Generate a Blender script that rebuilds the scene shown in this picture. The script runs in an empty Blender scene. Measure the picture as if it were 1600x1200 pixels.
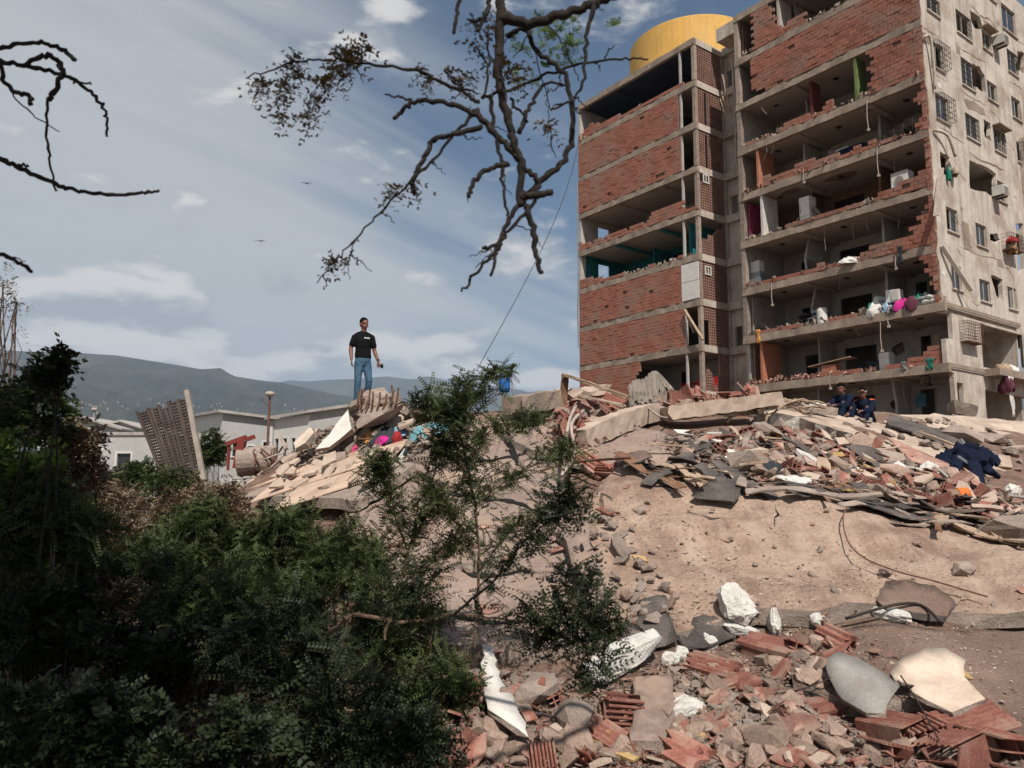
import bpy, bmesh, math, random
import numpy as np
from mathutils import Vector, Matrix, Quaternion
from mathutils.geometry import delaunay_2d_cdt
R = random.Random(11)
PI = math.pi
D = bpy.data
scene = bpy.context.scene
COL = scene.collection

# ------------------------------------------------------------------ camera
CAM = Vector((0, 0, 3.4)); F = 1200.0; PITCH = 0.1270; ROLL = 0.0042
cd = D.cameras.new('camera'); cam = D.objects.new('camera', cd); COL.objects.link(cam)
cd.sensor_width = 36; cd.lens = 36 * F / 1600; cd.clip_start = 0.05; cd.clip_end = 60000
cd.dof.use_dof = True; cd.dof.focus_distance = 22; cd.dof.aperture_fstop = 4.5
cam.matrix_world = Matrix.Translation(CAM) @ Matrix.Rotation(PI/2 + PITCH, 4, 'X') @ Matrix.Rotation(ROLL, 4, 'Z')
scene.camera = cam
CR, SR, CP, SP = math.cos(ROLL), math.sin(ROLL), math.cos(PITCH), math.sin(PITCH)
def ray(px, py):                     # direction with unit forward (world Y) component
    a0, b0 = px - 800, py - 600
    a = a0*CR + b0*SR; b = -a0*SR + b0*CR
    x, d, z = a/F, 1.0, -b/F
    y, z = d*CP - z*SP, d*SP + z*CP
    return Vector((x/y, 1.0, z/y))
def P(px, py, d):
    return CAM + ray(px, py)*d

# ------------------------------------------------------------------ light
SUN = Vector((0.16, -0.62, 0.86)).normalized()      # direction towards the sun
sl = D.lights.new('sun', 'SUN'); sl.energy = 4.9; sl.angle = math.radians(0.5); sl.color = (1.0, 0.93, 0.84)
so = D.objects.new('sun', sl); COL.objects.link(so)
so.rotation_euler = (-SUN).to_track_quat('-Z', 'Y').to_euler()
elev = math.asin(SUN.z); azim = math.atan2(SUN.x, SUN.y)
W = D.worlds.new('World'); scene.world = W; W.use_nodes = True
scene.view_settings.view_transform = 'Standard'; scene.view_settings.look = 'None'
scene.view_settings.gamma = 1; scene.view_settings.use_curve_mapping = False
scene.view_settings.exposure = 0.28
def build_world():
    nt = W.node_tree; nt.nodes.clear(); N = nt.nodes.new; L = nt.links.new
    out = N('ShaderNodeOutputWorld'); bg = N('ShaderNodeBackground'); L(bg.outputs[0], out.inputs[0])
    bg.inputs[1].default_value = 0.08
    sky = N('ShaderNodeTexSky'); sky.sky_type = 'NISHITA'; sky.sun_disc = False
    sky.sun_elevation = elev; sky.sun_rotation = azim; sky.altitude = 400; sky.air_density = 1.0; sky.dust_density = 1.2; sky.ozone_density = 1.5
    tc = N('ShaderNodeTexCoord')
    def math_(op, a, b=None, c=None, clamp=False):
        m = N('ShaderNodeMath'); m.operation = op; m.use_clamp = clamp
        for i, s in enumerate((a, b, c)):
            if s is None: continue
            if isinstance(s, (int, float)): m.inputs[i].default_value = s
            else: L(s, m.inputs[i])
        return m.outputs[0]
    def vmath(op, a, b):
        m = N('ShaderNodeVectorMath'); m.operation = op
        for i, s in enumerate((a, b)):
            if isinstance(s, (tuple, list, Vector)): m.inputs[i].default_value = s
            else: L(s, m.inputs[i])
        return m
    sep = N('ShaderNodeSeparateXYZ'); L(tc.outputs['Generated'], sep.inputs[0])
    z = math_('MAXIMUM', sep.outputs[2], 0.0)
    den = math_('ADD', z, 0.16)
    cx = math_('DIVIDE', sep.outputs[0], den); cy = math_('DIVIDE', sep.outputs[1], den)
    cmb = N('ShaderNodeCombineXYZ'); L(cx, cmb.inputs[0]); L(cy, cmb.inputs[1])
    def noise(vec, scale, detail, rough, sc=(1, 1, 1), rot=0, loc=(0, 0, 0), dist=0.0):
        mp = N('ShaderNodeMapping'); L(vec, mp.inputs[0]); mp.inputs['Scale'].default_value = sc
        mp.inputs['Rotation'].default_value = (0, 0, rot); mp.inputs['Location'].default_value = loc
        n = N('ShaderNodeTexNoise'); L(mp.outputs[0], n.inputs['Vector']); n.inputs['Scale'].default_value = scale
        n.inputs['Detail'].default_value = detail; n.inputs['Roughness'].default_value = rough; n.inputs['Distortion'].default_value = dist
        return n.outputs[0]
    def ramp(v, lo, hi):
        m = N('ShaderNodeMapRange'); m.interpolation_type = 'SMOOTHSTEP'; L(v, m.inputs[0])
        m.inputs[1].default_value = lo; m.inputs[2].default_value = hi; return m.outputs[0]
    # thin high sheets of cirrus
    mpr = N('ShaderNodeMapping'); L(cmb.outputs[0], mpr.inputs[0]); mpr.inputs['Rotation'].default_value = (0, 0, 0.72)
    ci = noise(mpr.outputs[0], 0.95, 8, 0.52, (1.0, 0.30, 1), 0, (3.1, 0.4, 0), 0.5)
    ci2 = noise(mpr.outputs[0], 3.0, 8, 0.62, (1.0, 0.14, 1), 0, (0, 2, 0), 0.7)
    # the left of the sky is veiled, towards the right it clears
    side = ramp(sep.outputs[0], 0.12, -0.5)
    lowb = ramp(sep.outputs[2], 0.45, 0.12)
    v = math_('ADD', math_('MULTIPLY', ci, 0.80), math_('MULTIPLY', ci2, 0.42))
    v = math_('ADD', v, math_('MULTIPLY', side, 0.17)); v = math_('ADD', v, math_('MULTIPLY', lowb, 0.14))
    veil = math_('MULTIPLY', ramp(v, 0.53, 0.84), 0.9)
    # small cumulus near the mountains and a few puffs overhead
    dirn = tc.outputs['Generated']
    cu = noise(dirn, 7.5, 9, 0.55, (1, 1, 2.6), 0, (1.7, 0.3, 0.2), 0.15)
    cushade = noise(dirn, 7.5, 9, 0.55, (1, 1, 2.6), 0, (1.7, 0.3, 0.2 + 0.07), 0.15)
    band = math_('MULTIPLY', ramp(sep.outputs[2], 0.31, 0.13), ramp(sep.outputs[2], 0.02, 0.10))
    puffs = None
    for (px, py, r, amp) in ((590, 70, 0.055, .9), (400, 10, 0.06, .7), (290, 305, 0.04, .6), (620, 10, .06, .6), (820, 400, 0.09, 1.), (430, 445, .07, .9),
                             (200, 515, .17, 1.25), (120, 500, .10, 1.1), (260, 540, .12, 1.1), (660, 430, .05, .8), (690, 575, .09, 1.1), (850, 595, .05, 1.1), (330, 570, .07, .9), (480, 580, .08, 1.0), (600, 560, .07, .9)):
        dv = ray(px, py).normalized()
        dd = vmath('SUBTRACT', dirn, dv); sc = vmath('MULTIPLY', dd.outputs[0], (1, 1, 1.9))
        ln = N('ShaderNodeVectorMath'); ln.operation = 'LENGTH'; L(sc.outputs[0], ln.inputs[0])
        g = math_('MULTIPLY', ramp(ln.outputs['Value'], r*1.15, 0.0), amp)
        puffs = g if puffs is None else math_('MAXIMUM', puffs, g)
    t = math_('ADD', cu, math_('MULTIPLY', puffs, 0.26)); t = math_('ADD', t, math_('MULTIPLY', band, 0.075))
    cmask = ramp(t, 0.57, 0.70)
    lit = ramp(math_('SUBTRACT', cu, cushade), -0.10, 0.09)
    lit = math_('MULTIPLY', lit, ramp(t, 0.56, 0.76))
    cc = N('ShaderNodeMix'); cc.data_type = 'RGBA'; L(lit, cc.inputs[0])
    cc.inputs[6].default_value = (3.9, 4.2, 4.6, 1); cc.inputs[7].default_value = (8.4, 8.1, 7.7, 1)
    hs = N('ShaderNodeMix'); hs.data_type = 'RGBA'; hs.blend_type = 'MULTIPLY'; hs.inputs[0].default_value = 1
    L(sky.outputs[0], hs.inputs[6]); hs.inputs[7].default_value = (0.52, 0.66, 0.72, 1)
    vm = N('ShaderNodeMix'); vm.data_type = 'RGBA'; L(veil, vm.inputs[0]); L(hs.outputs[2], vm.inputs[6]); vm.inputs[7].default_value = (5.6, 5.75, 5.85, 1)
    fm = N('ShaderNodeMix'); fm.data_type = 'RGBA'; L(math_('MULTIPLY', cmask, 0.85), fm.inputs[0]); L(vm.outputs[2], fm.inputs[6]); L(cc.outputs[2], fm.inputs[7])
    L(fm.outputs[2], bg.inputs[0])
build_world()

# ------------------------------------------------------------------ naming helpers
def tag(o, label=None, cat=None, group=None, kind=None):
    if label: o['label'] = label
    if cat: o['category'] = cat
    if group: o['group'] = group
    if kind: o['kind'] = kind
    return o
def link(name, me, parent=None, loc=None):
    o = D.objects.new(name, me); COL.objects.link(o)
    if parent is not None: o.parent = parent
    if loc is not None: o.location = loc
    return o
def empty(name, loc, label, cat, group=None, rz=0):
    o = D.objects.new(name, None); COL.objects.link(o); o.location = loc; o.rotation_euler.z = rz
    o.empty_display_size = .2
    return tag(o, label, cat, group)
class MB:
    def __init__(s): s.v = []; s.f = []
    def add(s, vs, fs):
        k = len(s.v); s.v += [tuple(p) for p in vs]; s.f += [tuple(k+i for i in f) for f in fs]
    def hexa(s, c):                  # 8 corners: bottom 4 then top 4
        s.add(c, [(3,2,1,0),(4,5,6,7),(0,1,5,4),(1,2,6,5),(2,3,7,6),(3,0,4,7)])
    def box(s, x0, x1, y0, y1, z0, z1, fn=None):
        c = [(x0,y0,z0),(x1,y0,z0),(x1,y1,z0),(x0,y1,z0),(x0,y0,z1),(x1,y0,z1),(x1,y1,z1),(x0,y1,z1)]
        if fn: c = [fn(*p) for p in c]
        s.hexa(c)
    def tube(s, pts, rad, n=6, cap=True):
        pts = [Vector(p) for p in pts]
        if not hasattr(rad, '__len__'): rad = [rad]*len(pts)
        rings = []; up = None
        for i, p in enumerate(pts):
            t = (pts[min(i+1, len(pts)-1)] - pts[max(i-1, 0)])
            if t.length < 1e-9: t = Vector((0,0,1))
            t.normalize()
            if up is None: up = t.orthogonal().normalized()
            up = (up - t*up.dot(t)); up = up.normalized() if up.length > 1e-6 else t.orthogonal().normalized()
            w = t.cross(up); rings.append([p + (up*math.cos(a)+w*math.sin(a))*rad[i] for a in [2*PI*j/n for j in range(n)]])
        vs = [q for r in rings for q in r]; fs = []
        for i in range(len(pts)-1):
            for j in range(n):
                fs.append((i*n+j, i*n+(j+1)%n, (i+1)*n+(j+1)%n, (i+1)*n+j))
        if cap: fs.append(tuple(range(n-1,-1,-1))); fs.append(tuple((len(pts)-1)*n+j for j in range(n)))
        s.add(vs, fs)
    def ell(s, c, r, q=None, nu=12, nv=8):
        c = Vector(c); vs = []; fs = []
        for i in range(nv+1):
            th = PI*i/nv
            for j in range(nu):
                ph = 2*PI*j/nu
                p = Vector((r[0]*math.sin(th)*math.cos(ph), r[1]*math.sin(th)*math.sin(ph), r[2]*math.cos(th)))
                if q: p = q @ p
                vs.append(c+p)
        for i in range(nv):
            for j in range(nu): fs.append((i*nu+j, (i+1)*nu+j, (i+1)*nu+(j+1)%nu, i*nu+(j+1)%nu))
        s.add(vs, fs)
    def mesh(s, name, mat=None, smooth=False):
        me = D.meshes.new(name); me.from_pydata(s.v, [], s.f); me.update()
        if mat: me.materials.append(mat)
        if smooth: me.shade_smooth()
        return me
    def build(s, name, mat, parent=None, smooth=False, loc=None):
        return link(name, s.mesh(name, mat, smooth), parent, loc)

# ------------------------------------------------------------------ materials
def srgb(*c):
    return tuple(((x/255)/12.92 if x/255 <= .04045 else ((x/255+.055)/1.055)**2.4) for x in c)
MATS = {}
def mat(name, base, dark=None, light=None, scale=3.0, fine=40.0, rough=.9, bump=.3, bscale=25., bdist=.02, world=True, rand=0.0, spec=.25, metal=0.0, stain=None, stain_amt=.5, stain_scale=1.2, streak=None, trans=0.0, sscale=(2.2, 2.2, .16)):
    m = D.materials.new(name); m.use_nodes = True; nt = m.node_tree; N = nt.nodes.new; L = nt.links.new
    b = nt.nodes['Principled BSDF']; b.inputs['Roughness'].default_value = rough
    b.inputs['Specular IOR Level'].default_value = spec; b.inputs['Metallic'].default_value = metal
    dark = dark or tuple(c*.6 for c in base); light = light or tuple(min(.9, c*1.3) for c in base)
    if world: co = N('ShaderNodeNewGeometry').outputs['Position']
    else: co = N('ShaderNodeTexCoord').outputs['Object']
    def noi(sc, det, ro=.6, v=None):
        n = N('ShaderNodeTexNoise'); L(v or co, n.inputs['Vector']); n.inputs['Scale'].default_value = sc; n.inputs['Detail'].default_value = det; n.inputs['Roughness'].default_value = ro; return n.outputs[0]
    n1 = noi(scale, 6); n2 = noi(fine, 4, .7)
    mx = N('ShaderNodeMath'); mx.operation = 'MULTIPLY_ADD'; L(n2, mx.inputs[0]); mx.inputs[1].default_value = .5
    ad = N('ShaderNodeMath'); ad.operation = 'MULTIPLY'; L(n1, ad.inputs[0]); ad.inputs[1].default_value = .5; L(ad.outputs[0], mx.inputs[2])
    cr = N('ShaderNodeValToRGB'); L(mx.outputs[0], cr.inputs[0]); e = cr.color_ramp.elements
    e[0].position = .34; e[0].color = (*dark, 1); e[1].position = .66; e[1].color = (*light, 1)
    k = cr.color_ramp.elements.new(.5); k.color = (*base, 1)
    c = cr.outputs[0]
    if stain:
        mr = N('ShaderNodeMapRange'); L(noi(stain_scale, 8, .62), mr.inputs[0]); mr.inputs[1].default_value = .48; mr.inputs[2].default_value = .64; mr.inputs[4].default_value = stain_amt
        mm = N('ShaderNodeMix'); mm.data_type = 'RGBA'; L(mr.outputs[0], mm.inputs[0]); L(c, mm.inputs[6]); mm.inputs[7].default_value = (*stain, 1); c = mm.outputs[2]
    if streak:
        mp = N('ShaderNodeMapping'); L(co, mp.inputs[0]); mp.inputs['Scale'].default_value = sscale
        mr = N('ShaderNodeMapRange'); L(noi(1.6, 6, .6, mp.outputs[0]), mr.inputs[0]); mr.inputs[1].default_value = .5; mr.inputs[2].default_value = .72; mr.inputs[4].default_value = .65
        mm = N('ShaderNodeMix'); mm.data_type = 'RGBA'; L(mr.outputs[0], mm.inputs[0]); L(c, mm.inputs[6]); mm.inputs[7].default_value = (*streak, 1); c = mm.outputs[2]
    if rand:
        oi = N('ShaderNodeObjectInfo'); mr = N('ShaderNodeMapRange'); L(oi.outputs['Random'], mr.inputs[0]); mr.inputs[3].default_value = 1-rand; mr.inputs[4].default_value = 1+rand
        hv = N('ShaderNodeHueSaturation'); L(c, hv.inputs['Color']); L(mr.outputs[0], hv.inputs['Value']); c = hv.outputs[0]
    L(c, b.inputs['Base Color'])
    if bump:
        bn = N('ShaderNodeBump'); bn.inputs['Strength'].default_value = bump; bn.inputs['Distance'].default_value = bdist
        a = N('ShaderNodeMath'); a.operation = 'MULTIPLY_ADD'; L(noi(bscale, 8, .7), a.inputs[0]); a.inputs[1].default_value = 1.; L(noi(bscale*.2, 5), a.inputs[2])
        L(a.outputs[0], bn.inputs['Height']); L(bn.outputs[0], b.inputs['Normal'])
    MATS[name] = m; return m
def leafmat(name, c1, c2, tr=.25):
    m = D.materials.new(name); m.use_nodes = True; nt = m.node_tree; N = nt.nodes.new; L = nt.links.new
    b = nt.nodes['Principled BSDF']; b.inputs['Roughness'].default_value = .6; b.inputs['Specular IOR Level'].default_value = .25
    g = N('ShaderNodeNewGeometry'); n = N('ShaderNodeTexNoise'); L(g.outputs['Position'], n.inputs['Vector']); n.inputs['Scale'].default_value = 5; n.inputs['Detail'].default_value = 5
    a = N('ShaderNodeMath'); a.operation = 'MULTIPLY_ADD'; L(g.outputs['Random Per Island'], a.inputs[0]); a.inputs[1].default_value = .35; L(n.outputs[0], a.inputs[2])
    cr = N('ShaderNodeValToRGB'); L(a.outputs[0], cr.inputs[0]); cr.color_ramp.elements[0].position = .45; cr.color_ramp.elements[1].position = .9
    cr.color_ramp.elements[0].color = (*c1, 1); cr.color_ramp.elements[1].color = (*c2, 1); L(cr.outputs[0], b.inputs['Base Color'])
    t = N('ShaderNodeBsdfTranslucent'); L(cr.outputs[0], t.inputs[0]); mx = N('ShaderNodeMixShader'); mx.inputs[0].default_value = tr
    L(b.outputs[0], mx.inputs[1]); L(t.outputs[0], mx.inputs[2]); L(mx.outputs[0], nt.nodes['Material Output'].inputs[0]); MATS[name] = m; return m
M_sand = mat('dusty_sand_concrete', (.44,.31,.235), (.26,.175,.13), (.55,.42,.335), 2.2, 22, streak=(.56,.43,.34), sscale=(2.6, .5, .4), bump=1, bscale=11, bdist=.08, stain=(.235,.15,.115), stain_amt=.85, stain_scale=1.3)
M_dust = mat('brown_dust', (.185,.125,.098), (.12,.08,.063), (.28,.20,.16), 1.2, 45, bump=.9, bscale=12, bdist=.05, stain=(.12,.085,.068), stain_amt=.6, stain_scale=.7)
M_debris = mat('fine_debris', (.19,.125,.095), (.095,.062,.05), (.34,.25,.20), 5, 70, bump=1, bscale=18, bdist=.06, stain=(.27,.13,.09), stain_amt=.4, stain_scale=2.6)
M_gslab = mat('grey_brown_screed', (.245,.182,.152), (.155,.112,.094), (.335,.26,.22), .9, 16, bump=.4, bscale=20, bdist=.02, stain=(.33,.235,.175), stain_amt=.6, stain_scale=1.1)
M_pale = mat('pale_screed', (.42,.33,.265), (.29,.22,.175), (.54,.44,.36), 2.0, 60, bump=.5, bscale=22, bdist=.02, stain=(.27,.20,.155), stain_amt=.55, stain_scale=1.8)
M_tile = mat('cream_floor_tile', (.50,.37,.28), (.40,.29,.21), (.58,.45,.36), 2.5, 50, rough=.7, bump=.15, bscale=30, stain=(.30,.21,.155), stain_amt=.7, stain_scale=1.4)
M_conc = mat('broken_concrete', (.27,.215,.18), (.15,.115,.095), (.38,.31,.26), 4, 60, bump=.9, bscale=20, bdist=.03, rand=.2)
M_rock = mat('rubble_stone', (.27,.195,.155), (.17,.115,.09), (.38,.29,.24), 6, 60, bump=.8, bscale=24, bdist=.02, world=False, rand=.3)
M_white = mat('white_foam_concrete', (.66,.63,.58), (.46,.43,.39), (.76,.74,.70), 8, 60, bump=1., bscale=34, bdist=.03, world=True)
M_plas = mat('white_plaster', (.56,.53,.49), (.42,.39,.35), (.64,.62,.58), 3, 50, bump=.3, bscale=25, bdist=.01, rand=.1)
M_grey = mat('grey_plaster', (.25,.235,.215), (.18,.165,.15), (.31,.295,.27), 3, 40, stain=(.20,.165,.14), stain_amt=.5, stain_scale=5, bump=.25, bscale=50, bdist=.006)
M_cream = mat('cream_plaster', (.53,.43,.345), (.38,.30,.24), (.61,.51,.42), 4, 40, stain=(.36,.27,.21), stain_amt=.5, stain_scale=5, bump=.3, bscale=50, bdist=.006)
M_tar = mat('bitumen_sheet', (.085,.072,.066), (.045,.038,.035), (.16,.135,.12), 3, 50, bump=.6, bscale=18, bdist=.02, rand=.15)
M_clay = mat('red_clay_block', (.24,.095,.070), (.12,.052,.042), (.33,.16,.12), 4, 60, rough=.85, bump=.5, bscale=40, bdist=.01, world=False, rand=.3, stain=(.29,.20,.155), stain_amt=.8, stain_scale=4)
M_clayd = mat('dusty_clay', (.245,.135,.108), (.18,.08,.06), (.40,.21,.155), 4, 60, rough=.9, bump=.5, bscale=40, bdist=.01, world=False, rand=.3, stain=(.33,.24,.185), stain_amt=.85, stain_scale=6)
M_yel = mat('yellow_plaster', (.42,.28,.12), (.30,.20,.10), (.52,.38,.20), 4, 60, bump=.3, world=False, rand=.15)
M_brick = mat('wall_brick', (.27,.108,.074), (.19,.075,.053), (.34,.155,.112), 1.3, 9, bump=.5, bscale=30, bdist=.012, stain=(.24,.16,.125), stain_amt=.75, stain_scale=.6, rand=.10)
M_mortar = mat('brick_mortar', (.19,.12,.095), (.11,.07,.055), (.26,.19,.155), 4, 30, bump=.4)
M_edge = mat('raw_concrete_edge', (.275,.215,.17), (.16,.125,.10), (.38,.31,.25), 1.2, 18, bump=.5, bscale=10, bdist=.03, stain=(.17,.13,.105), stain_amt=.6, stain_scale=1.1, streak=(.17,.14,.12))
M_ceil = mat('painted_ceiling', (.40,.355,.31), (.27,.235,.205), (.50,.45,.40), .8, 15, bump=.2, stain=(.17,.14,.12), stain_amt=.5, stain_scale=.8)
M_iwall = mat('interior_wall', (.43,.405,.375), (.26,.24,.22), (.54,.515,.48), .9, 15, bump=.2, stain=(.20,.16,.14), stain_amt=.55, stain_scale=.9)
M_facade = mat('weathered_plaster', (.49,.43,.375), (.32,.27,.225), (.58,.525,.465), .8, 11, bump=.6, bscale=10, bdist=.03, stain=(.29,.225,.175), stain_amt=.75, stain_scale=.7, streak=(.22,.18,.15))
M_teal = mat('teal_paint', (.015,.14,.16), (.01,.09,.11), (.03,.18,.20), 1, 15, bump=.1)
M_navy = mat('dark_blue_paint', (.03,.04,.07), None, None, 1, 15, bump=.1)
M_orange = mat('orange_wall', (.34,.135,.08), (.32,.11,.06), (.5,.20,.12), 2, 20, bump=.2, stain=(.36,.22,.16), stain_amt=.5)
M_pink = mat('pink_screen', (.35,.05,.12), None, None, 2, 20, bump=.1)
M_green = mat('green_paint', (.12,.155,.055), None, None, 2, 20, bump=.1)
M_screen = mat('breeze_block', (.24,.135,.105), (.15,.085,.065), (.33,.21,.165), 2, 20, bump=.3)
M_scrw = mat('white_breeze_block', (.34,.29,.27), None, None, 2, 20, bump=.3)
M_tank = mat('yellow_tank_paint', (.62,.36,.09), (.52,.30,.075), (.68,.42,.13), .5, 6, rough=.7, bump=.15, bscale=6, stain=(.55,.37,.17), stain_amt=.4, stain_scale=.4, streak=(.48,.29,.10))
M_darkm = mat('dark_iron', (.045,.035,.03), None, None, 6, 60, rough=.7, bump=.2, metal=.3)
M_rust = mat('rusty_steel', (.12,.06,.04), (.06,.03,.025), (.22,.13,.09), 10, 60, rough=.85, bump=.3)
M_pipe = mat('weathered_pipe', (.36,.30,.26), None, None, 5, 60, rough=.6, bump=.2)
M_wood = mat('old_timber', (.33,.24,.17), (.19,.13,.09), (.46,.36,.28), 3, 60, bump=.4, bscale=30)
M_woodd = mat('brown_boards', (.16,.085,.05), (.08,.045,.03), (.27,.17,.11), 4, 60, bump=.4)
M_bark = mat('dead_bark', (.020,.016,.014), (.009,.007,.006), (.042,.034,.029), 20, 120, bump=.7, bscale=60, bdist=.01)
M_twig = mat('brown_twig', (.13,.085,.06), (.06,.04,.03), (.21,.15,.11), 20, 90, bump=.3)
M_glass = mat('dark_pane', (.02,.022,.025), (.015,.016,.018), (.03,.033,.036), 1, 3, rough=.12, bump=0, spec=.6)
M_frame = mat('window_frame', (.36,.33,.29), None, None, 3, 30, rough=.6, bump=.1)
M_black = mat('painted_dark', (.012,.011,.011), None, None, 3, 30, bump=0)  # flat near-black painting the dark of doorways and cracks; also the birds
M_metalw = mat('white_enamel', (.62,.60,.57), (.5,.47,.43), (.7,.69,.66), 4, 40, rough=.45, bump=.05)
M_steel = mat('grey_steel', (.22,.23,.24), None, None, 4, 40, rough=.5, bump=.1, metal=.3)
M_corr = mat('weathered_sheet', (.24,.205,.175), (.13,.11,.095), (.33,.29,.25), 4, 40, rough=.7, bump=.3)
M_house = mat('grey_house_render', (.36,.36,.35), (.31,.31,.30), (.41,.41,.40), .4, 5, bump=.1)
M_housew = mat('pale_house_render', (.52,.51,.49), (.46,.45,.43), (.58,.57,.55), .4, 5, bump=.1)
M_hroof = mat('house_roof', (.33,.31,.29), None, None, .6, 5, bump=.1)
M_gapm = mat('far_ground', (.13,.11,.075), (.07,.065,.04), (.2,.17,.12), .05, .5, bump=.2, bdist=.2)
M_mtn = mat('mountain_scrub', (.036,.040,.030), (.014,.018,.014), (.072,.072,.052), .0028, .03, bump=1, bscale=.012, bdist=50, stain=(.10,.088,.055), stain_amt=.5, stain_scale=.0015)
M_leaf = leafmat('fine_green_leaf', (.024,.038,.014), (.095,.115,.042), .28)
M_leafd = leafmat('shade_darkened_leaf', (.009,.014,.006), (.030,.042,.016), .12)  # leaf green with the shade of the near foliage darkened into the colour
M_leafy = leafmat('bright_green_leaf', (.05,.10,.02), (.17,.24,.06), .35)
M_leafb = leafmat('dead_brown_leaf', (.07,.045,.028), (.23,.165,.11), .15)
M_dry = leafmat('dry_hanging_leaf', (.035,.026,.012), (.095,.072,.035), .2)
def cloth(name, c, l=None): return mat(name, c, tuple(x*.7 for x in c), l or tuple(min(.9, x*1.3) for x in c), 6, 60, rough=.95, spec=.05, bump=.8, bscale=11, bdist=.035)

# ------------------------------------------------------------------ noise and terrain
class VNoise:
    def __init__(s, seed, n=128): s.g = np.random.RandomState(seed).rand(n, n); s.n = n
    def __call__(s, x, y):
        x = np.asarray(x, float); y = np.asarray(y, float)
        xi = np.floor(x).astype(int); yi = np.floor(y).astype(int); fx = x-xi; fy = y-yi
        fx = fx*fx*(3-2*fx); fy = fy*fy*(3-2*fy); n = s.n
        a = s.g[xi % n, yi % n]; b = s.g[(xi+1) % n, yi % n]; c = s.g[xi % n, (yi+1) % n]; d = s.g[(xi+1) % n, (yi+1) % n]
        return (a*(1-fx)+b*fx)*(1-fy)+(c*(1-fx)+d*fx)*fy - .5
VN = VNoise(3)
def fbm(x, y, oct=4, gain=.5):
    t = 0; a = 1.
    for k in range(oct): t = t + a*VN(x*2**k + 17.3*k, y*2**k + 5.1*k); a *= gain
    return t
ctl = [(900,1300,4.3),(1300,1300,4.3),(1700,1300,4.3),(750,1190,5.2),(1000,1190,5.2),(1250,1190,5.2),(1600,1190,5.2),
 (750,1050,6.2),(1000,1050,6.2),(1250,1060,6.2),(1500,1050,6.3),(1650,1050,6.4),(850,950,7.4),(1050,950,7.3),(1250,950,7.3),(1450,950,7.4),(1620,950,7.5),
 (850,850,8.9),(1000,860,8.6),(1200,850,8.7),(1400,870,8.5),(1600,895,8.3),(900,780,10.2),(1050,768,10.3),(1200,772,10.0),(1400,822,9.4),(1600,862,9.1),
 (1100,722,12.2),(1250,738,12),(1400,772,11.3),(1600,805,11),(1100,692,13.2),(1250,700,13.2),(1450,735,13),(1600,765,12.8),
 (950,668,14.4),(1050,662,14.6),(1200,655,15.5),(1350,662,16.3),(1500,688,16.3),(1600,714,16),(900,650,15),(1000,640,16),(1150,634,17),(1300,640,18.3),(1450,652,19.3),(1600,674,19.8),
 (800,655,15),(740,655,15.2),(700,662,15),(640,675,14.6),(565,645,15.3),(595,658,14.8),(520,690,15),(800,700,12.6),(700,720,12.3),(620,735,12.8),
 (800,780,10.8),(700,800,10.4),(600,810,11.3),(750,880,8.9),(650,900,8.8),(750,980,7.3),(650,1000,7.2),(850,1040,6.6),
 (365,772,14.2),(440,722,14.9),(540,725,14),(560,775,12.5),(450,805,13),(300,830,15),(150,850,16),(0,850,18),(-250,850,20),
 (400,900,10.5),(250,950,10),(100,950,10.5),(0,950,11),(500,1000,8),(300,1050,7.5),(100,1050,7.5),(400,1200,5.2),(200,1200,5.2),(0,1200,5.2),(-300,1000,9)]
cw = [tuple(P(*c)) for c in ctl]
cw += [(-20,28,.5),(-8,26,1),(-2,22,2.2),(0,25,1.8),(6,25,2.8),(12,26,3.2),(18,27,3.0),(25,28,2.0),(-20,38,0.02),(0,36,.3),(10,38,1.0),(20,36,1.2),(32,32,.6),(45,20,.6),(42,8,.9),(-30,15,.4),(-28,8,.4),(-32,26,.02),(45,40,.05),(-30,40,.0),
 (0,0,1.65),(5,0,1.6),(-5,0,1.6),(14,0,1.5),(-14,0,1.2),(0,2.4,1.5),(-5,2.4,1.5),(6,2.4,1.5),(30,0,1.2),(-30,0,.6),(-7.5,17.5,1.4)]
cw = np.array(cw)
def tps_fit(pt, lam=.02):
    n = len(pt); d = np.hypot(pt[:,None,0]-pt[None,:,0], pt[:,None,1]-pt[None,:,1])
    K = np.where(d > 0, d*d*np.log(np.maximum(d, 1e-9)), 0) + lam*np.eye(n)
    Pm = np.c_[np.ones(n), pt[:,:2]]; A = np.zeros((n+3, n+3)); A[:n,:n] = K; A[:n,n:] = Pm; A[n:,:n] = Pm.T
    return np.linalg.solve(A, np.r_[pt[:,2], 0,0,0])
tw = tps_fit(cw)
def tps(x, y):
    s = tw[-3] + tw[-2]*x + tw[-1]*y
    for i in range(len(cw)):
        d2 = (x-cw[i,0])**2+(y-cw[i,1])**2; s = s + tw[i]*.5*d2*np.log(np.maximum(d2, 1e-12))
    return s
GX = np.concatenate([np.arange(-32,-12,.4), np.arange(-12,16,.08), np.arange(16,46.1,.3)])
GY = np.concatenate([np.arange(-3,4,.3), np.arange(4,21,.08), np.arange(21,44,.4)])
XX, YY = np.meshgrid(GX, GY, indexing='ij')
BZ = tps(XX, YY); BZ = np.maximum(BZ, .02)
rough = np.clip(fbm(XX*.35+9, YY*.35+2, 3)*1.6+.55, .12, 1)
ZZ = BZ + fbm(XX*.55, YY*.9, 3)*.16 + fbm(XX*2.2, YY*3.0, 3)*.10*rough + fbm(XX*6+3, YY*7, 3)*.045*rough
edge = np.minimum(np.minimum((XX+32)/4, (46-XX)/4), (44-YY)/4); edge = np.clip(edge, 0, 1); edge = edge*edge*(3-2*edge)
ZZ = ZZ*edge + (1-edge)*(-.06)
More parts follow.
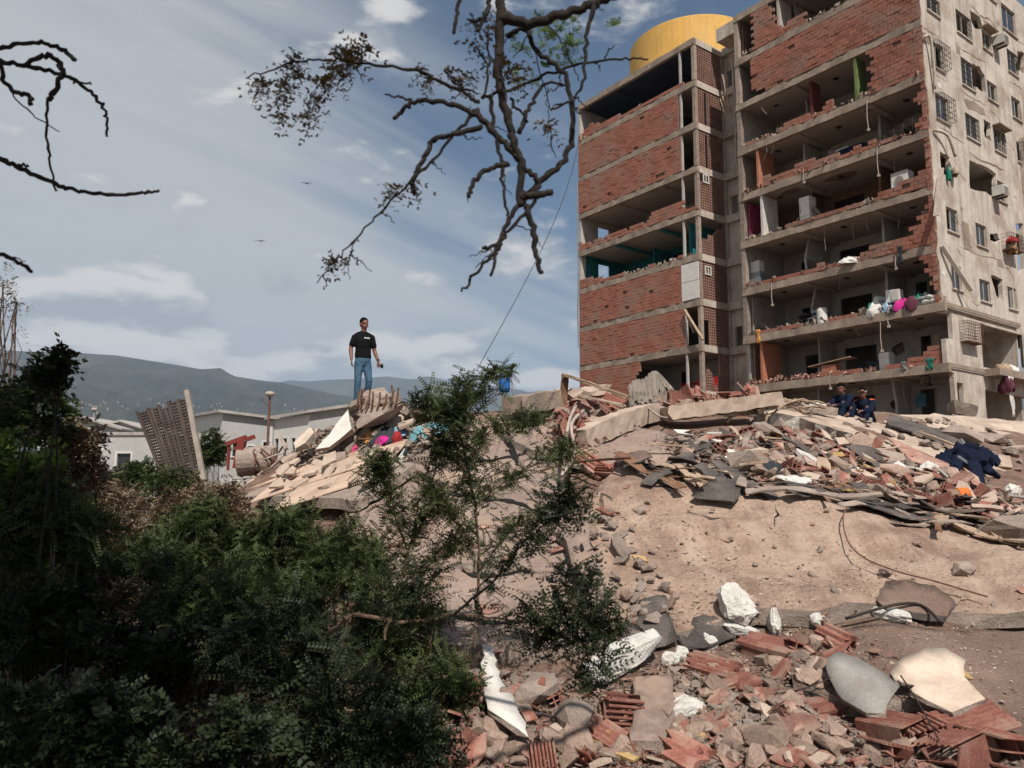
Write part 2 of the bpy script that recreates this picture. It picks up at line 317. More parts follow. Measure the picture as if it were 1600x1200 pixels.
def H(x, y):
    i = min(max(np.searchsorted(GX, x)-1, 0), len(GX)-2); j = min(max(np.searchsorted(GY, y)-1, 0), len(GY)-2)
    fx = min(max((x-GX[i])/(GX[i+1]-GX[i]),0),1); fy = min(max((y-GY[j])/(GY[j+1]-GY[j]),0),1)
    return float((ZZ[i,j]*(1-fx)+ZZ[i+1,j]*fx)*(1-fy)+(ZZ[i,j+1]*(1-fx)+ZZ[i+1,j+1]*fx)*fy)
def G(px, py, near=3.5, far=26, dflt=None):     # where the view line through a pixel meets the heap
    r = ray(px, py); t = near; pt = None
    while t < far:
        q = CAM + r*t
        if q.z < H(q.x, q.y):
            a, b = t-.12, t
            for _ in range(8):
                m = (a+b)/2; q = CAM + r*m
                if q.z < H(q.x, q.y): b = m
                else: a = m
            return CAM + r*b
        t += .12
    dd = dflt or 16.0
    q = CAM + r*dd; q.z = H(q.x, q.y); return q
def normal(x, y, e=.25):
    return Vector((H(x-e,y)-H(x+e,y), H(x,y-e)-H(x,y+e), 2*e)).normalized()

def grid_mesh(name, X, Y, Z, m, smooth=True):
    nx, ny = X.shape; v = np.stack([X, Y, Z], -1).reshape(-1, 3); idx = np.arange(nx*ny).reshape(nx, ny)
    f = np.stack([idx[:-1,:-1], idx[1:,:-1], idx[1:,1:], idx[:-1,1:]], -1).reshape(-1, 4)
    me = D.meshes.new(name); me.vertices.add(len(v)); me.vertices.foreach_set('co', v.ravel())
    me.loops.add(f.size); me.loops.foreach_set('vertex_index', f.ravel().astype(np.int32))
    me.polygons.add(len(f)); me.polygons.foreach_set('loop_start', np.arange(0, f.size, 4, dtype=np.int32)); me.update(calc_edges=True)
    me.materials.append(m)
    if smooth: me.shade_smooth()
    return me
# ground to the horizon, then the heap of rubble on it
g = MB(); g.add([(-30000,-3000,-.1),(30000,-3000,-.1),(30000,30000,-.1),(-30000,30000,-.1)], [(0,1,2,3)])
tag(g.build('ground', M_gapm), kind='structure')
tag(link('rubble_heap', grid_mesh('rubble_heap', XX, YY, ZZ, M_debris)), kind='structure')

# ------------------------------------------------------------------ mountains
def mountain(name, ridge, depth, foot, seed, rel):
    ridge = np.array(ridge, float)
    pxs = np.linspace(ridge[0,0], ridge[-1,0], 340); pys = np.interp(pxs, ridge[:,0], ridge[:,1])
    n = 60; X = np.zeros((340, n)); Y = X.copy(); Z = X.copy()
    for i in range(340):
        q = P(pxs[i], pys[i], depth)
        for j in range(n):
            t = j/(n-1); y = depth*(1-t) + foot*t
            if j >= n-1: zz = -5
            prof = (1-t)**1.35
            X[i,j] = q.x*(1-t) + q.x*(.55+.45*foot/depth)*t; Y[i,j] = y
            Z[i,j] = q.z*prof
    k = 1/420.
    ridged = 1-2*np.abs(fbm(X*k+seed, Y*k*.55, 5, .55))
    T = np.linspace(0, 1, n)[None,:]
    Z = Z + (ridged-.8)*rel*np.sin(np.clip(T*PI, 0, PI))**.7*1.0 - 8*T
    Z += fbm(X/90., Y/90., 4)*rel*.12*np.clip(T*12, .05, 1)
    # rear slope so that the range is a solid body
    X = np.concatenate([X[:, :1], X], 1); Y = np.concatenate([Y[:, :1]+depth*.25, Y], 1); Z = np.concatenate([Z[:, :1]*0-5, Z], 1)
    tag(link(name, grid_mesh(name, X, Y, Z, M_mtn)), kind='structure')
mountain('near_mountain', [(-700,600),(-400,570),(-150,552),(0,547),(60,550),(130,552),(180,555),(230,563),(280,571),(315,577),(345,575),(357,583),(368,588),(397,593),(439,598),(482,607),(521,616),(600,628),(700,650),(800,690)], 5200, 1500, 3.3, 190)
mountain('far_mountain', [(300,620),(380,603),(439,597),(453,594),(476,596),(521,593),(560,592),(589,589),(606,588),(635,592),(649,593),(663,588),(674,589),(697,594),(711,598),(752,604),(767,602),(796,606),(828,613),(841,611),(856,611),(875,614),(960,622),(1200,615),(1500,600),(2000,640)], 9500, 5600, 8.1, 220)

# ------------------------------------------------------------------ haze
hb = MB(); hb.box(-12500, 14500, -800, 12900, -7, 1750)
hz = hb.build('haze', None); tag(hz, 'thin bluish haze lying over the valley and mountains', 'haze', kind='stuff')
hm = D.materials.new('air_haze'); hm.use_nodes = True; nt = hm.node_tree; nt.nodes.clear()
ho = nt.nodes.new('ShaderNodeOutputMaterial'); hv = nt.nodes.new('ShaderNodeVolumePrincipled'); nt.links.new(hv.outputs[0], ho.inputs['Volume'])
hv.inputs['Color'].default_value = (.60,.76,.98,1); hv.inputs['Density'].default_value = .00007; hv.inputs['Anisotropy'].default_value = 0
hz.data.materials.append(hm)

# ================================================================== APARTMENT BUILDING
TH = .6304; BC = Vector((19.18, 33.74, CAM.z)); UU = Vector((-math.sin(TH), math.cos(TH), 0)); VV = Vector((math.cos(TH), math.sin(TH), 0))
Z0 = 26.91; FH = 2.75; BAND = .44; LR = 10.59; UL = 13.34; VL = -.27; LL = 10.86; SW = 2.63
def B(u, v, z): return BC + UU*u + VV*v + Vector((0,0,z))      # building coordinates, z relative to the eye
def zs(i): return Z0 - FH*i                                        # underside of band i
def hit(px, py, normal_, v0):                                      # view line with a wall plane
    r = ray(px, py); o = CAM - BC; o.z = 0
    t = (v0 - o.dot(normal_))/r.dot(normal_)
    q = CAM + r*t; w = q - BC
    return w.dot(UU), w.dot(VV), w.z
def fr(px, py, v=0.): a = hit(px, py, VV, v); return a[0], a[2]     # front: -> u, z
def sd(px, py, u=0.): a = hit(px, py, UU, u); return a[1], a[2]     # side: -> v, z
def inpoly(x, y, poly):
    c = False; j = len(poly)-1
    for i in range(len(poly)):
        xi, yi = poly[i]; xj, yj = poly[j]
        if (yi > y) != (yj > y) and x < (xj-xi)*(y-yi)/(yj-yi)+xi: c = not c
        j = i
    return c
bld = empty('apartment_building', B(0,0,-CAM.z), 'tall quake-torn apartment building with its front rooms laid open above the rubble', 'building')
binv = Matrix.Translation(-bld.location)
def bpart(name, mb, m, label=None, kind=None, smooth=False, par=None):
    mb.v = [tuple(Vector(p) - bld.location) for p in mb.v]
    o = mb.build(name, m, par or bld, smooth)
    return tag(o, label, kind=kind)
def bb(mb, u0, u1, v0, v1, z0, z1): mb.box(u0, u1, v0, v1, z0, z1, B)
def jag(a, b, n, amp, rnd=R):
    return [(a[0]+(b[0]-a[0])*k/n + (rnd.uniform(-amp, amp) if 0 < k < n else 0), a[1]+(b[1]-a[1])*k/n + (rnd.uniform(-amp, amp) if 0 < k < n else 0)) for k in range(n)]
def panel(mb, outline, holes, fn, thick):
    """flat wall with openings; fn(a, b, depth) -> point; returns nothing"""
    vs = []; es = []
    for lp in [outline]+holes:
        k = len(vs); vs += [Vector(p) for p in lp]; es += [(k+i, k+(i+1)%len(lp)) for i in range(len(lp))]
    v, e, f, _, _, _ = delaunay_2d_cdt(vs, es, [], 1, 1e-4)
    keep = []
    for t in f:
        c = (sum(v[i].x for i in t)/3, sum(v[i].y for i in t)/3)
        if inpoly(*c, outline) and not any(inpoly(*c, h) for h in holes): keep.append(t)
    n = len(v); vs3 = [fn(p.x, p.y, 0) for p in v] + [fn(p.x, p.y, thick) for p in v]
    fs = list(keep) + [tuple(i+n for i in reversed(t)) for t in keep]
    cnt = {}
    for t in keep:
        for i in range(len(t)):
            a, b = t[i], t[(i+1)%len(t)]; cnt[(a,b)] = 1
    for (a,b) in cnt:
        if (b,a) not in cnt: fs.append((b, a, a+n, b+n))
    mb.add(vs3, fs)
# --- floor bands and ceilings
rb = random.Random(5)
def band(u0, u1, v0, v1, z, amp=.03, drop=0.):
    """slab with a rough raw front edge"""
    mb = MB(); n = max(4, int((u1-u0)/.35)); top = []; bot = []
    for k in range(n+1):
        u = u0+(u1-u0)*k/n; a = rb.uniform(0, amp*1.6); c = rb.uniform(-amp, amp*.4) if rb.random() > .1 else -amp*3
        top.append((u, v0+a*1.5, z+BAND+c)); bot.append((u, v0+rb.uniform(0, amp*.8), z+rb.uniform(0, amp)))
    vs = [B(*p) for p in top] + [B(*p) for p in bot] + [B(p[0], v0+.22, z) for p in top] + [B(p[0], v0+.22, z+BAND-.02) for p in top]
    m = n+1; fs = []
    for k in range(n):
        fs += [(k, m+k, m+k+1, k+1), (m+k, 2*m+k, 2*m+k+1, m+k+1), (k, k+1, 3*m+k+1, 3*m+k)]
    fs += [(0, 3*m, 2*m, m), (n, m+n, 2*m+n, 3*m+n)]
    mb.add(vs, fs)
    bb(mb, u0, u1, v0+.22, v1, z+BAND-.20, z+BAND-.02)
    return mb
def slabset(i, u0, u1, v0, v1, cm, beams, hasfront=True):
    z = zs(i); f = bpart('floor_slab', band(u0, u1, v0, v1, z), M_edge)
    c = MB(); bb(c, u0+.02, u1-.02, v0+.225, v1-.02, z+BAND-.26, z+BAND-.203)
    for (ub, w) in beams: bb(c, ub-w/2, ub+w/2, v0+.224, v1-.03, z+.06, z+BAND-.262)
    bpart('ceiling', c, cm)
RD = 8.0
for i in range(0, 11):
    cm = {4: M_ceil}.get(i, M_ceil)
    slabset(i, -(.0 if i < 7 else .25), LR, 0 if i < 7 else -.08, RD, M_navy if False else cm, [(2.9, .3), (7.0, .3)])
    slabset(i, UL, UL+LL, VL, RD, M_navy if i == 0 else M_ceil, [(UL+3.2, .3), (UL+7.2, .3)])
# --- brick infill
NB = [0]; brick_stuff = MB(); mort = MB(); brick_proto = []
for k in range(6):
    q = MB(); rr = random.Random(k)
    x, z = .18, .096
    c = [Vector((sx*x, sy*.07, sz*z)) + Vector([rr.uniform(-.006,.006) for _ in range(3)]) for sz in (-1,1) for (sx,sy) in ((-1,-1),(1,-1),(1,1),(-1,1))]
    q.hexa(c); brick_proto.append(q)
bmesh_ = [q.mesh('brick', M_brick) for q in brick_proto]
brot = Matrix(((-UU.x, VV.x, 0), (-UU.y, VV.y, 0), (0, 0, 1))).to_quaternion()      # local x runs against u
BRL, BRH = .39, .208
def brickwall(u0, u1, z0, z1, v, inside, named=False, gap=.012):
    r_ = int(round((z1-z0)/BRH)); hh = (z1-z0)/r_
    for r in range(r_):
        zc = z0+hh*(r+.5); u = u0 - (BRL/2 if r % 2 else 0)
        while u < u1:
            a, b = max(u, u0), min(u+BRL, u1); uc = (a+b)/2; u += BRL
            if b-a < .06 or not inside(uc, zc): continue
            if rb.random() < .012: 
                bb(mort, a, b, v+.10, v+.13, zc-hh/2, zc+hh/2); continue
            dv = rb.uniform(-.012, .012) - (.02 if rb.random() < .02 else 0)
            full = b-a > BRL-.01
            if named and full and NB[0] < 300:
                o = link('brick', bmesh_[rb.randrange(6)], bld); o.location = B(uc, v+.07+dv, zc) - bld.location; o.rotation_mode = 'QUATERNION'
                o.rotation_quaternion = brot @ Quaternion((0,0,1), rb.uniform(-.02,.02)); NB[0] += 1
            else:
                bb(brick_stuff, a+gap/2, b-gap/2, v+dv, v+.14+dv, zc-hh/2+gap/2, zc+hh/2-gap/2)
            bb(mort, a, b, v+.018, v+.13, zc-hh/2, zc+hh/2)
def ply(pts, f=fr): return [f(*p) for p in pts]
allin = lambda u, z: True
def P_(poly): return lambda u, z: inpoly(u+rb.uniform(-.03,.03), z, poly)
def clear(i): return zs(i+1)+BAND, zs(i)     # top of the floor below, underside of the band above
# right wing
z0, z1 = clear(2); uw = fr(1352, 100)[0]
brickwall(0, uw, z0, z1, .02, P_([(-.2,z0-1),(uw-.2,z0-1),(uw-.15,z0+.5),(uw-.45,z0+.9),(uw-.1,z0+1.5),(uw-.4,z0+1.9),(uw,z1),(-.2,z1+1)]), True)
for i, pl in ((4, [(1330,352),(1370,300),(1395,290),(1412,281),(1425,277),(1440,268),(1462,262),(1470,400),(1330,400)]),
              (5, [(1350,400),(1352,389),(1373,383),(1395,378),(1420,372),(1422,355),(1436,346),(1436,330),(1441,318),(1462,318),(1470,440),(1350,440)]),
              (3, [(1434,200),(1436,190),(1441,172),(1430,150),(1480,120),(1480,210)]),
              (6, [(1478,470),(1462,458),(1456,430),(1440,410),(1440,396),(1480,380)])):
    z0, z1 = clear(i); po = ply(pl); brickwall(0, 4.2, z0, z1, .02, (lambda p: (lambda u, z: inpoly(u, z, p)))(po), True)
z0, z1 = clear(4); po = ply([(1182,380),(1190,368),(1210,362),(1235,350),(1260,338),(1290,330),(1330,318),(1345,320),(1335,380),(1182,420)])
brickwall(3.4, LR-.6, z0, z1, .02, lambda u, z: inpoly(u, z, po), True)
z0, z1 = clear(1); uw = fr(1172, 100)[0]
brickwall(0, uw, z0, z1, .02, lambda u, z: not (u > uw-.9 and z < z0+.35*(u-uw+1.4)), True)
z0, z1 = clear(0)
po = ply([(1174,200),(1174,-20),(1190,-20),(1192,6),(1206,14),(1214,30),(1212,45),(1226,38),(1236,30),(1246,25),(1256,20),(1258,40),(1300,20),(1340,10),(1340,200)])
brickwall(0, LR-.3, z0, z1, .02, lambda u, z: inpoly(u, z, po) or (u < fr(1400,0)[0] and False))
for i, h0, h1, ua, ub in ((2, .55, .15, 4.6, LR-.5), (3, .2, .5, 1.5, LR-1.6), (5, .3, .1, 3.4, LR-.6), (6, .12, .18, 3.5, LR-.6), (7, .15, .1, 1.5, LR-2), (7, .75, .3, .1, 1.6)):
    z0, z1 = clear(i); seed = rb.random()*50
    brickwall(ua, ub, z0, z0+1.04, .04, lambda u, z: z-z0 < (h0+(h1-h0)*(u-ua)/(ub-ua))*(1+1.6*float(fbm(u*.9+seed, i*3.1, 3))))
# left wing
zz = [clear(i) for i in range(9)]
ux = lambda px, py: fr(px, py, VL)[0]
u_open = ux(1064, 260)
for i in (1, 2, 5, 6):
    z0, z1 = zz[i]; brickwall(u_open if i != 1 else ux(1060, 200), UL+LL-.02, z0, z1, VL+.02, allin)
z0, z1 = zz[7]; ub = ux(993, 600)
brickwall(ub-.4, UL+LL-.02, z0, z1, VL+.02, lambda u, z: u > ub + .35*math.sin(z*5) - .3*(z-z0-1))
z0, z1 = zz[3]; po = ply([(1012,345),(1014,335),(1025,328),(1040,322),(1052,316),(1066,311),(1070,340),(1070,380),(1005,380)], lambda x, y: fr(x, y, VL))
brickwall(UL+.1, UL+LL, z0, z1, VL+.02, lambda u, z: inpoly(u, z, po) or z-z0 < .14+.35*float(fbm(u*1.3, 7, 3)+.5)*(u > UL+3) + (.25 if u > UL+LL-1.2 else 0))
for i, h in ((0, .55), (4, .18)):
    z0, z1 = zz[i]
    brickwall(UL+.9, UL+LL-.02, z0, z0+1.25, VL+.03, lambda u, z: z-z0 < (h if u > UL+6.5 else h*.45)*(1+1.2*float(fbm(u*1.1+i*9, 3.3, 3))) + (.35 if (i == 4 and u > UL+LL-2.2) else 0))
bpart('brick_infill', brick_stuff, M_brick, 'red clay brick walling set between the floor bands', 'stuff')
bpart('mortar', mort, M_mortar)
# --- columns, party walls and back walls
def boxpart(name, u0, u1, v0, v1, z0, z1, m, label=None):
    q = MB(); bb(q, u0, u1, v0, v1, z0, z1); return bpart(name, q, m, label)
for i in range(0, 10):
    z0, z1 = clear(i)
    z0 += .002; z1 += .174
    # left edge posts of both wings and right posts
    if i not in (7,): boxpart('column', LR-.28, LR-.02, .05, .33, z0, z1, M_conc)
    boxpart('column', UL+.03, UL+.25, VL+.06, VL+.3, z0, z1, M_conc)
    if i in (0, 3, 4): boxpart('column', UL+LL-.22, UL+LL-.02, VL+.06, VL+.5, z0, z1, M_iwall)
    # far-left gable wall with a window, seen where the front is open
    q = MB(); hol = [[(1.5, z0+1.0), (2.6, z0+1.0), (2.6, z0+2.1), (1.5, z0+2.1)]] if i in (3, 4) else []
    wm = M_teal if i == 4 else (M_iwall)
    panel(q, [(VL+.24, z0), (RD-.05, z0), (RD-.05, z1), (VL+.24, z1)], hol, lambda a, b, t: B(UL+LL-.04-t, a, b), .12)
    bpart('gable_wall', q, wm)
    # rear walls
    q = MB(); d = rb.uniform(0, 1)
    hl = [[(UL+1.2, z0+.01), (UL+2.1, z0+.01), (UL+2.1, z0+2.05), (UL+1.2, z0+2.05)], [(UL+4.4+d, z0+.01), (UL+5.3+d, z0+.01), (UL+5.3+d, z0+2.05), (UL+4.4+d, z0+2.05)]]
    panel(q, [(UL+.02, z0), (UL+LL-.2, z0), (UL+LL-.2, z1), (UL+.02, z1)], hl, lambda a, b, t: B(a, 4.0+t, b), .14)
    bpart('interior_wall', q, M_teal if i == 4 else (M_iwall if i != 0 else M_ceil))
    q = MB(); dv = rb.uniform(-.5, .8)
    def crack(u, z, s):
        n = 9; return [(u+math.cos(k*2*PI/n)*s*rb.uniform(.35,1.2), z+math.sin(k*2*PI/n)*s*.8*rb.uniform(.35,1.1)) for k in range(n)]
    hl = [[(5.1, z0+.02), (6.9, z0+.02), (6.9, z0+2.0), (5.1, z0+2.0)], [(1.9, z0+.02), (2.8, z0+.02), (2.8, z0+2.05), (1.9, z0+2.05)],
          [(8.2, z0+.8), (9.3, z0+.8), (9.3, z0+1.9), (8.2, z0+1.9)], crack(3.9, z0+1.5, .55), crack(1.1, z0+1.6, .4)]
    if i in (5, 6): hl[4] = [(.35, z0+.5), (1.6, z0+.5), (1.6, z0+2.0), (.35, z0+2.0)]
    panel(q, [(.02, z0), (LR-.05, z0), (LR-.05, z1), (.02, z1)], hl, lambda a, b, t: B(a, 3.6+dv*.4+t, b), .14)
    wmat = {4: M_woodd, 1: M_iwall, 3: M_iwall}.get(i, M_iwall)
    bpart('interior_wall', q, wmat)
    # frames and brick cores showing in the broken plaster
    q = MB(); bb(q, 3.2, 4.7, 3.86+dv*.4, 3.9+dv*.4, z0+.8, z0+2.2); bpart('brick_core', q, M_mortar)
    # partitions square to the front
    for up, ln, m in ((7.4, 3.2, M_iwall), (3.2, 3.0, M_iwall)):
        if i in (4,) : m = M_woodd
        if rb.random() < .8 or up > 5:
            n0 = 1.4 + rb.uniform(0, .8); q = MB()
            panel(q, [(n0, z0), (3.5+dv*.4, z0), (3.5+dv*.4, z1), (n0+rb.uniform(-.3,.3), z1), (n0+rb.uniform(-.2,.3), z0+1.3)], [], lambda a, b, t: B(up+t, a, b), .12); bpart('partition_wall', q, m)
    # wall closing the right wing towards the light well
    q = MB(); panel(q, [(.36, z0), (RD-.05, z0), (RD-.05, z1), (.36, z1)], [], lambda a, b, t: B(LR-.04-t, a, b), .12); bpart('party_wall', q, M_ceil if i < 5 else M_iwall)
boxpart('rear_wall', -.0, LR, RD+.01, RD+.15, zs(11), zs(0)+BAND, M_facade)
boxpart('rear_wall', UL, UL+LL, RD+.01, RD+.15, zs(11), zs(0)+BAND, M_facade)
# --- light well between the wings: pale stair pier, little landings, stacked drain
for i in range(0, 10):
    z0, z1 = clear(i)
    q = MB(); panel(q, [(LR+.02, z0-BAND), (UL-.02, z0-BAND), (UL-.02, z1), (LR+.02, z1)], [[(UL-.75, z0+.1), (UL-.25, z0+.1), (UL-.25, z0+1.3), (UL-.75, z0+1.3)]] if i % 3 == 0 else [], lambda a, b, t: B(a, 2.6+t, b), .15)
    bpart('stair_wall', q, M_facade)
    if i < 9: boxpart('stair_beam', LR+.02, UL-.02, 2.35, 2.62, zs(i)+.02, zs(i)+.5, M_facade)
q = MB(); bb(q, LR+.9, LR+1.25, 1.9, 2.34, zs(10), zs(0)+.2); bpart('stair_pier', q, M_facade)
q = MB(); q.tube([B(LR+.5, .5, zs(1)+.8), B(LR+.35, .45, zs(2)+1), B(LR+.55, .6, zs(3))], .06); q.tube([B(LR+.8, .9, zs(1)+1.2), B(LR+.7, .8, zs(2)+.2)], .05)
bpart('drain_pipe', q, M_pipe)
q = MB()
for k in range(7):
    a = LR+.15+rb.uniform(0, 1.2); z = zs(2)+rb.uniform(-.5,.8); q.tube([B(a, .3+rb.uniform(0,.8), z), B(a+rb.uniform(-.5,.5), .5, z+rb.uniform(1, 2.6))], .05, 4)
bpart('hanging_board', q, M_wood)
# roof lip and stair head
boxpart('stair_head', LR+.1, UL-.6, 1.2, 4.5, zs(0)+.3, zs(0)+1.15, M_facade)
# --- breeze block screens
def screen(u_fn, a0, a1, z0, z1, m, keep=None, name='block_screen', cell=.16, th=.09):
    """u_fn(a, depth, z) -> point; lattice of blocks with square holes"""
    q = MB(); nx = max(2, int(round((a1-a0)/cell))); nz = max(2, int(round((z1-z0)/cell))); w = .045
    cx, cz = (a1-a0)/nx, (z1-z0)/nz
    for a in range(nx):
        for b in range(nz):
            ac, zc = a0+cx*(a+.5), z0+cz*(b+.5)
            if keep and not keep(ac, zc): continue
            def bx(x0, x1, y0, y1): q.hexa([u_fn(x, t, y) for y in (y0, y1) for (x, t) in ((x0, 0), (x1, 0), (x1, th), (x0, th))])
            bx(ac-cx/2, ac-cx/2+w, zc-cz/2, zc+cz/2); bx(ac-cx/2+w, ac+cx/2, zc-cz/2, zc-cz/2+w)
    bpart(name, q, m)
for i in range(0, 9):
    z0, z1 = clear(i); v0, v1 = VL+.31, VL+SW
    kp = None
    if i == 4: kp = lambda a, z: z < z0+.75+ (a-v0)*.62+.1*math.sin(a*9)
    if i == 6: kp = lambda a, z: not (a < v0+.55 and z < z0+1.5)
    if i == 3: kp = lambda a, z: not (a < v0+.75 and z > z1-.5) 
    if i == 7: kp = lambda a, z: (z < z0+.8+.5*math.sin(a*4) or a > v0+1.4)
    if i == 8: kp = lambda a, z: z < z0+1
    screen(lambda a, t, z: B(UL+.03+t, a, z), v0, v1, z0, z1, M_screen, kp)
    # return band over the screen
    boxpart('screen_band', UL-.03, UL+.22, VL+.23, VL+SW, zs(i)+.003, zs(i)+BAND-.03, M_facade)
    boxpart('column', UL+.0, UL+.24, VL+SW+.003, VL+SW+.25, z0, z1, M_facade)
    if i in (3, 5):
        q = MB(); zc = z0+1.75 if i == 3 else z0+1.5; w = v0+.5 if i == 3 else v0+.45
        for (a0, a1, b0, b1) in ((0,.55,0,.07),(0,.55,.48,.55),(0,.07,.07,.48),(.48,.55,.07,.48),(.25,.30,.07,.48)): bb(q, UL-.03, UL+.02, w+a0-.25, w+a1-.25, zc+b0, zc+b1)
        bpart('window_frame', q, M_housew)
# screens inside the right wing's left end (kitchen yards), set back from the front
for i, m in ((0, M_screen), (4, M_pink), (6, M_scrw), (7, M_screen), (8, M_screen)):
    z0, z1 = clear(i)
    screen(lambda a, t, z: B(LR-.3-t, a, z), .45, 2.6, z0, z1, m, None, cell=.19)
# --- side face with openings
def rnd_hole(poly, n, amp):
    out = []
    for k in range(len(poly)):
        out += jag(poly[k], poly[(k+1)%len(poly)], n, amp)
    return out
WIN = [(1446,-12,13,1465),(1452,61,99,1472),(1460,144,182,1480),(1492,13,47,1514),(1533,45,72,1547),(1500,88,129,1519),(1541,124,152,1556),(1507,175,211,1527),
       (1551,199,232,1568),(1563,3,40,1584),(1572,75,108,1587),(1579,149,180,1593),(1587,221,250,1600),(1557,281,311,1570),(1477,322,358,1495),
       (1523,347,381,1540),(1485,412,449,1501),(1529,435,468,1546),(1573,447,480,1587),(1535,-40,-12,1552)]
HOLES = [[(1514,16),(1530,26),(1537,48),(1522,44),(1516,30)], [(1519,98),(1530,104),(1538,118),(1541,146),(1529,140),(1519,134)], [(1536,186),(1546,192),(1548,220),(1538,214)],
         [(1468,236),(1483,246),(1486,280),(1471,270)], [(1514,250),(1534,258),(1556,272),(1556,312),(1540,300),(1515,294)], [(1546,366),(1556,364),(1562,374),(1556,382),(1546,376)],
         [(1547,430),(1566,437),(1566,470),(1556,462)], [(1529,512),(1593,527),(1593,588),(1530,578)], [(1589,78),(1600,84),(1600,116),(1589,110)], [(1586,350),(1598,350),(1600,420),(1590,430)]]
DV = 14.0
def wrect(w):
    xl, yt, yb, xr = w; v0, za = sd(xl, yt); _, zb = sd(xl, yb); v1, _ = sd(xr, yt+8)
    return v0, v1, min(za, zb), max(za, zb)
holes = []
for w in WIN: v0, v1, za, zb = wrect(w); holes.append([(v0,za),(v1,za),(v1,zb),(v0,zb)])
holes_b = [rnd_hole([sd(*p) for p in h], 3, .07) for h in HOLES]
q = MB()
outl = []
zb_, zt_ = zs(7)+.0, zs(0)+BAND
seg = 60
out = [(DV, zb_), (DV, zt_)]
left = []
for k in range(seg+1):
    z = zt_ + (zb_-zt_)*k/seg; s = (Z0 - z)/FH; i = int(math.floor(s+1e-6)); fr_ = s-i
    rag = .05 + .07*rb.random()
    if i in (3, 4, 5, 6) and .1 < fr_ < .86: rag += .12
    left.append((rag, z))
outl = left + out
outl = list(reversed(outl))
# the wall stops at the ground-storey openings: add columns of wall lower down
def side_fn(a, b, t): return B(-.02+t, a, b)
panel(q, outl, holes+holes_b[:7]+holes_b[8:], side_fn, .2)
bpart('side_wall', q, M_facade)
q = MB(); v_a = sd(1529,512)[0]; v_b = sd(1595,527)[0]; zlow = zs(7)-.001
lowh = [sd(*p) for p in ((1530,520),(1594,536),(1594,588),(1531,580))]
lv, lw = min(h[0] for h in lowh), max(h[0] for h in lowh); zt2, zb2 = zlow-.12, zlow-2.2
low2 = [(lv, zs(9)), (lw, zs(9)), (lw, zs(8)-.6), (lv, zs(8)-.5)]
panel(q, [(DV, zs(11)), (DV, zlow), (.72, zlow), (.7, zs(7)-1.2), (-.02, zs(7)-1.25), (-.02, zs(8)+.1), (.5, zs(8)), (.55, zs(9)+.9), (.3, zs(10)), (.3, zs(11))],
      [[(lv, zb2), (lw, zb2), (lw, zt2), (lv, zt2)], rnd_hole(low2, 3, .05), [(.75, zs(8)-1.8), (1.35, zs(8)-1.8), (1.35, zs(8)-.4), (.75, zs(8)-.4)]], lambda a, b, t: B(-.17+t, a, b), .2)
bpart('side_wall', q, M_facade)
# projecting bays and pilasters beyond
v_p = sd(1594, 300)[0]
boxpart('pilaster', -.5, -.03, v_p+.25, v_p+1.1, zs(11), zs(3), M_facade)
# balcony slab in the big low opening
boxpart('balcony_slab', -.9, -.18, lv-.1, lw+.5, zb2-.45, zb2-.12, M_edge); boxpart('balcony_post', -.3, -.19, lw-.25, lw+.05, zb2-.1, zt2, M_plas)
# broken brick core at the wall edge
q = MB()
for k in range(110):
    z = rb.uniform(zs(7), zs(2)); bb(q, .0, .2, rb.uniform(.0,.05), rb.uniform(.12,.2), z, z+.16)
bpart('wall_core', q, M_clay, kind='stuff')
# inside dark corridor wall behind the side windows
boxpart('corridor_wall', 2.2, 2.3, 3.9, DV-.1, zs(10), zs(0), M_ceil)
for i in range(0, 11): boxpart('floor_slab', .19, 2.19, RD+.2, DV, zs(i)+.1, zs(i)+.3, M_ceil)
# windows: frame, panes, iron grille
for k, w in enumerate(WIN):
    v0, v1, za, zb = wrect(w)
    q = MB(); t = .06; f0, f1 = .06, .12
    for (a0,a1,b0,b1) in ((v0,v1,za,za+t),(v0,v1,zb-t,zb),(v0,v0+t,za+t,zb-t),(v1-t,v1,za+t,zb-t)): bb(q, f0, f1, a0+.003, a1-.003, b0+.003, b1-.003)
    vm = (v0+v1)/2; bb(q, f0+.005, f1-.005, vm-.03, vm+.03, za+t, zb-t)
    w_ = bpart('window', q, M_frame)
    if k not in (12,):
        for (a0, a1) in ((v0+t, vm-.03), (vm+.03, v1-t)):
            if rb.random() < .75:
                g_ = MB(); bb(g_, .085, .09, a0, a1, za+t, zb-t); bpart('pane', g_, M_glass, par=w_)
    q = MB(); bb(q, -.10, .0, v0-.06, v1+.06, za-.08, za-.01); bpart('sill', q, M_facade, par=w_)
    if k in (1, 2, 3, 5, 7, 8, 10, 12, 0):
        q = MB(); dep = -.35 if k in (1, 2, 12) else -.06
        n = 6
        for j in range(n+1):
            a = v0+(v1-v0)*j/n; q.tube([B(-.02, a, zb), B(dep, a, zb-.15), B(dep, a, za+.05), B(-.02, a, za)], .012, 4)
        for j in range(5):
            z = za+.05+(zb-.2-za)*j/4; q.tube([B(-.02, v0, z), B(dep, v0, z), B(dep, v1, z), B(-.02, v1, z)], .012, 4)
        bpart('grille', q, M_darkm, par=w_)
    if k in (4, 8): 
        q = MB(); bb(q, -.4, -.025, v0-.1, v1+.1, zb+.06, zb+.12); bpart('canopy', q, M_edge, par=w_)
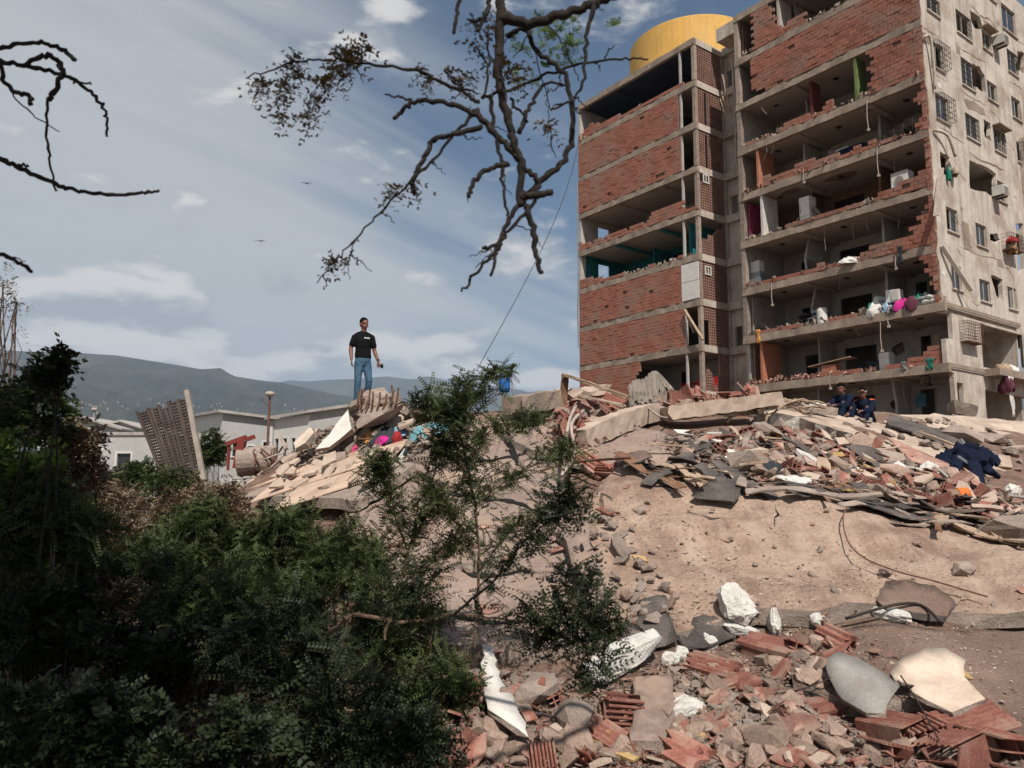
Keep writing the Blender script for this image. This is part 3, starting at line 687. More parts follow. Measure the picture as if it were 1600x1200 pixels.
# cracks and places where the render has fallen off
def strip(pts, w, mtl, name, lift=.025):
    q = MB(); wp = [sd(*p) for p in pts]; n = len(wp); vs = []
    fine = []
    for a, b in zip(wp[:-1], wp[1:]): fine += jag(a, b, 4, .05)
    fine.append(wp[-1]); L_, R_ = [], []
    for k, (v, z) in enumerate(fine):
        h = w*rb.uniform(.4, 1.3)*(1-abs(2*k/(len(fine)-1)-1)**3*.8)
        L_.append((v, z+h/2)); R_.append((v+rb.uniform(-.02,.02), z-h/2))
    o = L_ + R_[::-1]
    panel(q, o, [], lambda a, b, t: B(-lift+t, a, b), lift-.004); bpart(name, q, mtl)
for pts, w in (([(1436,38),(1445,45),(1456,53),(1468,60)],.07), ([(1494,66),(1502,78),(1520,88),(1540,98)],.09), ([(1516,8),(1530,24),(1545,30),(1556,44)],.10), ([(1500,140),(1520,155),(1540,165)],.05),
               ([(1514,238),(1530,250),(1550,258),(1572,268)],.11), ([(1570,50),(1585,62),(1600,70)],.06), ([(1576,128),(1588,134),(1600,144)],.07), ([(1498,385),(1520,395),(1545,402),(1570,408)],.05),
               ([(1486,330),(1500,352),(1518,372)],.04), ([(1530,505),(1545,512),(1565,520),(1594,524)],.10), ([(1500,460),(1512,480),(1520,500)],.04), ([(1472,200),(1490,215),(1508,224)],.05),
               ([(1544,170),(1556,180),(1566,196)],.05), ([(1560,392),(1575,420),(1585,440)],.07), ([(1506,540),(1516,560),(1524,590)],.06)): strip(pts, w, M_mortar, 'crack')
for poly in ([(1505,155),(1520,158),(1536,170),(1540,182),(1528,176),(1512,170)], [(1535,30),(1548,38),(1553,52),(1542,48)], [(1493,68),(1498,74),(1500,86),(1494,82)], [(1556,405),(1566,408),(1568,420),(1558,416)],
             [(1440,50),(1450,54),(1452,70),(1444,66)], [(1502,345),(1512,350),(1516,392),(1506,388)], [(1484,508),(1492,505),(1500,520),(1490,530)]):
    o = rnd_hole([sd(*p) for p in poly], 3, .04); q = MB(); panel(q, o, [], lambda a, b, t: B(-.03+t, a, b), .008); bpart('bare_patch', q, M_edge)
allh = [(min(p[0] for p in h)-.25, max(p[0] for p in h)+.25, min(p[1] for p in h)-.25, max(p[1] for p in h)+.25) for h in holes+holes_b]
for k in range(150):
    v, z = rb.uniform(.3, 11), rb.uniform(zs(7)+.2, zs(0)+.2); s_ = rb.uniform(.08, .42)*(1.5 if rb.random() < .12 else 1)
    if any(a-s_ < v < b+s_ and c-s_ < z < d+s_ for (a, b, c, d) in allh): continue
    if k % 3 == 0:
        n = 9; o = [(v+math.cos(j*2*PI/n)*s_*rb.uniform(.4,1.1), z+math.sin(j*2*PI/n)*s_*rb.uniform(.3,.9)) for j in range(n)]; q = MB(); panel(q, o, [], lambda a, b, t: B(-.031+t, a, b), .007); bpart('bare_patch', q, (M_edge, M_ceil, M_plas)[k//3 % 3])
    else:
        q = MB(); a0 = rb.uniform(-.9, .3); pts = [(v+math.cos(a0)*s_*2.2*t+rb.gauss(0,.04), z+math.sin(a0)*s_*2.2*t+rb.gauss(0,.05)) for t in [j/7 for j in range(8)]]
        o = [(p[0], p[1]+.028*(1-abs(j/3.5-1))+.004) for j, p in enumerate(pts)] + [(p[0], p[1]-.012*(1-abs(j/3.5-1))-.002) for j, p in reversed(list(enumerate(pts)))]
        panel(q, o, [], lambda a, b, t: B(-.027+t, a, b), .005); bpart('crack', q, M_mortar)
# ceiling fixings and hanging conduits
for (px, py, l, i) in ((1355,165,1.5,0), (1371,238,1.4,0), (1206,450,1.1,0), (1376,510,1.4,0), (1388,495,.5,0), (1297,590,.6,0), (1400,410,.3,0), (1256,272,.5,0)):
    u, z = fr(px, py, -.04); q = MB(); q.tube([B(u,-.04,z+.3), B(u+.03,-.06,z-l*.4), B(u,-.05,z-l*.8)], .022, 5); q.box(u-.06, u+.06, -.09, -.01, z-l*.8-.12, z-l*.8, B); bpart('hanging_conduit', q, M_pipe)
for i in range(2, 9):
    for u in (5.2, 1.6, 8.9):
        q = MB(); z = zs(i)+BAND-.26; q.box(u-.12, u+.12, 1.4, 1.64, z-.05, z, B); bpart('ceiling_rose', q, M_darkm)
for i in range(2, 9):                                        # wires trailing out of the ceilings
    for k in range(7):
        u = rb.uniform(.4, LR-.4); v = rb.uniform(.05, 1.6); zt = zs(i)+(.02 if v < .25 else .17); L_ = rb.uniform(.3, 1.5); q = MB(); q.tube([B(u, v, zt), B(u+rb.uniform(-.1,.1), v-.03, zt-L_*.5), B(u+rb.uniform(-.25,.25), v, zt-L_)], .009, 4); bpart('hanging_wire', q, M_darkm if k % 2 else M_pipe)
q = MB(); z = zs(8)+.17; c = (1.4, 1.6)
q.tube([B(c[0], c[1], z), B(c[0], c[1], z-.4)], .03, 6); q.ell(B(c[0], c[1], z-.45), (.12,.12,.08))
for k in range(3):
    a = k*2*PI/3+.4; q.hexa([B(c[0]+math.cos(a+s)*r, c[1]+math.sin(a+s)*r, z-.45+h) for h in (0,.015) for (r, s) in ((.12,-.3),(.65,-.1),(.65,.1),(.12,.3))])
bpart('ceiling_fan', q, M_darkm)
# dark brown patches for holes in two ceilings
for i, u, v, s in ((4, 5.2, 1.6, .9), (4, 8.0, 1.2, .6), (3, 3.2, 1.0, .3)):
    n = 14; q = MB(); z = zs(i)+BAND-.27
    o = [(u+math.cos(k*2*PI/n)*s*1.2*rb.uniform(.6,1.15), v+math.sin(k*2*PI/n)*s*.6*rb.uniform(.6,1.15)) for k in range(n)]
    panel(q, o, [], lambda a, b, t: B(a, b, z+.006-t), .01); bpart('bare_patch', q, M_mortar)
# coloured partitions at the broken front
def part_px(px0, px1, pyb, i, m, vlen, name='partition_wall', v0=.06):
    u, z = fr(px0, pyb); zA, zB = clear(i); q = MB(); bb(q, u-.14, u, v0, v0+vlen, zA+.003, zB-.003); return bpart(name, q, m)
part_px(1182, 0, 290, 3, M_orange, 1.5); part_px(1188, 0, 590, 7, M_orange, 1.7); part_px(1335, 0, 150, 2, M_green, .9); part_px(1260, 0, 180, 2, mat('red_curtain', (.12,.03,.022), None, None, 4, 30, bump=.3), .8, 'curtain', .4)
part_px(1214, 0, 50, 0, M_ceil, 1.2); part_px(1188, 0, 350, 4, M_plas, 1.4, 'door'); 
# white door leaves across the left wing opening
z0, z1 = zz[5]; ua, ub = ux(1092, 450), ux(1065, 450); zm = (z0+z1)/2
for (a, b) in ((z0+.03, zm-.015), (zm+.015, z1-.05)):
    q = MB(); bb(q, ua, ub, VL+.0, VL+.05, a, b); bpart('door_panel', q, M_metalw)
for i in (0, 1, 2, 3, 4, 6, 7):
    z0, z1 = zz[i]; q = MB(); u = ux(1064, 300)-.02; bb(q, u-.12, u, VL+.05, VL+.19, z0+.002, z1-.002); bpart('door_post', q, M_iwall)
    if i in (1, 2): q = MB(); bb(q, u-1.3, u-.2, VL+.9, VL+.98, z0+.002, z0+2.1); bpart('dark_opening_sheet', q, M_black)  # black sheet painting the dark of the open doorway
q = MB(); z0, z1 = zz[6]; q.tube([B(u_open-.1, VL-.12, z1-.1), B(u_open-1.55, VL-.25, z0+.15)], .09, 4); q.tube([B(u_open-.3, VL-.15, z1-.6), B(u_open-.8, VL-.15, z0+.7)], .04, 4); bpart('leaning_beam', q, M_wood)
z0, z1 = zz[4]
for i in (3, 4):   # teal downstand beams and a teal partition
    pass
for ub_ in (UL+3.2, UL+7.2): boxpart('beam', ub_-.17, ub_+.17, VL+.23, 3.9, zs(4)-.06, zs(4)+.05, M_teal)
boxpart('partition_wall', UL+1.1, UL+1.2, .3, 3.9, z0+.003, z1-.07, M_teal); boxpart('partition_wall', UL+5.9, UL+6.0, 2.2, 3.9, z0+.003, z1-.1, M_teal)
# dangling bathroom slab edge, loose plaster on the gable edge
q = MB(); q.tube([B(UL+LL+.03, VL, zs(2)), B(UL+LL+.08, VL-.02, zs(3)-1), B(UL+LL+.02, VL, zs(4)-1), B(UL+LL+.12, VL, zs(5)-1.2), B(UL+LL+.05, VL, zs(6)-1)], .05, 5); bpart('drain_pipe', q, M_steel)
# rubble lying on the open floors, one loose mass per storey
for i in range(0, 9):
    q = MB()
    for wing, (u0, u1, vf) in enumerate(((.1, LR-.3, .03), (UL+.3, UL+LL-.2, VL+.03))):
        if wing == 0 and i in (1,): continue
        if wing == 1 and i in (1, 2, 5, 6): continue
        z = zs(i+1)+BAND-.02
        for k in range(190 if wing == 0 else 110):
            u = rb.uniform(u0, u1); v = vf+abs(rb.gauss(0, .5)); s = rb.uniform(.04, .16)*(1.5 if rb.random() < .1 else 1); hgt = max(0, .12+.3*float(fbm(u*.7, i*5+1, 2)))
            c = [B(u, v, z+rb.uniform(0, hgt)) + Vector([rb.uniform(-s, s) for _ in range(3)]) + Vector((0,0,s*.5)) for _ in range(8)]
            q.hexa(c)
        for k in range(16 if wing == 0 else 8):            # boards, sticks and torn cupboards standing in the rooms
            u = rb.uniform(u0+.4, u1-.4); v = vf+rb.uniform(.4, 3.0); L_ = rb.uniform(.4, 1.5); w = rb.uniform(.05, .5); a = rb.uniform(0, PI); t = rb.uniform(.15, 1.3); du, dv2, dz = math.cos(a)*math.cos(t)*L_, math.sin(a)*math.cos(t)*L_, math.sin(t)*L_
            su, sv = -math.sin(a)*w/2, math.cos(a)*w/2
            q.hexa([B(u+x*du+y*su+s_*.02, v+x*dv2+y*sv, z+.05+x*dz) for s_ in (0,1) for (x,y) in ((0,-1),(1,-1),(1,1),(0,1))])
    bpart('floor_debris', q, M_clayd if i % 2 else M_conc, kind='stuff')
# ---- yellow water tank on the roof
tk = empty('water_tank', B(21.5, 9.4, zs(0)+BAND), 'huge round yellow water tank on the roof', 'tank')
q = MB(); n = 72; r = 4.9; h = 6.3
q.add([(r*math.cos(2*PI*k/n), r*math.sin(2*PI*k/n), z) for z in (-2, h) for k in range(n)]+[(r*.97*math.cos(2*PI*k/n), r*.97*math.sin(2*PI*k/n), h+.12) for k in range(n)],
      [(k, (k+1)%n, n+(k+1)%n, n+k) for k in range(n)] + [(n+k, n+(k+1)%n, 2*n+(k+1)%n, 2*n+k) for k in range(n)] + [tuple(range(2*n, 3*n))])
o = q.build('tank_wall', M_tank, tk)
q = MB()
for z in (1.6, 3.4): q.tube([(r*1.002*math.cos(2*PI*k/n), r*1.002*math.sin(2*PI*k/n), z) for k in range(n+1)], .012, 4)
q.build('seam', M_edge, tk)

# ================================================================== RUBBLE
NEWZ = []
def draped(name, poly, m, label, cat='slab', thick=.12, lift=.06, jagn=4, jagamp=.07, wob=.05, step=.22, tilt=(0,0), freq=1.0, seed=0, smooth_=False, parent=None, base=None, reg=True, seg=.28):
    """broken slab that lies on the heap: outline given where its edges meet the view, laid over the terrain, with real thickness"""
    rr = random.Random(seed or hash(label) % 9999 if False else sum(map(ord, label)))
    w = [G(*p) for p in poly]; o2 = [(p.x, p.y) for p in w]
    outline = []
    for k in range(len(o2)):
        a, b = o2[k], o2[(k+1)%len(o2)]; n = max(1, int(math.hypot(a[0]-b[0], a[1]-b[1])/seg)) if jagn else 1
        outline += jag(a, b, n, jagamp, rr)
    xs = [p[0] for p in outline]; ys = [p[1] for p in outline]; cx, cy = sum(xs)/len(xs), sum(ys)/len(ys)
    vs = [Vector(p) for p in outline]; es = [(i, (i+1)%len(vs)) for i in range(len(vs))]
    gx = min(xs)
    while gx < max(xs):
        gy = min(ys)
        while gy < max(ys):
            p = (gx+rr.uniform(-.3,.3)*step, gy+rr.uniform(-.3,.3)*step)
            if inpoly(*p, outline) : vs.append(Vector(p))
            gy += step
        gx += step
    v, e, f, _, _, _ = delaunay_2d_cdt(vs, es, [], 1, 1e-5)
    f = [t if (v[t[0]]-v[t[1]]).cross(v[t[2]]-v[t[1]]) < 0 else tuple(reversed(t)) for t in f]
    # smoothed support: blend of terrain and its best-fit plane
    A = np.array([(p.x, p.y, 1) for p in v]); z = np.array([H(p.x, p.y) for p in v]); c = np.linalg.lstsq(A, z, rcond=None)[0]
    flat = .55 if base is None else base
    zt = z*(1-flat) + (A@c)*flat; nz = fbm((A[:,0]+seed)*freq, (A[:,1]+seed*2)*freq, 4)*wob + fbm(A[:,0]*4.1, A[:,1]*4.7, 3)*wob*.28
    zt = np.maximum(zt, z-.02) if base is None else zt
    zt = zt + lift + nz + (A[:,0]-cx)*tilt[0] + (A[:,1]-cy)*tilt[1]
    n = len(v); mb = MB(); top = [(v[i].x, v[i].y, zt[i]) for i in range(n)]
    bot = [(v[i].x+(v[i].x-cx)*-.02+rr.uniform(-.02,.02), v[i].y+rr.uniform(-.02,.02), zt[i]-thick*rr.uniform(.8,1.2)) for i in range(n)]
    fs = list(f) + [tuple(i+n for i in reversed(t)) for t in f]; ed = set()
    for t in f:
        for i in range(len(t)): ed.add((t[i], t[(i+1)%len(t)]))
    for (a,b) in ed:
        if (b,a) not in ed: fs.append((b, a, a+n, b+n))
    mb.add(top+bot, fs)
    i0, i1 = np.searchsorted(GX, min(xs)), np.searchsorted(GX, max(xs)); j0, j1 = np.searchsorted(GY, min(ys)), np.searchsorted(GY, max(ys))
    for i in range(i0, i1 if reg else i0):
        for j in range(j0, j1):
            X_, Y_ = GX[i], GY[j]
            if inpoly(X_, Y_, outline):
                zg = ZZ[i,j]*(1-flat) + (c[0]*X_+c[1]*Y_+c[2])*flat
                if base is None: zg = max(zg, ZZ[i,j]-.02)
                NEWZ.append((i, j, zg + lift + (X_-cx)*tilt[0] + (Y_-cy)*tilt[1]))
    if NEWZ:
        I_ = np.array([a[0] for a in NEWZ]); J_ = np.array([a[1] for a in NEWZ]); Z_ = np.array([a[2] for a in NEWZ])
        Z_ = Z_ + fbm((GX[I_]+seed)*freq, (GY[J_]+seed*2)*freq, 4)*wob
        ZZ[I_, J_] = np.maximum(ZZ[I_, J_], Z_); NEWZ.clear()
    o = mb.build(name, m[0] if isinstance(m, (list,tuple)) else m, parent)
    if isinstance(m, (list,tuple)):                    # broken edge and underside show the core
        o.data.materials.append(m[1]); k = len(f)
        for i, pl in enumerate(o.data.polygons): pl.material_index = 0 if i < k else 1
    for pl in o.data.polygons[:len(f)]: pl.use_smooth = True
    return tag(o, label, cat) if parent is None else o
def plate(name, pts, thick, m, label, cat, jagamp=.03, seg=.18, parent=None, group=None, rough_=.0):
    """flat broken plate through 3-D points (roughly coplanar)"""
    rr = random.Random(sum(map(ord, label or name))+len(pts)); pts = [Vector(p) for p in pts]; o = []
    c = sum(pts, Vector())/len(pts); nrm = Vector()
    for k in range(len(pts)): nrm += (pts[k]-c).cross(pts[(k+1)%len(pts)]-c)
    nrm.normalize()
    if nrm.z < 0: nrm = -nrm
    for k in range(len(pts)):
        a, b = pts[k], pts[(k+1)%len(pts)]; n = max(1, int((a-b).length/seg))
        for j in range(n):
            p = a.lerp(b, j/n)
            if j: p += Vector((rr.uniform(-1,1), rr.uniform(-1,1), rr.uniform(-1,1)))*jagamp
            p -= nrm*nrm.dot(p-c)*.8; o.append(p + nrm*rr.uniform(-1,1)*rough_)
    q = MB(); n = len(o); low = [p - nrm*thick + Vector([rr.uniform(-.3,.3)*thick for _ in range(3)]) for p in o]
    cc = c + nrm*rough_; cl = c - nrm*thick
    vs = o + low + [cc, cl]; fs = []
    s = 1 if sum(((o[k]-c).cross(o[(k+1)%n]-c)).dot(nrm) for k in range(n)) > 0 else -1
    for k in range(n):
        j = (k+1)%n; t = [(k, j, 2*n), (j+n, k+n, 2*n+1), (j, k, k+n, j+n)]
        fs += t if s > 0 else [tuple(reversed(x)) for x in t]
    q.add(vs, fs); ob = q.build(name, m[0] if isinstance(m,(list,tuple)) else m, parent)
    if isinstance(m,(list,tuple)):
        ob.data.materials.append(m[1])
        for i, pl in enumerate(ob.data.polygons): pl.material_index = 0 if i % 3 == 0 else 1
    return tag(ob, label, cat, group) if parent is None else ob
def hull_mesh(name, seed, r, m, n=16, sub=0, noise=0.0):
    rr = random.Random(seed); bm = bmesh.new()
    for _ in range(n):
        p = Vector([rr.gauss(0,1) for _ in range(3)]).normalized(); s = max(abs(p.x), abs(p.y), abs(p.z)); p = p/s**.6*rr.uniform(.8,1)
        bm.verts.new((p.x*r[0], p.y*r[1], p.z*r[2]))
    res = bmesh.ops.convex_hull(bm, input=bm.verts); bmesh.ops.delete(bm, geom=[g for g in res['geom_unused'] if isinstance(g, bmesh.types.BMVert)], context='VERTS')
    if sub:
        bmesh.ops.subdivide_edges(bm, edges=bm.edges, cuts=sub, use_grid_fill=True)
        from mathutils import noise as mn
        L = max(r)
        for v in bm.verts:
            p = v.co/L*3 + Vector((seed*3.1, 0, 0)); d = mn.noise(p)*.6+mn.noise(p*2.7)*.4+mn.noise(p*6)*.22; v.co += v.co.normalized()*d*noise*L
    me = D.meshes.new(name); bm.to_mesh(me); bm.free(); me.materials.append(m); return me
def put(name, me, px, py, label, cat, group=None, rot=None, scale=1.0, sink=.3, d=None, lift=0):
    q = P(px, py, d) if d else G(px, py)
    o = link(name, me); o.scale = (scale,)*3 if not isinstance(scale, tuple) else scale; o.rotation_euler = rot or (R.uniform(-.4,.4), R.uniform(-.4,.4), R.uniform(0, 6.3))
    o.location = q + Vector((0,0,lift)); return tag(o, label, cat, group)
ME = (M_gslab, M_conc)
# --- the big slabs
draped('collapsed_slab', [(985,742),(1080,758),(1170,752),(1290,782),(1420,815),(1530,835),(1640,852),(1660,905),(1640,985),(1500,975),(1380,960),(1280,985),(1180,985),(1060,1010),(960,1015),(905,960),(930,900),(900,850),(915,800)], (M_sand, M_conc), 'broad bulging slab covered in sandy tan dust in front of the rubble crest', thick=.14, lift=.16, wob=.16, step=.11, base=.0, freq=1.1, jagamp=.05)
draped('collapsed_slab', [(700,672),(800,668),(905,690),(890,740),(880,790),(800,778),(700,770),(640,745),(650,700)], ME, 'grey-brown cracked slab sloping below the overturned beam, upper middle of the heap', thick=.22, lift=.10, wob=.05, base=.7, step=.16, jagamp=.05, tilt=(.03,.02))
draped('collapsed_slab', [(540,800),(590,760),(638,748),(700,773),(800,781),(878,793),(896,850),(903,905),(850,915),(760,903),(650,908),(540,890)], ME, 'long grey-brown slab behind the tall green stems', thick=.22, lift=.12, wob=.05, base=.7, step=.16, jagamp=.05)
draped('collapsed_slab', [(560,905),(650,912),(760,907),(860,918),(902,912),(925,965),(950,1018),(880,1035),(790,1035),(700,1025),(560,1015)], ME, 'lower grey-brown slab ending above the white plaster strip', thick=.2, lift=.14, wob=.05, base=.6, step=.16, jagamp=.06, tilt=(-.03,0))
draped('collapsed_slab', [(866,792),(905,806),(930,905),(965,930),(925,960),(895,915),(872,850)], (M_gslab, M_conc), 'narrow broken slab edge between the grey-brown slabs and the sandy slab', thick=.16, lift=.16, wob=.03, base=.5, jagamp=.05, tilt=(-.12,.0))
draped('collapsed_slab', [(640,690),(700,680),(760,690),(745,722),(690,735),(640,728)], (M_gslab, M_conc), 'tilted grey slab right of the pale teal sheet behind the green stems', thick=.16, lift=.15, wob=.03, base=.7, jagamp=.05, tilt=(.05,.10))
draped('collapsed_slab', [(770,676),(850,672),(900,690),(884,728),(832,718),(800,700)], (M_gslab, M_conc), 'cracked slab plate below the dark-faced beam', thick=.12, lift=.12, wob=.03, base=.6, jagamp=.05)
draped('collapsed_slab', [(862,680),(935,668),(1010,676),(1110,692),(1210,702),(1300,706),(1270,738),(1180,742),(1080,730),(1000,728),(930,742),(885,735)], (M_gslab, M_conc), 'smooth curved slab sheet sweeping right from under the bent beam', thick=.06, lift=.10, wob=.10, step=.15, jagamp=.04)
draped('collapsed_slab', [(1290,1010),(1400,985),(1500,992),(1640,1005),(1660,1130),(1640,1240),(1560,1240),(1540,1150),(1440,1120),(1330,1120),(1240,1085),(1230,1040)], (M_dust, M_conc), 'dark brown dusty slab at the lower right under the round plaster pieces', thick=.1, lift=.08, wob=.06, step=.12)
draped('collapsed_slab', [(1180,1085),(1250,1100),(1300,1150),(1280,1230),(1150,1240),(1100,1210)], (M_gslab, M_conc), 'brown slab fragment at the bottom edge left of the ribbed clay blocks', thick=.07, lift=.05, wob=.04)
draped('fallen_roof_slab', [(1150,628),(1220,618),(1290,628),(1310,640),(1240,650),(1170,648)], (M_pale, M_conc), 'pale cracked slab lying just left of the tangled roots', thick=.16, lift=.30, wob=.06)
def loft(name, front, back, thick, m, label, cat='slab', amp=.04, nv=9, per=5):
    """long cracked slab between a front and a back edge line (view x, view y, distance)"""
    rr = random.Random(sum(map(ord, label)))
    def res(L, n):
        pts = [P(*p) for p in L]; out = []
        for k in range(n+1):
            t = k/n*(len(pts)-1); i = min(int(t), len(pts)-2); out.append(pts[i].lerp(pts[i+1], t-i))
        return out
    n = per*max(len(front), len(back)); A, C = res(front, n), res(back, n); q = MB(); rows = []
    for j in range(nv+1):
        for k in range(n+1):
            p = A[k].lerp(C[k], j/nv); z = float(fbm(p.x*1.3+3, p.y*1.3, 4))*amp*2.2
            e = amp if j in (0, nv) else amp*.3
            rows.append(p + Vector((rr.uniform(-e,e), rr.uniform(-e,e), z+rr.uniform(-amp,amp)*.25)))
    N = n+1; bot = [Vector((A[k].x+rr.uniform(-amp,amp), A[k].y+thick*.25+rr.uniform(-amp,amp), A[k].z-thick*rr.uniform(.75,1.15))) for k in range(N)]
    mid = [(rows[k]+bot[k])/2+Vector((rr.uniform(-amp,amp), rr.uniform(-amp,amp)*1.5, rr.uniform(-amp,amp))) for k in range(N)]
    bb_ = [C[k]-Vector((0,0,thick)) for k in range(N)]
    base = len(rows); q.v = [tuple(p) for p in rows+mid+bot+bb_]; fs = []
    for j in range(nv):
        for k in range(n): fs.append((j*N+k, j*N+k+1, (j+1)*N+k+1, (j+1)*N+k))
    t_ = len(fs)
    for k in range(n):
        fs += [(k+1, k, base+k, base+k+1), (base+k+1, base+k, base+N+k, base+N+k+1), (base+N+k+1, base+N+k, base+2*N+k, base+2*N+k+1), (base+2*N+k+1, base+2*N+k, nv*N+k, nv*N+k+1)]
    for e in (0, n): fs.append((e, nv*N+e, base+2*N+e, base+N+e, base+e))
    q.f = fs; o = q.build(name, m[0]); o.data.materials.append(m[1])
    for i, pl in enumerate(o.data.polygons): pl.material_index = 0 if i < t_ else 1
    xs = [p.x for p in A+C]; ys = [p.y for p in A+C]; poly = [(p.x,p.y) for p in A]+[(p.x,p.y) for p in reversed(C)]
    co = np.array([(p.x, p.y) for p in rows]); cz = np.array([p.z for p in rows])
    for i in range(np.searchsorted(GX, min(xs)), np.searchsorted(GX, max(xs))):
        for j in range(np.searchsorted(GY, min(ys)), np.searchsorted(GY, max(ys))):
            if inpoly(GX[i], GY[j], poly):
                d2 = (co[:,0]-GX[i])**2+(co[:,1]-GY[j])**2; ZZ[i,j] = max(ZZ[i,j], cz[int(d2.argmin())])
    return tag(o, label, cat)
loft('fallen_roof_slab', [(1380,660,16.6),(1450,678,16.2),(1530,706,15.7),(1660,752,15.0)], [(1385,650,18.2),(1470,646,18.8),(1560,653,19.2),(1700,676,19.2)], .25, (M_pale, M_conc), 'flat tan roof slab on the crest at the right below the side wall')
loft('fallen_roof_slab', [(1180,648,14.9),(1250,655,14.7),(1320,676,14.4),(1390,697,14.0),(1450,712,13.8),(1520,740,13.4),(1600,772,13.1),(1680,800,12.8)], [(1225,628,16.8),(1300,640,16.9),(1380,661,16.6),(1450,680,16.1),(1530,708,15.6),(1660,754,14.9)], .40, (M_pale, mat('whitewashed_edge', (.46,.42,.37), (.20,.165,.14), (.72,.69,.64), 2.2, 12, bump=1, bscale=14, bdist=.06, stain=(.22,.17,.14), stain_amt=.8, stain_scale=1.8)), 'long sagging roof slab with a white broken edge below the seated men', amp=.06)
loft('bitumen_strip', [(1385,668,16.0),(1450,690,15.5),(1530,722,15.0),(1660,772,14.3)], [(1392,656,16.9),(1450,674,16.4),(1530,702,15.9),(1660,746,15.3)], .04, (M_tar, M_tar), 'dark bitumen strip peeling along the sagging roof slab', 'roofing', amp=.03)
for o_ in [D.objects['bitumen_strip']]: o_.location.z = .10
loft('white_slab_strip', [(1262,636,17.6),(1330,650,17.6),(1400,662,17.5),(1465,670,17.6)], [(1268,628,18.4),(1340,640,18.6),(1400,650,18.6),(1440,655,18.6)], .16, (M_white, M_white), 'white painted strip of slab behind the two seated men', amp=.02)
# tan tiled slab on the left, its tiles separate
tp = [P(362,772,13.3), P(440,722,14.1), P(560,712,14.0), P(640,742,12.6), P(560,800,11.9), P(430,805,12.3)]
def lay(p, l=.0): return Vector((p[0], p[1], H(p[0], p[1])+l))
tslab = empty('tiled_floor_slab', G(470,760), 'tilted floor slab of cream tiles sliding down the left end of the heap', 'slab')
to = tslab.location.copy()
tpoly = [(p.x, p.y) for p in (G(362,774), G(440,716), G(556,706), G(650,748), G(560,802), G(440,812))]
A_ = np.array([(p[0], p[1], 1) for p in tpoly]); zc = np.linalg.lstsq(A_, np.array([H(*p) for p in tpoly]), rcond=None)[0]
def tz(x, y): return zc[0]*x+zc[1]*y+zc[2]+.22
q = MB(); o = []
for k in range(len(tpoly)): o += jag(tpoly[k], tpoly[(k+1)%len(tpoly)], 9, .05)
panel(q, o, [], lambda a, b, t: Vector((a, b, tz(a,b)-.025-t))-to, .16); q.build('screed', M_conc, tslab)
ax = (Vector(tpoly[1])-Vector(tpoly[0])).normalized(); ay = Vector((-ax.y, ax.x)); rt = random.Random(8)
tsz = .85; tiles = 0
c0 = Vector(tpoly[0])
for i in range(-8, 16):
    for j in range(-14, 14):
        a = c0+ax*(i*tsz)+ay*(j*tsz); cs = [a, a+ax*(tsz-.012), a+(ax+ay)*(tsz-.012), a+ay*(tsz-.012)]
        m_ = sum(cs, Vector((0,0)))/4
        if not inpoly(m_.x, m_.y, tpoly) or rt.random() < .05: continue
        dz = rt.uniform(0, .012) + (rt.uniform(0,.05) if rt.random() < .12 else 0); sx, sy = rt.uniform(-.02,.02), rt.uniform(-.02,.02)
        if rt.random() < .12: cs[rt.randrange(4)] = m_ + Vector((rt.uniform(-.05,.05), rt.uniform(-.05,.05)))
        up = [Vector((p.x, p.y, tz(p.x,p.y)+dz+(p.x-m_.x)*sx+(p.y-m_.y)*sy))-to for p in cs]
        q = MB(); q.hexa([p-Vector((0,0,.02)) for p in up]+up); q.build('tile', M_tile, tslab); tiles += 1

# --- beams and blocks with hand-set places
def beam(name, p0, p1, w, h, m, label, cat='beam', n=12, amp=.02, sag=0., twist=0., parent=None):
    rr = random.Random(sum(map(ord, label or name))); p0, p1 = Vector(p0), Vector(p1); t = (p1-p0).normalized(); s = t.cross(Vector((0,0,1))).normalized(); u = s.cross(t)
    vs = []; fs = []
    for k in range(n+1):
        f = k/n; c = p0.lerp(p1, f) - Vector((0,0,sag*4*f*(1-f))); a = twist*f
        for (x, y) in ((-w/2,-h/2),(0,-h/2),(w/2,-h/2),(w/2,0),(w/2,h/2),(0,h/2),(-w/2,h/2),(-w/2,0)):
            x2, y2 = x*math.cos(a)-y*math.sin(a), x*math.sin(a)+y*math.cos(a)
            e = 3 if k in (0, n) else 1
            vs.append(c + s*(x2+rr.uniform(-amp,amp)) + u*(y2+rr.uniform(-amp,amp)) + t*rr.uniform(-amp,amp)*e)
    for k in range(n):
        for j in range(8): fs.append((k*8+j, k*8+(j+1)%8, (k+1)*8+(j+1)%8, (k+1)*8+j))
    fs += [tuple(range(7,-1,-1)), tuple(n*8+j for j in range(8))]
    q = MB(); q.add(vs, fs); ob = q.build(name, m, parent)
    return tag(ob, label, cat) if parent is None else ob
def gp(px, py, l=0): return G(px, py)+Vector((0,0,l))
beam('curved_beam', gp(905,700,.12), gp(1020,662,.22), .30, .34, M_pale, 'bent pale beam rising out of the heap beside the clay blocks', sag=-.05, n=18, amp=.012)
beam('concrete_beam', gp(1040,668,.25), gp(1215,652,.35), .55, .26, M_pale, 'thick broken beam lying across the crest above the curved slab', n=20, amp=.016)
beam('concrete_beam', gp(800,660,.3), gp(862,650,.33), .5, .34, M_edge, 'dark-faced beam end with red hollow blocks at its left, on the crest behind the stems', n=8, amp=.02)
beam('concrete_beam', gp(990,640,.25), gp(1040,622,.30), .3, .25, M_conc, 'short grey beam on the crest below the corrugated sheets', n=8)
beam('timber_post', P(880,640,15.2), P(883,586,15.2), .14, .14, M_woodd, 'upright dark timber post on the crest at the corner of the left wing', 'post', n=5, amp=.01)
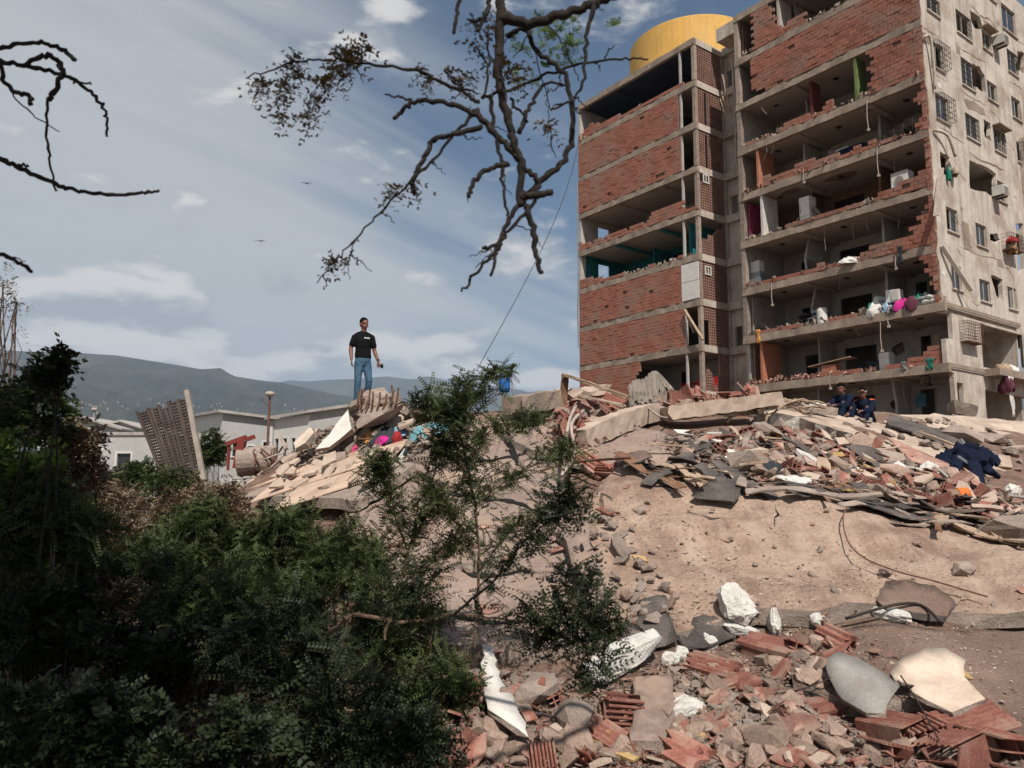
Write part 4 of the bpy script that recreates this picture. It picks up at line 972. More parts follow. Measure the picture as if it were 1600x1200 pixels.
beam('timber_plank', P(884,586,15.1), P(982,621,14.2), .14, .06, M_wood, 'long pale plank leaning down to the right from the timber post', 'plank', n=8, amp=.008)
beam('timber_plank', P(905,618,14.6), P(976,634,14.2), .1, .05, M_pale, 'thin pale plank lying below the leaning plank', 'plank', n=6, amp=.008)
for (a, b, lb) in (((878,640),(950,628),'white-topped slab chunk on the crest left of the yellow plastered block'),): beam('concrete_chunk', gp(*a,.3), gp(*b,.4), .5, .2, M_pale, lb, 'chunk', n=6, amp=.05)
# corrugated sheet bundle
cs = empty('corrugated_sheets', P(1005,612,14.8), 'crumpled bundle of grey corrugated roofing sheets sticking up before the left wing', 'roofing')
for k in range(5):
    q = MB(); n = 18; vs = []; rr = random.Random(k)
    a0 = P(982+k*5,604-k*3,14.8+k*.06); a1 = P(1026+k*1.5, 585-k*1,14.8+k*.06); dn = Vector((.05*k, -.18, -.42+.03*k))
    for j in range(n+1):
        p = a0.lerp(a1, j/n) + Vector((0,0,.05*math.sin(j*2.1)+.04*math.sin(j*.4+k))); vs += [p-cs.location, p+dn*rr.uniform(.85,1.15)-cs.location]
    q.add(vs, [(2*j, 2*j+2, 2*j+3, 2*j+1) for j in range(n)]); ob = q.build('sheet', M_corr, cs); md = ob.modifiers.new('solid', 'SOLIDIFY'); md.thickness = .012
q = MB(); 
for k in range(6): a = P(985+k*6, 632, 14.7)-cs.location; q.box(a.x-.03, a.x+.035, a.y-.05, a.y+.02, a.z-.25, a.z+.25)
q.build('batten', M_corr, cs)

# --- hollow clay blocks
def clay_block(seed, L=.36, w=.26, h=.16, broken=True):
    rr = random.Random(seed); q = MB(); t = .012; nl = 7
    cut = [L/2 - (rr.uniform(0,.12) if broken else 0) for _ in range(12)]
    def wall(x0, x1, z0, z1, ci): 
        q.hexa([(-L/2,x0,z0),(cut[ci],x0,z0),(cut[ci],x1,z0),(-L/2,x1,z0),(-L/2,x0,z1),(cut[ci+1],x0,z1),(cut[ci+1],x1,z1),(-L/2,x1,z1)])
    wall(-w/2, w/2, -h/2, -h/2+t, 0)
    if not broken or rr.random() < .7: wall(-w/2, w/2, h/2-t, h/2, 2)
    for k in range(4):
        y = -w/2+(w-t)*k/3
        if broken and rr.random() < .25: continue
        wall(y, y+t, -h/2+t, h/2-t, 3+k)
    wall(-w/2+t, w/2-t, -t/2, t/2, 8)
    for k in range(nl):                          # raised keys on top and bottom faces
        y = -w/2+w*(k+.5)/nl
        for s in (-1, 1): q.hexa([(-L/2,y-.012,s*h/2-.001),(cut[2],y-.012,s*h/2-.001),(cut[2],y+.012,s*h/2-.001),(-L/2,y+.012,s*h/2-.001),(-L/2,y-.006,s*(h/2+.009)),(cut[2],y-.006,s*(h/2+.009)),(cut[2],y+.006,s*(h/2+.009)),(-L/2,y+.006,s*(h/2+.009))])
    return q.mesh('hollow_clay_block', M_clay)
CB = [clay_block(s) for s in range(7)] + [clay_block(20, broken=False)]
def ribbed(seed, L=None, w=None):
    """chunk of hollow floor block: deep ridges above, webs below"""
    rr = random.Random(seed); L = rr.uniform(.28,.46); w = rr.uniform(.14,.26); q = MB(); n = rr.choice((2,3,3,4)); pr = []
    for k in range(n*4+1):
        y = -w/2+w*k/(n*4); pr.append((y, .024*(1 if k % 4 in (1, 2) else 0)*rr.uniform(.6,1.1)+.02))
    m = 8; vs = []
    sk = rr.uniform(-.6,.6); end = [(-L/2+rr.uniform(-.02,.03)+sk*.4*y, L/2+rr.uniform(-.06,.03)+sk*y-(.10 if y > w*.2 and seed % 2 else 0)) for (y, _z) in pr]
    for i, (y, z) in enumerate(pr):
        for j in range(m+1):
            x = end[i][0]+(end[i][1]-end[i][0])*j/m; vs.append((x, y, z+.01*math.sin(x*8)))
    N = len(vs); vs += [(x, y, -.012) for (x, y, z) in vs]; M = m+1; fs = []
    for i in range(len(pr)-1):
        for j in range(m):
            a = i*M+j; fs += [(a, a+1, a+M+1, a+M)][::1]; fs[-1] = tuple(reversed(fs[-1])); fs.append((N+a, N+a+1, N+a+M+1, N+a+M))
    for i in range(len(pr)-1): fs += [(i*M, (i+1)*M, N+(i+1)*M, N+i*M), ((i+1)*M+m, i*M+m, N+i*M+m, N+(i+1)*M+m)]
    for j in range(m): fs += [(j+1, j, N+j, N+j+1), ((len(pr)-1)*M+j, (len(pr)-1)*M+j+1, N+(len(pr)-1)*M+j+1, N+(len(pr)-1)*M+j)]
    q.add(vs, fs)
    for k in range(4): y = -w/2+.01+(w-.03)*k/3; q.box(-L/2+.02, L/2-rr.uniform(.02,.14), y, y+.012, -.1, -.0125)
    return q.mesh('ribbed_clay_block', M_clay)
RBk = [ribbed(s) for s in range(9)]
def shard_mesh(seed, m, s=.09, t=.012):
    rr = random.Random(seed); q = MB(); n = rr.choice((4,4,5,6)); a0 = rr.uniform(0,6)
    o = [(math.cos(a0+k*2*PI/n+rr.uniform(-.3,.3))*s*rr.uniform(.6,1.3), math.sin(a0+k*2*PI/n+rr.uniform(-.3,.3))*s*rr.uniform(.5,1)) for k in range(n)]
    vs = [(x, y, t/2+rr.uniform(-.004,.004)) for x, y in o]+[(x, y, -t/2) for x, y in o]
    q.add(vs, [tuple(range(n)), tuple(range(2*n-1, n-1, -1))]+[(k+n, (k+1)%n+n, (k+1)%n, k) for k in range(n)])
    return q.mesh('shard', m)
SH = [shard_mesh(s, M_clay if s % 2 else M_clayd) for s in range(14)]
SHP = [shard_mesh(40+s, M_pale, .12, .03) for s in range(8)]
SHY = [shard_mesh(60+s, M_yel, .10, .02) for s in range(5)]
SHT = [shard_mesh(80+s, M_tar, .2, .014) for s in range(5)]
def lath_mesh(seed, m):
    rr = random.Random(seed); q = MB(); n = 7; w = rr.uniform(.03,.10); vs = []
    for k in range(n+1):
        x = (k/n-.5)*rr.uniform(.9,1.0); a = w*rr.uniform(.6,1.2); z = .03*math.sin(k*1.1+seed); vs += [(x,-a,z),(x,a,z+rr.uniform(-.01,.01)),(x,a,z-.015),(x,-a,z-.015)]
    fs = [(4*k+j, 4*k+4+j, 4*k+4+(j+1)%4, 4*k+(j+1)%4) for k in range(n) for j in range(4)]+[(0,1,2,3),(4*n+3,4*n+2,4*n+1,4*n)]
    q.add(vs, fs); return q.mesh('lath', m)
LTH = [lath_mesh(s_, (M_tar, M_woodd, M_wood, M_conc, M_tar, M_pale)[s_ % 6]) for s_ in range(12)]
SHW = [shard_mesh(90+s, M_plas, .12, .02) for s in range(5)]
RK = [hull_mesh('rock', s, (.12, .09, .07), M_rock, 15) for s in range(12)]
RKC = [hull_mesh('concrete_chunk', 50+s, (.22, .16, .11), M_conc, 16, 1, .06) for s in range(8)]
RKW = [hull_mesh('foam_chunk', 80+s, (.15, .12, .10), M_white, 44, 3, .15) for s in range(5)]
def euler_on(x, y, tilt=.35, yaw=None):
    n = normal(x, y); qn = Vector((0,0,1)).rotation_difference(n)
    return (qn @ Quaternion((0,0,1), R.uniform(0, 6.28) if yaw is None else yaw) @ Quaternion((1,0,0), R.uniform(-tilt, tilt)) @ Quaternion((0,1,0), R.uniform(-tilt, tilt))).to_euler()
def setp(name, me, px, py, sc, label, cat, group=None, yaw=None, tilt=.3, lift=.04):
    p = G(px, py); o = link(name, me); o.location = p+Vector((0,0,lift*(sc if not isinstance(sc, tuple) else 1))); o.scale = (sc,)*3 if not isinstance(sc, tuple) else sc
    o.rotation_euler = euler_on(p.x, p.y, tilt, yaw); return tag(o, label, cat, group)
# single pieces in the foreground
S = [
 ('foam_chunk', RKW[0], 1148,958,1.4,'large white lump of foam concrete standing highest of the pale pieces in the foreground','chunk'),
 ('foam_chunk', RKW[1], 1210,980,(1.2,.5,1.1),'pointed white slab of foam concrete between the large lump and the ribbed blocks','chunk'),
 ('foam_chunk', RKW[2], 1108,1006,.6,'small white lump beside the tar paper','chunk'),
 ('foam_chunk', RKW[3], 1160,992,(1.2,.5,.6),'slim white piece lying under the large lump','chunk'),
 ('foam_chunk', RKW[4], 1276,971,.5,'small white chunk on the sand left of the flat dark stone','chunk'),
 ('foam_chunk', RKW[0], 1390,968,(1.4,.55,.6),'white bone-shaped foam piece resting on the flat dark stone','chunk'),
 ('foam_chunk', RKW[2], 1062,1120,(1.5,.8,.8),'white curved foam piece right of the brown slab fragment','chunk'),
 ('foam_chunk', RKW[3], 1048,1038,(.55,.5,.6),'white lump at the right end of the long foam beam','chunk'),
 ('foam_chunk', RKW[1], 1066,1030,(.5,.5,.6),'second white lump right of the long foam beam','chunk'),
 ('foam_chunk', RKW[1], 1452,740,(2.,1.4,1.4),'white rubble sack lump below the hanging navy overalls','chunk'),
 ('foam_chunk', RKW[4], 1580,815,(1.6,1.1,1.2),'white lump near the right edge beside the broken clay block','chunk'),
 ('foam_chunk', RKW[2], 1583,770,(1.4,1.,1.),'pale lump at the right edge under the sagging slab','chunk'),
 ('ribbed_clay_block', RBk[0], 1112,1050,1.0,'ribbed red clay block lying flat beside the white foam beam','clay block'),
 ('ribbed_clay_block', RBk[1], 1152,1080,1.05,'bright ribbed clay block tilted right of the flat one','clay block'),
 ('ribbed_clay_block', RBk[2], 1215,1020,1.25,'long ribbed red clay piece below the pointed white slab','clay block'),
 ('ribbed_clay_block', RBk[3], 1300,1005,1.1,'broken ribbed clay piece ending near the dark steel rod','clay block'),
 ('ribbed_clay_block', RBk[4], 955,1112,1.2,'ribbed red clay block under the left end of the foam beam','clay block'),
 ('ribbed_clay_block', RBk[1], 1065,1185,1.1,'ribbed clay piece at the bottom edge below the brown slab fragment','clay block'),
 ('ribbed_clay_block', RBk[0], 960,1165,.9,'ribbed clay piece beside the yellow shard at the bottom','clay block'),
 ('ribbed_clay_block', RBk[2], 1285,1110,.8,'small ribbed clay piece left of the grey plaster disc','clay block'),
 ('hollow_clay_block', CB[0], 1400,1155,1.1,'hollow clay block with open cells below the grey plaster disc','clay block'),
 ('hollow_clay_block', CB[1], 1450,1165,1.1,'hollow clay block below the cream plaster piece','clay block'),
 ('hollow_clay_block', CB[2], 1525,1155,1.25,'hollow clay block propping the right tip of the cream plaster piece','clay block'),
 ('hollow_clay_block', CB[3], 1490,1190,1.2,'hollow clay block at the bottom edge right of centre of the clay pile','clay block'),
 ('hollow_clay_block', CB[4], 1560,1180,1.1,'hollow clay block at the lower right end of the clay pile','clay block'),
 ('hollow_clay_block', CB[5], 1390,1190,.9,'hollow clay block on the bottom edge under the grey plaster disc','clay block'),
 ('hollow_clay_block', CB[7], 1270,745,1.3,'upright whole hollow clay block in the middle of the debris terrace','clay block'),
 ('hollow_clay_block', CB[6], 1528,820,1.4,'broken hollow clay block by the orange pipe near the right edge','clay block'),
 ('hollow_clay_block', CB[2], 1435,788,1.3,'open hollow clay block left of the orange pipe','clay block'),
 ('hollow_clay_block', CB[1], 1120,622,1.6,'hollow clay block heaped on the crest before the gap between the wings','clay block'),
 ('hollow_clay_block', CB[3], 1135,630,1.4,'hollow clay block leaning on the crest beside the pale cracked slab','clay block'),
 ('hollow_clay_block', CB[0], 812,646,1.4,'red hollow block at the left end of the dark-faced beam','clay block'),
 ('ribbed_clay_block', RBk[3], 1070,632,1.9,'ribbed red tile piece on the crest above the thick broken beam','clay block'),
 ('ribbed_clay_block', RBk[2], 1096,628,1.7,'second ribbed red tile piece on the crest above the thick broken beam','clay block'),
 ('ribbed_clay_block', RBk[0], 925,732,1.3,'ribbed red block standing where the bent pipes meet','clay block'),
 ('ribbed_clay_block', RBk[4], 950,740,1.2,'ribbed red block fallen beside the bent pipes','clay block'),
 ('ribbed_clay_block', RBk[2], 975,728,1.1,'ribbed red block under the dark strip right of the bent pipes','clay block'),
 ('clay_tile', SH[1], 950,808,2.0,'flat pink clay tile lying alone on the sandy slope','tile'),
 ('clay_tile', SH[3], 700,866,1.6,'red clay fragment on the grey slab between the green stems','tile'),
 ('concrete_chunk', RKC[0], 838,1090,1.1,'pale angular concrete block beside the white plaster strip','chunk'),
 ('concrete_chunk', RKC[1], 968,868,.9,'rounded tan stone on the sandy slope','chunk'),
 ('concrete_chunk', RKC[2], 1000,800,.5,'grey cobble below the fallen dark cloth','chunk'),
 ('concrete_chunk', RKC[3], 905,1130,1.2,'brown stone wedge left of the ribbed block','chunk'),
 ('concrete_chunk', RKC[4], 1590,845,1.9,'dark tangled concrete lump at the right edge above the sandy slab','chunk'),
 ('concrete_chunk', RKC[5], 1505,895,.8,'small grey flat stone lying on the sand at right','chunk'),
 ('concrete_chunk', RKC[6], 1225,672,1.5,'concrete block under the pale cracked slab','chunk'),
 ('concrete_chunk', RKC[7], 1195,682,1.6,'broken block fallen below the thick broken beam end','chunk'),
 ('concrete_chunk', RKC[0], 1245,690,1.2,'grey slab chunk on the debris terrace below the tangled roots','chunk'),
 ('concrete_chunk', RKC[2], 1545,690,1.8,'brown masonry lump sitting on the flat tan roof slab','chunk'),
 ('concrete_chunk', RKC[3], 1500,640,2.2,'split masonry block on the crest against the side wall','chunk'),
 ('concrete_chunk', RKC[5], 905,645,2.0,'square grey block on the crest left of the yellow plastered block','chunk'),
 ('concrete_chunk', RKC[6], 870,655,1.6,'grey block wedged at the right end of the dark-faced beam','chunk'),
 ('yellow_block', hull_mesh('yellow_block', 5, (.25,.16,.2), M_yel, 12), 918,642,1.2,'yellow plastered block on the crest above the clay heap','block'),
 ('yellow_block', SHY[0], 966,640,2.2,'flat yellow piece right of the yellow plastered block','block'),
 ('yellow_block', hull_mesh('yellow_block', 9, (.16,.10,.2), M_yel, 11), 1302,724,1.2,'yellow plastered block standing in the debris terrace','block'),
 ('yellow_block', hull_mesh('yellow_block', 12, (.14,.05,.18), M_yel, 10), 1392,768,1.1,'yellow-faced brick standing on end in the debris terrace','block'),
 ('yellow_shard', SHY[1], 1305,740,2.2,'yellow shard leaning below the yellow block','shard'), ('yellow_shard', SHY[2], 1362,742,2.2,'flat yellow shard beside the small dark cloth','shard'),
 ('yellow_shard', SHY[3], 1315,772,1.6,'thin yellow shard on the tar paper','shard'), ('yellow_shard', SHY[4], 930,1160,.95,'yellow plaster shard at the bottom among red clay','shard'),
 ('yellow_shard', SHY[0], 985,1190,1.1,'yellow plaster shard on the bottom edge','shard'), ('yellow_shard', SHY[1], 1506,1058,.7,'tiny yellow chip above the cream plaster piece','shard'),
 ('yellow_shard', SHY[2], 1000,880,1.0,'small yellow chip beside the rounded tan stone','shard'), ('yellow_shard', SHY[3], 1500,830,.9,'yellow shard left of the broken hollow block','shard'),
 ('yellow_shard', SHY[0], 1090,1160,.9,'small yellow shard in the gravel at the bottom','shard'), ('yellow_shard', SHY[2], 1130,1172,.6,'tiny yellow shard low in the gravel','shard'),
 ('plaster_piece', SHW[0], 1418,746,2.3,'pale plaster piece flat on the debris below the sagging slab','plaster'),
 ('plaster_piece', SHW[1], 1432,762,2.0,'small white tile lying below the pale plaster piece','plaster'),
 ('plaster_piece', SHW[2], 1265,728,2.6,'grey tile resting on top of the upright clay block','plaster'),
 ('plaster_piece', SHW[3], 1380,735,1.4,'white chip right of the flat yellow shard','plaster'),
]
for (nm, me, px, py, sc, lb, ct) in S: setp(nm, me, px, py, sc, lb, ct)
# long foam beam, plaster pieces, dark stone, tar paper
fb = hull_mesh('foam_beam', 3, (.52,.115,.11), M_white, 60, 3, .05)
fo = link('foam_beam', fb); a, b = gp(912,1092,.12), gp(1030,1030,.16); fo.location = (a+b)/2+Vector((0,0,.03)); fo.rotation_euler = (b-a).to_track_quat('X', 'Z').to_euler()
fo.scale = ((a-b).length/1.0*1.02, 1, 1); tag(fo, 'long rough white beam of foam concrete in the lower middle', 'beam')
def flatpiece(name, poly, m, label, cat, thick=.03, lift=.12, jagamp=.022, base=.8):
    if m[0] is M_tar: base, lift = .15, lift*.55
    return draped(name, poly, m, label, cat, thick=thick, lift=lift, jagamp=jagamp, wob=.012, step=.15, base=base, reg=False, seg=.09)
flatpiece('plaster_disc', [(1294,1065),(1312,1058),(1345,1066),(1385,1082),(1408,1108),(1400,1130),(1382,1150),(1355,1148),(1318,1130),(1298,1098)], (M_grey, M_conc), 'smooth grey plaster disc propped on clay blocks at lower right', 'plaster', lift=.16)
flatpiece('plaster_piece', [(1393,1082),(1412,1060),(1450,1052),(1480,1055),(1512,1072),(1510,1092),(1542,1120),(1518,1148),(1490,1155),(1450,1140),(1424,1128),(1432,1112),(1400,1100)], (M_cream, M_conc), 'cream heart-shaped plaster piece lying on broken hollow blocks', 'plaster', lift=.16)
flatpiece('flat_stone', [(1370,950),(1385,930),(1420,922),(1460,926),(1492,950),(1482,985),(1440,978),(1385,970)], (M_dust, M_tar), 'flat rounded dark stone half buried in the sand at right', 'stone', lift=.10, thick=.05)
flatpiece('plaster_strip', [(752,1040),(768,1038),(785,1080),(805,1120),(822,1165),(826,1195),(790,1170),(762,1150),(758,1090)], (M_plas, M_conc), 'long off-white plaster strip half hidden by leaves at bottom', 'plaster', lift=.12)
flatpiece('slab_fragment', [(990,1075),(1048,1070),(1056,1150),(1040,1178),(985,1180)], (M_gslab, M_conc), 'brown square slab fragment below the long foam beam', 'slab', lift=.10, thick=.07)
flatpiece('tar_paper', [(968,985),(1000,970),(1045,968),(1060,1010),(1020,1022),(965,1040)], (M_tar, M_tar), 'dark folded tar paper sheet above the long foam beam', 'roofing', lift=.10, thick=.012)
flatpiece('tar_paper', [(1060,1000),(1100,968),(1140,985),(1150,1005),(1100,1020),(1070,1020)], (M_tar, M_tar), 'dark tar paper strip under the small white lumps', 'roofing', lift=.08, thick=.012)
flatpiece('tar_paper', [(998,945),(1040,938),(1050,955),(1005,975)], (M_tar, M_dust), 'brown tar paper piece on the sand above the folded sheet', 'roofing', lift=.08, thick=.012)
flatpiece('tar_paper', [(1080,790),(1110,765),(1150,745),(1168,765),(1145,800),(1110,795)], (M_tar, M_tar), 'dark fallen cloth-like tar sheet draped over the top of the sandy slab', 'roofing', lift=.22, thick=.015)
flatpiece('tar_paper', [(1300,772),(1370,775),(1430,800),(1470,820),(1400,815),(1330,795)], (M_tar, M_tar), 'long black tar sheet below the debris terrace', 'roofing', lift=.14, thick=.015)
flatpiece('tar_paper', [(960,728),(1010,722),(1020,738),(975,745)], (M_dust, M_tar), 'curled brown sheet right of the bent pipes', 'roofing', lift=.16, thick=.02)
flatpiece('dark_board', [(1340,700),(1362,712),(1350,725),(1325,712)], (M_tar, M_tar), 'small dark board in the debris terrace', 'board', lift=.12, thick=.02)
flatpiece('wall_panel', [(1385,690),(1440,712),(1490,735),(1470,745),(1420,728)], (M_pink if False else M_clayd, M_conc), 'brown painted wall panel showing under the sagging slab', 'panel', lift=.08, thick=.03)
# orange pipe
q = MB(); a, b = gp(1478,792,.16), gp(1512,795,.2); q.tube([a, a.lerp(b,.5)], [.085,.09], 14, False); t_ = empty('sewer_pipe', a, 'broken pipe with a bright orange end in the debris at right', 'pipe')
q.v = [tuple(Vector(v)-a) for v in q.v]; x = q.build('pipe_body', M_clayd, t_); x.modifiers.new('s','SOLIDIFY').thickness = .01
q = MB(); m_or = mat('orange_pvc', (.62,.16,.03), None, None, 3, 30, rough=.5, bump=.05); q.tube([Vector((0,0,0)).lerp(b-a,.5), b-a], [.10,.10], 14, False); x = q.build('pipe_socket', m_or, t_); x.modifiers.new('s','SOLIDIFY').thickness = .012
# bent pipes, rods, wires
def wire(name, pts, r, m, label, cat, n=5):
    q = MB(); pts = [Vector(p) for p in pts]; fine = []
    for i in range(len(pts)-1):
        p0 = pts[max(i-1,0)]; p1 = pts[i]; p2 = pts[i+1]; p3 = pts[min(i+2, len(pts)-1)]
        for k in range(4):
            t = k/4; fine.append(.5*((2*p1)+(p2-p0)*t+(2*p0-5*p1+4*p2-p3)*t*t+(3*p1-p0-3*p2+p3)*t*t*t))
    fine.append(pts[-1]); q.tube(fine, r, n); return tag(q.build(name, m, None, True), label, cat)
wire('bent_pipe', [gp(880,768,.3), gp(888,710,.45), gp(900,682,.5)], .028, M_pipe, 'left of two bent pale pipes standing by the ribbed red blocks', 'pipe')
wire('bent_pipe', [gp(878,772,.25), gp(898,745,.35), gp(893,715,.5), gp(912,688,.5)], .03, M_pipe, 'right of two bent pale pipes standing by the ribbed red blocks', 'pipe')
wire('steel_rod', [gp(845,758,.2), gp(900,752,.28), gp(985,745,.25)], .02, M_rust, 'rusty steel rod lying across the foot of the bent pipes', 'rod')
wire('steel_rod', [gp(1325,808,.12), gp(1318,830,.14), gp(1325,862,.12), gp(1350,890,.12), gp(1400,910,.11), gp(1460,928,.12), gp(1545,952,.11)], .008, M_rust, 'thin rusty wire curving across the sandy slab', 'wire')
wire('steel_rod', [gp(1322,985,.10), gp(1395,975,.16), gp(1440,970,.14), gp(1470,990,.1)], .014, M_darkm, 'dark steel rod lying below the flat dark stone', 'rod')
wire('steel_rod', [gp(1410,1105,.22), gp(1435,1140,.2), gp(1470,1199,.16)], .006, M_darkm, 'dark wire hanging between the two round plaster pieces', 'wire')
wire('steel_rod', [gp(1210,1108,.1), gp(1260,1102,.12), gp(1300,1094,.16)], .005, M_darkm, 'thin wire left of the grey plaster disc', 'wire')
wire('electric_cable', [gp(985,655,.5), gp(1010,668,.4), gp(1030,676,.3), gp(1045,670,.2)], .02, M_pipe, 'loose grey cable on the crest left of the thick broken beam', 'cable')
for k, (a, b) in enumerate((((1155,748),(1215,742)),((1010,710),(1075,718)),((1180,700),(1250,706)),((1440,690),(1500,715)))): beam('timber_plank', gp(*a,.18), gp(*b,.2), .06, .03, M_wood, ['thin plank at the top edge of the sandy slab','thin plank along the curved slab','thin plank under the pale cracked slab','plank on the flat tan roof slab'][k], 'plank', n=6, amp=.006)
# tangled roots
rt = empty('tangled_roots', gp(1240,640,.3), 'tangle of bare pale roots and bent rods on the crest left of the seated men', 'roots'); ro = rt.location.copy(); rr = random.Random(4)
for k in range(16):
    q = MB(); a = P(1150+rr.uniform(-25,45), 655+rr.uniform(-18,6), 14.6); b = P(1215+rr.uniform(-20,40), 612+rr.uniform(-6,16), 15); c = P(1275+rr.uniform(-20,30), 640+rr.uniform(-10,12), 15.4)
    pts = []
    for j in range(12):
        t = j/11; p = a*(1-t)**2+b*2*t*(1-t)+c*t*t + Vector([rr.uniform(-.04,.04) for _ in range(3)]); pts.append(p-ro)
    q.tube(pts, [.03*(1-.6*j/11)*rr.uniform(.7,1.1) for j in range(12)], 5); q.build('root', M_wood if k % 2 else M_pipe, rt, True)

# --- scattered pieces sharing a kind
LAND = [(px, py, lb) for (nm, me, px, py, sc, lb, ct) in S]
ITEMS = []
def scatter(poly, n, meshes, sc, name, label, cat, group, tilt=.6, lift=.03, seed=0, nouns=None):
    rr = random.Random(seed+n); xs = [p[0] for p in poly]; ys = [p[1] for p in poly]; k = 0
    while k < n:
        px, py = rr.uniform(min(xs), max(xs)), rr.uniform(min(ys), max(ys))
        if not inpoly(px, py, poly): continue
        p = G(px, py); s = rr.uniform(*sc)*(1.5 if rr.random() < .1 else 1)
        S_ = Matrix.Diagonal((s*rr.uniform(.7,1.4), s, s*rr.uniform(.7,1.3), 1)); e = Quaternion((1,0,0), rr.uniform(-tilt,tilt)) @ Quaternion((0,1,0), rr.uniform(-tilt,tilt)) @ Quaternion((0,0,1), rr.uniform(0,6.28))
        e = Vector((0,0,1)).rotation_difference(normal(p.x, p.y)) @ e
        M = Matrix.Translation(p+Vector((0,0,lift*s+rr.uniform(0,.03)))) @ e.to_matrix().to_4x4() @ S_
        ITEMS.append([name, rr.choice(meshes), M, s/p.y, label, cat, group, px, py]); k += 1
REF = [(1148,958,'the large white foam lump'),(1210,980,'the pointed white slab'),(970,1060,'the long foam beam'),(838,1090,'the pale angular block'),(790,1120,'the white plaster strip'),(1350,1105,'the grey plaster disc'),(1460,1100,'the heart-shaped plaster piece'),
  (1430,950,'the flat dark stone'),(1022,1125,'the square slab fragment'),(1112,1050,'the flat ribbed block'),(1152,1080,'the bright ribbed block'),(1062,1120,'the curved foam piece'),(1005,995,'the folded tar paper'),(930,1160,'the yellow plaster shard'),
  (968,868,'the rounded tan stone'),(950,808,'the lone pink tile'),(1125,780,'the draped tar sheet'),(1270,745,'the upright whole block'),(1302,724,'the yellow plastered block'),(1392,768,'the yellow-faced brick'),(1520,730,'the hanging navy overalls'),
  (1495,793,'the orange pipe'),(1528,820,'the big broken block'),(1452,740,'the white lump'),(1215,640,'the tangled roots'),(1110,655,'the thick broken beam'),(960,680,'the bent pale beam'),(918,642,'the yellow block on the crest'),
  (830,655,'the dark-faced beam'),(890,720,'the bent pipes'),(1005,612,'the corrugated sheets'),(700,866,'the clay piece between the stems'),(565,640,'the standing man'),(600,655,'the blue cloth'),(470,755,'the tiled slab'),(515,778,'the blue and pink rag'),(1590,845,'the dark lump at the edge'),
  (1570,1150,'the clay pile end'),(1100,1160,'the small yellow shard'),(1320,1000,'the dark steel rod'),(1545,690,'the brown masonry lump'),(700,700,'the pale blue cloth'),(270,680,'the leaning lattice panel'),(370,700,'the red frame')]
def finalize():
    """the largest 280 of a kind stay single things with a label by size and neighbour; the rest are loose mass"""
    kinds = {}
    for it in ITEMS: kinds.setdefault(it[0], []).append(it)
    for name, its in kinds.items():
        its.sort(key=lambda i: -i[3]); keep, rest = its[:270], its[270:]
        big = [i[3] for i in keep]; hi, lo = big[len(big)//4], big[(3*len(big))//4]; key = {}
        for it in keep:
            px, py = it[7], it[8]; dd = min(REF, key=lambda r: (r[0]-px)**2+((r[1]-py)*1.3)**2); dx, dy = px-dd[0], (py-dd[1])*1.3
            far = 'close ' if abs(dx)+abs(dy) < 28 else ('far ' if abs(dx)+abs(dy) > 110 else '')
            rel = far + (('right of ' if dx > 0 else 'left of ') if abs(dx) > abs(dy) else ('below ' if dy > 0 else 'above '))
            sz = 'larger' if it[3] > hi else ('smaller' if it[3] < lo else 'middling')
            key.setdefault((sz, it[0], it[5], rel, dd[2]), []).append(((dx*dx+dy*dy), it))
        for (sz, mn, cat, rel, ref), L_ in key.items():
            L_.sort(key=lambda t: t[0])
            for n_, (_, it) in enumerate(L_):
                w = {'clay_shard': 'red clay shard', 'stone': 'brown rubble stone', 'clay_block_fragment': 'broken clay block piece', 'screed_plate': 'pale screed plate', 'tar_scrap': 'dark tar paper scrap', 'lath': 'thin broken strip', 'concrete_chunk': 'grey concrete chunk'}[it[0]]
                o = link(it[0], it[1]); o.matrix_world = it[2]; rk = '' if len(L_) == 1 else (['nearest one ', 'second one ', 'third one ', 'fourth one ', 'fifth one ', 'sixth one '][n_] if n_ < 6 else f'{n_+1}th one ')
                tag(o, (f'{sz} {w}, {rk}{rel}{ref}').replace('  ', ' '), it[5], it[6])
        if rest:
            V_, F_ = [], []; k = 0; q = MB()
            for it in rest:
                q.add([it[2] @ v.co for v in it[1].vertices], [tuple(p.vertices) for p in it[1].polygons])
            tag(q.build({'stone': 'loose_stones', 'clay_shard': 'loose_shards'}.get(name, name), M_clayd if name == 'clay_shard' else M_conc), {'stone': 'loose small stones strewn all over the heap', 'clay_shard': 'loose small red clay shards strewn all over the heap'}.get(name, 'loose pieces strewn over the heap'), 'rubble', kind='stuff')
A1 = [(690,1085),(760,1040),(900,1100),(1060,1060),(1180,1040),(1290,1000),(1330,1040),(1240,1090),(1330,1150),(1600,1190),(1600,1200),(680,1200)]
A2 = [(1060,690),(1200,680),(1330,690),(1450,745),(1600,790),(1600,850),(1500,815),(1400,785),(1290,765),(1150,745),(1060,715)]
A3 = [(880,640),(1000,640),(1130,620),(1200,630),(1160,640),(1020,655),(960,668),(900,700),(870,690)]
A4 = [(930,760),(1200,770),(1500,850),(1600,900),(1600,960),(1300,980),(960,1000),(900,930)]
A5 = [(430,700),(520,640),(600,630),(720,660),(690,690),(560,760),(480,740)]
A6 = [(640,680),(880,690),(900,900),(700,1010),(560,900)]
A7 = [(60,760),(350,740),(420,810),(300,860),(60,850)]
scatter(A1, 100, SH, (.45,1.1), 'clay_shard', 'red clay shard lying loose in the foreground debris', 'shard', 'red clay shards in the foreground debris')
scatter(A1, 22, CB[:7]+RBk, (.35,.75), 'clay_block_fragment', 'broken piece of hollow red clay block in the foreground debris', 'clay block', 'broken clay block pieces in the foreground', tilt=.9)
scatter(A1, 190, RK+SHP[:2], (.3,.85), 'stone', 'brown rubble stone in the foreground debris', 'stone', 'rubble stones in the foreground')
